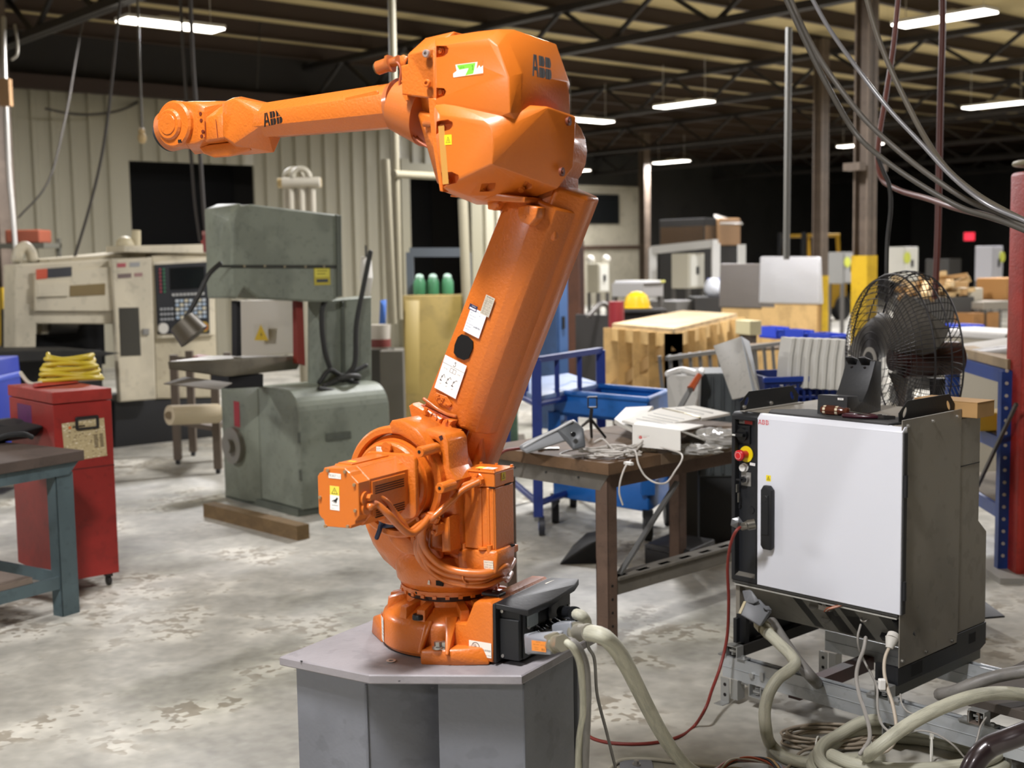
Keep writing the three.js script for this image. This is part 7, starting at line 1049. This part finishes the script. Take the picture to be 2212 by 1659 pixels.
{
  const c = thing('conduit_run', 'shiny grey conduits with junction box running up the brown column', 'conduit'); const p = [-5.6681,2.609,-14.6619];
  part(c, 'pipe', tube([[-5.7221,4.499,-14.8499],[-5.7244,4.0268,-14.8029],[-5.709,3.3444,-14.7351],[-5.6875,2.7143,-14.6724],[-5.6529,2.2415,-14.6254],[-5.62,1.6637,-14.5679]], .03, 40, 8), mat(0xb1aea8, .3, .6)); part(c, 'pipe', tube([[-5.6354,4.4371,-14.9442],[-5.607,4.2253,-14.9232],[-5.6197,4.0934,-14.9101],[-5.6735,4.0519,-14.9059]], .018, 20, 8), mat(0x8c877c, .4, .4)); part(c, 'box', bx(.12, .3, .1, ...[-5.6751,3.6458,-14.6646]), mat(0x8a6a48, .6));
  const pole = mat(0x8d8670, .5), pl = thing('pipe_frame', 'cream tube frame with tall pole and cross bar behind the bandsaw', 'frame');
  part(pl, 'pole', rod([-1.0318,4.2803,-11.8134], [-1.0109,1.1586,-11.5029], .035, .035, 14), pole);
  part(pl, 'pole', rod([-1.0649,2.5571,-11.1395], [-1.0236,1.1432,-10.9989], .04, .04, 14), pole); part(pl, 'cross_bar', rod([-1.031,2.4592,-11.5317], [-0.6602,2.4833,-12.3381], .035, .035, 14), pole);
  part(pl, 'pole', rod([-0.4708,2.3004,-13.1239], [-0.444,1.0298,-12.9975], .05, .05, 14), pole); part(pl, 'foot', bb([[-1.0518,1.1641,-11.4029][0] - .1, 0, -11.3], [[-1.0518,1.1641,-11.4029][0] + .1, .9, -11.1]), mat(0x5a564c, .6));
}
const ropeM = mat(0x3d3935, .8);
for (const [n, l, c, r, p] of [
  ['hanging_rope', 'thin brown rope hanging slack from the roof towards the lathe', 'rope', .014, [[-3.6231,4.2593,-12.3137],[-3.6832,3.7825,-12.2663],[-3.7736,3.0457,-12.193],[-3.8547,2.6127,-12.15],[-3.9708,2.1803,-12.107],[-4.1087,1.7482,-12.064]]],
  ['hanging_rope', 'grey rope hanging straight beside the lamp, nearer the lathe door', 'rope', .013, [[-2.8166,4.0778,-11.2907],[-2.7882,3.3608,-11.2194],[-2.7437,2.6435,-11.1481],[-2.7114,2.1653,-11.1005],[-2.6758,1.8861,-11.0728]]],
  ['hanging_rope', 'pair-mate grey rope ending at the red grip over the control panel', 'rope', .018, [[-2.7286,4.0764,-11.2906],[-2.7082,3.3595,-11.2193],[-2.6637,2.6422,-11.148],[-2.6394,2.1641,-11.1004],[-2.6192,1.925,-11.0766]]],
  ['hanging_rope', 'faint dark rope slanting past the robot wrist far behind', 'rope', .012, [[-4.9216,4.9054,-15.3928],[-5.0702,4.1477,-15.3174],[-5.2187,3.3901,-15.2421],[-5.4491,2.6338,-15.1669],[-5.7824,2.2591,-15.1296]]],
  ['roof_cable', 'slack black cable sagging along the corrugated wall', 'cable', .02, [[-6.8839,4.0171,-19.3242],[-6.7117,4.0018,-19.8251],[-6.5205,4.0406,-20.3315],[-6.2352,4.1588,-20.8457],[-6.0027,4.3874,-21.3709]]],
  ['hanging_rope', 'faint grey rope before the purlins above the forearm', 'rope', .012, [[-3.8352,5.9304,-20.5194],[-3.8844,5.135,-20.4403],[-3.9251,4.4118,-20.3684]]],
]) solo(n, l, c, tube(p, r, 40, 6), ropeM);
{
  const t = thing('pull_chain', 'pull chain with pale wooden knob hanging before the corrugated wall', 'chain'); part(t, 'chain', rod([-3.7644,4.47,-13.3396], [-3.735,3.0581,-13.1992], .012, .012, 8), mat(0x5b5852, .5, .3)); part(t, 'knob', [sph(...[-3.7364,2.9735,-13.1908], .045, 1, 1.3, 1), sph(...[-3.7401,3.0394,-13.1973], .035)], mat(0xa08a62, .6));
  const g = thing('hoist_grip', 'red hoist control grip hanging over the lathe panel', 'control'); part(g, 'grip', rod([-2.5951,1.9426,-10.9779], [-2.5937,1.7848,-10.9622], .035, .03, 16), mat(0x8a3a38, .5)); part(g, 'cap', rod([-2.5948,1.9624,-10.9799], [-2.5953,1.9308,-10.9767], .04, .038, 16), mat(0xa9736c, .5));
  const w = thing('white_apron', 'white cloth hanging from a hook behind the bandsaw', 'cloth'); part(w, 'cloth', hull([[-1.1621,1.7186,-10.0512], [-1.0967,1.7176,-10.0511], [-1.0793,1.5589,-9.9851], [-1.1125,1.4138,-10.0209], [-1.1561,1.4145,-10.0209], [-1.1697,1.5603,-9.9852], [-1.1242,1.5604,-9.935]], .006), mat(0xcfccc4, .8)); part(w, 'hook', rod([-1.1315,1.8122,-10.0605], [-1.1295,1.7109,-10.0504], .008, .008, 8), blk);
}
{ // gas bottles and drums beyond the lower arm
  const t = thing('bottle_rack', 'grey steel rack frame holding the green bottles', 'rack'); const m = mat(0x50565c, .5, .2); const a = [-1.1018,1.7735,-14.0764], b = [-0.4655,1.7633,-14.0754];
  part(t, 'beam', bar(a, b, .08, .1), m); part(t, 'post', bar([a[0], 0, a[2]], [a[0], a[1], a[2]], .08, .08), m); part(t, 'post', bar([b[0], 0, b[2]], [b[0], b[1], b[2]], .08, .08), m); part(t, 'shelf', bb([a[0], [-1.0332,1.291,-14.0284][1] - .06, a[2] - .4], [b[0], [-1.0332,1.291,-14.0284][1], a[2] + .1]), mat(0x8f8148, .6));
  [[907, 'nearest the cream pole'], [936, 'in the middle of the rack'], [967, 'beside the orange arm']].forEach(([x, w]) => { const p = [-0.8435,1.3112,-13.9299]; const o = thing('green_bottle', 'green gas bottle with pale rounded shoulder on the rack, ' + w, 'gas bottle', [p[0] + (x - 936) * 13.9 / 2750, p[1], p[2]], 0, 'green gas bottles on the rack'); part(o, 'bottle', lat([[.001, 0], [.062, 0], [.066, .02], [.066, .13], [.05, .17], [.02, .19], [.001, .19]], 22), mat(0x3f7a52, .4)); part(o, 'shoulder', sph(0, .19, 0, .045, 1, .8, 1), mat(0xa9c4b4, .25)); });
  const y = thing('yellow_cabinet', 'mustard yellow steel cabinet behind the robot arm', 'cabinet'); const c = [-1.0497,1.3369,-12.5256], d = [-0.4867,1.3127,-13.0256]; part(y, 'body', hull([[c[0], 0, c[2]], [d[0], 0, d[2]], [c[0], c[1], c[2]], [d[0], d[1], d[2]], [c[0], 0, c[2] - .5], [d[0], d[1], d[2] - .5]], .01), mat(0x84713a, .55, 0, { dirt: 1 })); part(y, 'door', hull([[-1.024,1.2946,-12.4209], [-0.8969,1.2909,-12.4707], [-0.9077,0.3953,-12.3314], [-1.0342,0.4026,-12.2819], [-0.9686,1.2904,-12.5209]], .004), mat(0x8d7a40, .55));
  const g = thing('green_drum', 'dark green steel drum behind the robot arm', 'drum'); const e = [-0.7529,0,-14.5051]; part(g, 'drum', lat([[.001, 0], [.29, 0], [.29, .02], [.28, .04], [.28, .36], [.29, .38], [.28, .4], [.28, .9], [.29, .92], [.27, .94], [.001, .94]], 30).translate(e[0] - .02, 0, e[2]), mat(0x2f4229, .5, 0, { dirt: 1 })); part(g, 'rim', new THREE.TorusGeometry(.285, .012, 6, 30).rotateX(Math.PI / 2).translate(e[0] - .02, .93, e[2]).toNonIndexed(), mat(0x8d9a84, .4));
  const m2 = thing('green_press', 'old green machine casting standing behind the robot arm', 'machine'); const q = [-0.0936,0,-10.8453]; part(m2, 'body', [bb([q[0] - .2, 0, q[2] - .4], [q[0] + .14, 1.1, q[2]], .03), bb([q[0] - .12, 1.1, q[2] - .3], [q[0] + .08, 1.6, q[2] - .1], .03)], mat(0x44604c, .55, 0, { dirt: 1.5 })); part(m2, 'base', bb([q[0] - .3, 0, q[2] - .5], [q[0] + .2, .12, q[2] + .06], .01), mat(0x4c443a, .7));
  const bk = thing('paint_bucket', 'white and red bucket on the shelf beside the yellow cabinet', 'bucket'); const s = [-1.1889,1.0157,-11.4887]; part(bk, 'pail', lat([[.001, 0], [.09, 0], [.105, .22], [.001, .22]], 22).translate(s[0], s[1] - .12, s[2]), mat(0xb4ada0, .5)); part(bk, 'band', lat([[.0925, .02], [.099, .02], [.1, .09], [.0965, .09]], 22).translate(s[0], s[1] - .12, s[2]), mat(0x6e302a, .5)); part(bk, 'stand', bb([s[0] - .12, 0, s[2] - .12], [s[0] + .12, s[1] - .12, s[2] + .12]), mat(0x3c3a34, .7));
  const bt = thing('blue_sheet', 'narrow blue plastic sheet hanging beside the bandsaw column', 'sheet'); part(bt, 'sheet', hull([[-1.2061,1.3179,-11.8202], [-1.1545,1.3257,-11.821], [-1.1667,1.1038,-11.7989], [-1.2183,1.0961,-11.7982], [-1.1761,1.2766,-11.7659]], .004), mat(0x3a62a8, .5));
  const rb = thing('orange_crate', 'dull orange crate on the shelf beside the column', 'crate'); const z = [-5.8665,2.0236,-15.6087]; part(rb, 'crate', bb([z[0] - .2, z[1] - .06, z[2] - .2], [z[0] + .22, z[1] + .1, z[2] + .2], .02), mat(0x7d3c24, .6)); part(rb, 'shelf_rack', [bb([z[0] - .3, z[1] - .12, z[2] - .3], [z[0] + .3, z[1] - .06, z[2] + .3]), bb([z[0] - .3, 0, z[2] - .3], [z[0] - .25, z[1], z[2] - .25]), bb([z[0] + .25, 0, z[2] - .3], [z[0] + .3, z[1], z[2] - .25])], mat(0x4c4a40, .7));
}
// ------------------------------------------------------------------ far hall
{
  let s = spanThing('blue_locker', 'tall slate blue steel locker beyond the robot arm', 'locker', [0.2202,1.7147,-12.5631], [0.5656,1.7092,-12.5626], .35); { const { o, w } = s, H = o.position.y; o.position.y = 0; const m = mat(0x35527e, .5, 0, { dirt: .6 }); part(o, 'body', bb([-w / 2, 0, -.18], [w / 2, H, .17], .006), m); part(o, 'door', bb([-w / 2 + .02, .1, .17], [w / 2 - .02, H - .05, .182], .003), mat(0x3d5c8a, .5)); part(o, 'cap', bb([-w / 2 - .01, H, -.19], [w / 2 + .01, H + .03, .19]), mat(0x8f9a8c, .5)); part(o, 'latch', bb([w / 2 - .1, 1.0, .182], [w / 2 - .07, 1.12, .2]), blk); }
  const floorBox = (name, label, cat, A, B, dep, m, ry = 41, extra) => { const r = spanThing(name, label, cat, A, B, dep, ry), H = r.o.position.y + r.h; r.o.position.y = 0; part(r.o, 'body', bb([-r.w / 2, 0, -dep / 2], [r.w / 2, H, dep / 2], .01), m); if (extra) extra(r, H); return r.o; };
  const stood = (name, label, cat, A, B, dep, m, ry = 41, legM = mat(0x4a4743, .6), extra) => { const r = spanThing(name, label, cat, A, B, dep, ry); part(r.o, 'body', bb([-r.w / 2, 0, -dep / 2], [r.w / 2, r.h, dep / 2], .01), m); legsTo(r.o, r.w, dep, legM, .05); if (extra) extra(r); return r.o; };
  const doorOn = (r, m) => { part(r.o, 'door', bb([-r.w / 2 + .03, .03, r.d / 2], [r.w / 2 - .03, r.h - .03, r.d / 2 + .02], .004), m || mat(0xc2c0b6, .45)); part(r.o, 'handle', bb([-.03, r.h * .4, r.d / 2 + .02], [.02, r.h * .62, r.d / 2 + .045], .006), blk); };
  floorBox('rust_cabinet', 'rust brown tall cabinet beside the blue locker', 'cabinet', [0.5807,1.9124,-17.105], [0.978,0.8602,-17.0004], .5, mat(0x4f2e1d, .6, 0, { dirt: 1 }), 41, (r, H) => { part(r.o, 'door_seam', bb([-.008, .1, .25], [.008, H - .1, .256]), blk); part(r.o, 'kick_plate', bb([-r.w / 2, 0, .25], [r.w / 2, .7, .265]), mat(0x6a3a22, .6)); });
  stood('cream_switchbox', 'cream electrical switch box with two round lamps on posts', 'electrical box', [1.4499,1.5556,-24.104], [1.8601,1.0106,-24.0498], .3, mat(0xa9a493, .5), 41, undefined, (r) => { doorOn(r); for (const x of [-.2, .22]) part(r.o, 'beacon', sph(x, r.h + .08, 0, .08), mat(0xc9c6bc, .4)); });
  stood('cream_switchbox', 'cream switch cabinet with black handle framed by white posts', 'electrical box', [2.5343,1.7178,-20.1004], [3.0492,1.174,-20.0464], .35, mat(0xb2ad9c, .5), 41, undefined, (r) => doorOn(r));
  { const t = thing('goal_post', 'white steel goal-post frame around the cream switch cabinet', 'frame'); const m = mat(0xbdbcb8, .5), a = [2.3004,1.7823,-20.6093], b = [3.1536,1.8335,-19.6095], c = [3.9145,1.8247,-21.6185]; for (const p of [a, b, c]) part(t, 'post', bar([p[0], 0, p[2]], [p[0], p[1] + .03, p[2]], .12, .12), m); part(t, 'beam', bar(a, [b[0], b[1] + .03, b[2]], .12, .12), m); }
  floorBox('carton_stack_pallet', 'brown shrink-wrapped pallet load piled high on the far rack', 'pallet load', [2.8331,2.3587,-24.1839], [4.2936,0.9024,-24.0391], 1.1, mat(0x1c1a18, .8), 41, (r, H) => { part(r.o, 'load', [bb([-r.w / 2, H - .55, -.55], [-.1, H - .12, .55], .02), bb([-.15, H - .5, -.5], [r.w / 2, H, .6], .03)], mat(0x8a6a48, .6)); part(r.o, 'wrap', hull([[-.1, H - .1, .6], [r.w / 2, H - .1, .62], [.1, H + .06, .3], [r.w / 2 - .1, H + .08, .1], [-.05, H - .05, .5]], .02), mat(0x9b9690, .2, 0, { clearcoat: .8 })); });
  stood('paper_table', 'table covered with white papers and a yellow sheet', 'table', [1.197,1.3771,-15.0419], [1.7945,1.2156,-15.0258], .5, mat(0x8d8b88, .6), 41, undefined, (r) => { part(r.o, 'papers', bb([-r.w / 2, r.h, -.2], [.1, r.h + .03, .28], .005), mat(0xc6c6c8, .6)); part(r.o, 'yellow_sheet', bb([.1, r.h, -.2], [r.w / 2, r.h + .03, .28], .005), mat(0xb3b05c, .6)); });
  { const h = thing('hard_hat', 'yellow hard hat hanging below the paper table', 'hard hat', [1.3878,1.1309,-14.0125]); part(h, 'shell', lat([[.145, 0], [.142, .05], [.12, .12], [.07, .165], [.001, .18]], 26), mat(0xc9a416, .35)); part(h, 'brim', lat([[.14, .0], [.165, -.006], [.165, .004], [.14, .01]], 26), mat(0xc9a416, .35)); const st = thing('hat_stand', 'low dark stand under the yellow hard hat', 'stand', [h.position.x, 0, h.position.z]); part(st, 'post', bb([-.25, 0, -.2], [.25, h.position.y - .02, .2], .02), mat(0x2b2826, .7)); part(st, 'top_plate', bb([-.3, h.position.y - .05, -.25], [.3, h.position.y - .012, .25], .01), mat(0x1f1d1c, .7)); }
  stood('box_trolley', 'trolley loaded with two brown cartons under the switch cabinet', 'trolley', [1.835,1.0927,-17.0235], [2.5745,0.9456,-17.0088], .5, mat(0x55524d, .6), 41, undefined, (r) => { part(r.o, 'carton', bb([-r.w / 2, -.35, -.2], [-.1, -.02, .26], .01), cardM); part(r.o, 'carton', bb([.02, -.38, -.2], [r.w / 2, -.0, .28], .01), cardM); });
  { const b = thing('blue_bucket', 'small blue bucket with white lid on the far bench', 'bucket', [2.7631,1.1394,-17.0281]); part(b, 'pail', lat([[.001, 0], [.12, 0], [.14, .24], [.001, .24]], 20), mat(0x22389c, .5)); part(b, 'lid', [sph(-.07, .12, .12, .13)], mat(0xc6cad2, .4)); part(b, 'stand', bb([-.35, -b.position.y, -.3], [.35, 0, .3], .01), mat(0x24221f, .7)); }
  const wc = (label, x0, y0, x1, y1, d, m) => floorBox('wrapped_pallet', label, 'pallet load', x0, x1, .8, crateWood, 41, (r, H) => { part(r.o, 'wrapped_load', hull([[-r.w / 2, y0, -.4], [r.w / 2, y0, -.4], [-r.w / 2, y0, .42], [r.w / 2, y0, .42], [-r.w / 2 + .02, H + .02, -.4], [r.w / 2 - .02, H + .03, -.4], [-r.w / 2 + .02, H + .02, .4], [r.w / 2 - .02, H, .4]], .03), m); for (let i = 0; i < 6; i++) part(r.o, 'slat', bb([-r.w / 2 + i * r.w / 6 + .02, .1, .4], [-r.w / 2 + i * r.w / 6 + r.w / 9, y0 - .02, .43]), mat(0xa07c48, .8)); });
  wc('brown plastic-wrapped load on a slatted wooden crate', [2.6374,1.5236,-15.5589], [3.1374,1.0669,-15.5135][1], [3.1451,0.8424,-15.4912], 0, 0, wrapM);
  wc('silver foil-wrapped load on a slatted wooden crate', [3.0445,1.6029,-15.0643], [3.0369,1.1307,-15.0174][1], [3.5345,0.8622,-14.9907], 0, 0, silver);
  { const f = thing('forklift', 'yellow forklift parked in the dark behind the second column', 'forklift', [7.5281,0.6078,-32.0492]); f.rotation.y = 41 * RAD; f.position.y = 0; const m = mat(0xa07c1c, .5); part(f, 'body', bb([-.6, .3, -.5], [.9, 1.1, .5], .08), m); part(f, 'mast', [bb([-.8, .1, -.4], [-.7, 2.2, -.3]), bb([-.8, .1, .3], [-.7, 2.2, .4])], blk); part(f, 'cab_frame', [bar([-.5, 1.1, -.45], [-.4, 2.1, -.45], .07, .07), bar([.6, 1.1, -.45], [.5, 2.1, -.45], .07, .07), bar([-.5, 1.1, .45], [-.4, 2.1, .45], .07, .07), bar([.6, 1.1, .45], [.5, 2.1, .45], .07, .07), bb([-.45, 2.08, -.5], [.55, 2.16, .5], .02)], m); for (const [x, z] of [[-.4, -.5], [-.4, .5], [.6, -.5], [.6, .5]]) part(f, 'wheel', disc(x, .3, z, .3, .2, 'z', 20), blk); }
  const note = (r, s) => part(r.o, 'yellow_tag', disc(s * r.w * .3, r.h * .68, r.d / 2 + .03, .1, .012, 'z', 18), mat(0xb6bb4a, .5));
  stood('grey_switchbox', 'grey electrical switchbox with yellow tag behind the wide column', 'electrical box', [6.2406,1.7005,-25.1234], [6.8126,1.0852,-25.0622], .35, mat(0x777672, .5), 41, undefined, (r) => { doorOn(r, mat(0x8a8986, .5)); note(r, -1); });
  stood('grey_switchbox', 'white electrical switchbox with black handle above the fan', 'electrical box', [6.485,1.7722,-22.1157], [7.0517,1.1899,-22.0578], .35, elec, 41, undefined, (r) => { doorOn(r); note(r, -1.2); });
  stood('grey_switchbox', 'pale grey switchbox with yellow tag near the exit sign', 'electrical box', [8.7677,1.7692,-24.1253], [9.2809,1.1182,-24.0605], .35, mat(0x97969a, .5), 41, undefined, (r) => { doorOn(r, mat(0xa3a2a6, .5)); note(r, 1); });
  { // offcuts heap: each a stick of its own
    const R = rng(77), c = [4.6425,1.2007,-14.0194], wm = [mat(0xb79a6c, .8), mat(0xc7b28c, .8), mat(0x9d7c50, .8)]; const bx0 = thing('offcut_bin', 'low dark steel bin heaped with pale wood offcuts', 'bin', [c[0], 0, c[2]]); const H = c[1]; part(bx0, 'body', bb([-.35, .2, -.3], [.35, H, .3], .01), mat(0x35332f, .6)); part(bx0, 'frame', [bb([-.37, 0, -.32], [-.3, .2, .32]), bb([.3, 0, -.32], [.37, .2, .32])], blk);
    for (let i = 0; i < 34; i++) { const o = solo('wood_offcut', 'short pale wood offcut in the heap on the steel bin', 'wood', bx(.2 + .3 * R(), .04 + .03 * R(), .04 + .04 * R(), 0, 0, 0), wm[i % 3], [c[0] + (R() - .5) * .55, H + .02 + R() * R() * .3, c[2] + (R() - .5) * .4], R() * 3, 'wood offcuts heaped on the bin'); o.rotation.z = (R() - .5) * 1.1; }
  }
  stood('packing_bench', 'long grey packing bench with pale boxes under the exit sign', 'bench', [4.7435,1.1484,-14.0142], [5.6433,1.0631,-14.0057], .6, mat(0x7f786c, .6), 30, undefined, (r) => { part(r.o, 'carton', bb([-.5, -.36, -.1], [-.1, -.03, .3], .01), cardM); part(r.o, 'carton', bb([.12, r.h, -.2], [.5, r.h + .24, .2], .01), mat(0x9a6f3c, .8)); part(r.o, 'carton', bb([-.35, r.h, -.2], [-.12, r.h + .14, .1], .01), mat(0xb7b09f, .7)); });
  for (const [l, A, B, ry] of [['row-end blue parts bin before the offcuts, beside the fan', [2.2749,1.0711,-10.4893], [2.4714,0.9426,-10.4765], 20], ['blue parts bin half hidden by the fan cage', [2.3552,1.0691,-9.9866], [2.6082,0.9746,-9.9772], 20], ['small blue parts bin on the far bench beside the fan', [4.1496,1.0087,-11.9905], [4.2576,0.9375,-11.9834], 20], ['blue parts bin on the far bench, nearer the red post', [4.2805,1.0066,-11.9902], [4.3972,0.9353,-11.9831], 20], ['navy blue parts bin beside the cream box behind the slats', [2.262,1.0399,-11.4911], [2.4903,0.9363,-11.4808], 20]])
    { const r = spanThing('parts_bin', l, 'bin', A, B, .3, ry, 'blue parts bins'); part(r.o, 'bin', [bb([-r.w / 2, 0, -.15], [r.w / 2, .015, .15]), bb([-r.w / 2, 0, -.15], [-r.w / 2 + .015, r.h, .15]), bb([r.w / 2 - .015, 0, -.15], [r.w / 2, r.h, .15]), bb([-r.w / 2, 0, -.15], [r.w / 2, r.h, -.135]), bb([-r.w / 2, 0, .135], [r.w / 2, r.h * .8, .15])], blueBin); part(r.o, 'lip', bb([-r.w / 2, r.h * .76, .14], [r.w / 2, r.h * .84, .165], .006), mat(0x2a4cc4, .4)); }
  stood('long_bench', 'long wooden bench with blue bins running behind the fan', 'bench', [1.7551,0.9587,-10.5786], [2.6896,0.9338,-10.1741], .5, mat(0x6b5a46, .7), 20);
  { const r = spanThing('cream_box', 'small cream box on the long bench behind the slats', 'box', [1.9526,1.1277,-10.9973], [2.1426,1.0052,-10.9852], .25, 20); part(r.o, 'carton', bb([-r.w / 2, 0, -.12], [r.w / 2, r.h, .13], .006), mat(0xb4ab86, .7)); part(r.o, 'stand', bb([-r.w / 2 + .03, -.25, -.1], [r.w / 2 - .03, 0, .1]), mat(0x4a4038, .7)); }
  { const t = thing('wire_rack', 'grey wire rack of rods behind the tilted panel', 'rack'); const a = [1.0942,0.8717,-8.962], b = [2.1649,0.9998,-9.9797]; for (let i = 0; i < 14; i++) { const k = i / 13; part(t, 'rod', rod([lerp(a[0], b[0], k), .4, lerp(a[2], b[2], k)], [lerp(a[0], b[0], k) - .05, lerp(a[1] + .12, b[1], k), lerp(a[2], b[2], k)], .014, .014, 8), mat(0x85827c, .4, .4)); } part(t, 'beam', bar([a[0], .42, a[2]], [b[0], .42, b[2]], .06, .06), mat(0x5b5853, .5)); part(t, 'beam', bar([a[0], a[1] + .1, a[2]], [b[0], b[1], b[2]], .03, .03), mat(0x75726c, .5)); part(t, 'foot', bar([a[0], 0, a[2]], [a[0], .42, a[2]], .06, .06), mat(0x5b5853, .5)); part(t, 'foot', bar([b[0], 0, b[2]], [b[0], .42, b[2]], .06, .06), mat(0x5b5853, .5)); }
  floorBox('cloth_bench', 'bench draped with white sheet behind the blue workbench', 'bench', [3.2835,1.0711,-9.5848], [3.9255,0.8247,-9.5603], .8, mat(0x8f8878, .7), 20, (r, H) => { part(r.o, 'sheet', bb([-r.w / 2 - .01, H - .03, -.41], [r.w / 2 + .01, H + .03, .41], .02), mat(0xbab7b2, .7)); });
  floorBox('dark_machine', 'low dark machine with red gas bottle between the blue locker and crate', 'machine', [0.7431,1.0825,-13.5052], [1.0559,0.6867,-13.4658], .6, mat(0x24211f, .65), 41, (r, H) => { part(r.o, 'red_bottle', rod([-.1, .5, .4], [-.1, H + .15, .4], .09, .08, 18), mat(0x7c2026, .45)); part(r.o, 'pipe', tube([[-.2, H, .1], [0, H + .12, .1], [.2, H, .1]], .03, 16, 8), mat(0x6d6a66, .4, .4)); });
  { const e = thing('exit_sign', 'small glowing red exit sign on the dark far wall', 'sign', [13.721,2.1008,-38.2273]); e.rotation.y = -.2; const g = new THREE.MeshStandardMaterial({ color: 0x401010, emissive: 0xff3048, emissiveIntensity: 1.1, roughness: .5 }); part(e, 'sign_face', bb([-.15, -.12, -.02], [.15, .12, .02], .01), g); part(e, 'sign_housing', bb([-.17, -.14, -.08], [.17, .14, -.02], .01), mat(0x2a2a2a, .6)); const l = new THREE.PointLight(0xff3048, .25); l.position.set(e.position.x, e.position.y, e.position.z + .15); l.name = 'exit_light'; scene.add(l); }
  stood('shelf_unit', 'grey steel shelf with cartons in the dark beyond the drop pipe', 'shelf', [9.7985,1.5009,-30.1282], [10.6096,1.0537,-30.0837], .6, mat(0x3c3a37, .6), 41);
}

renderer.render(scene, camera);
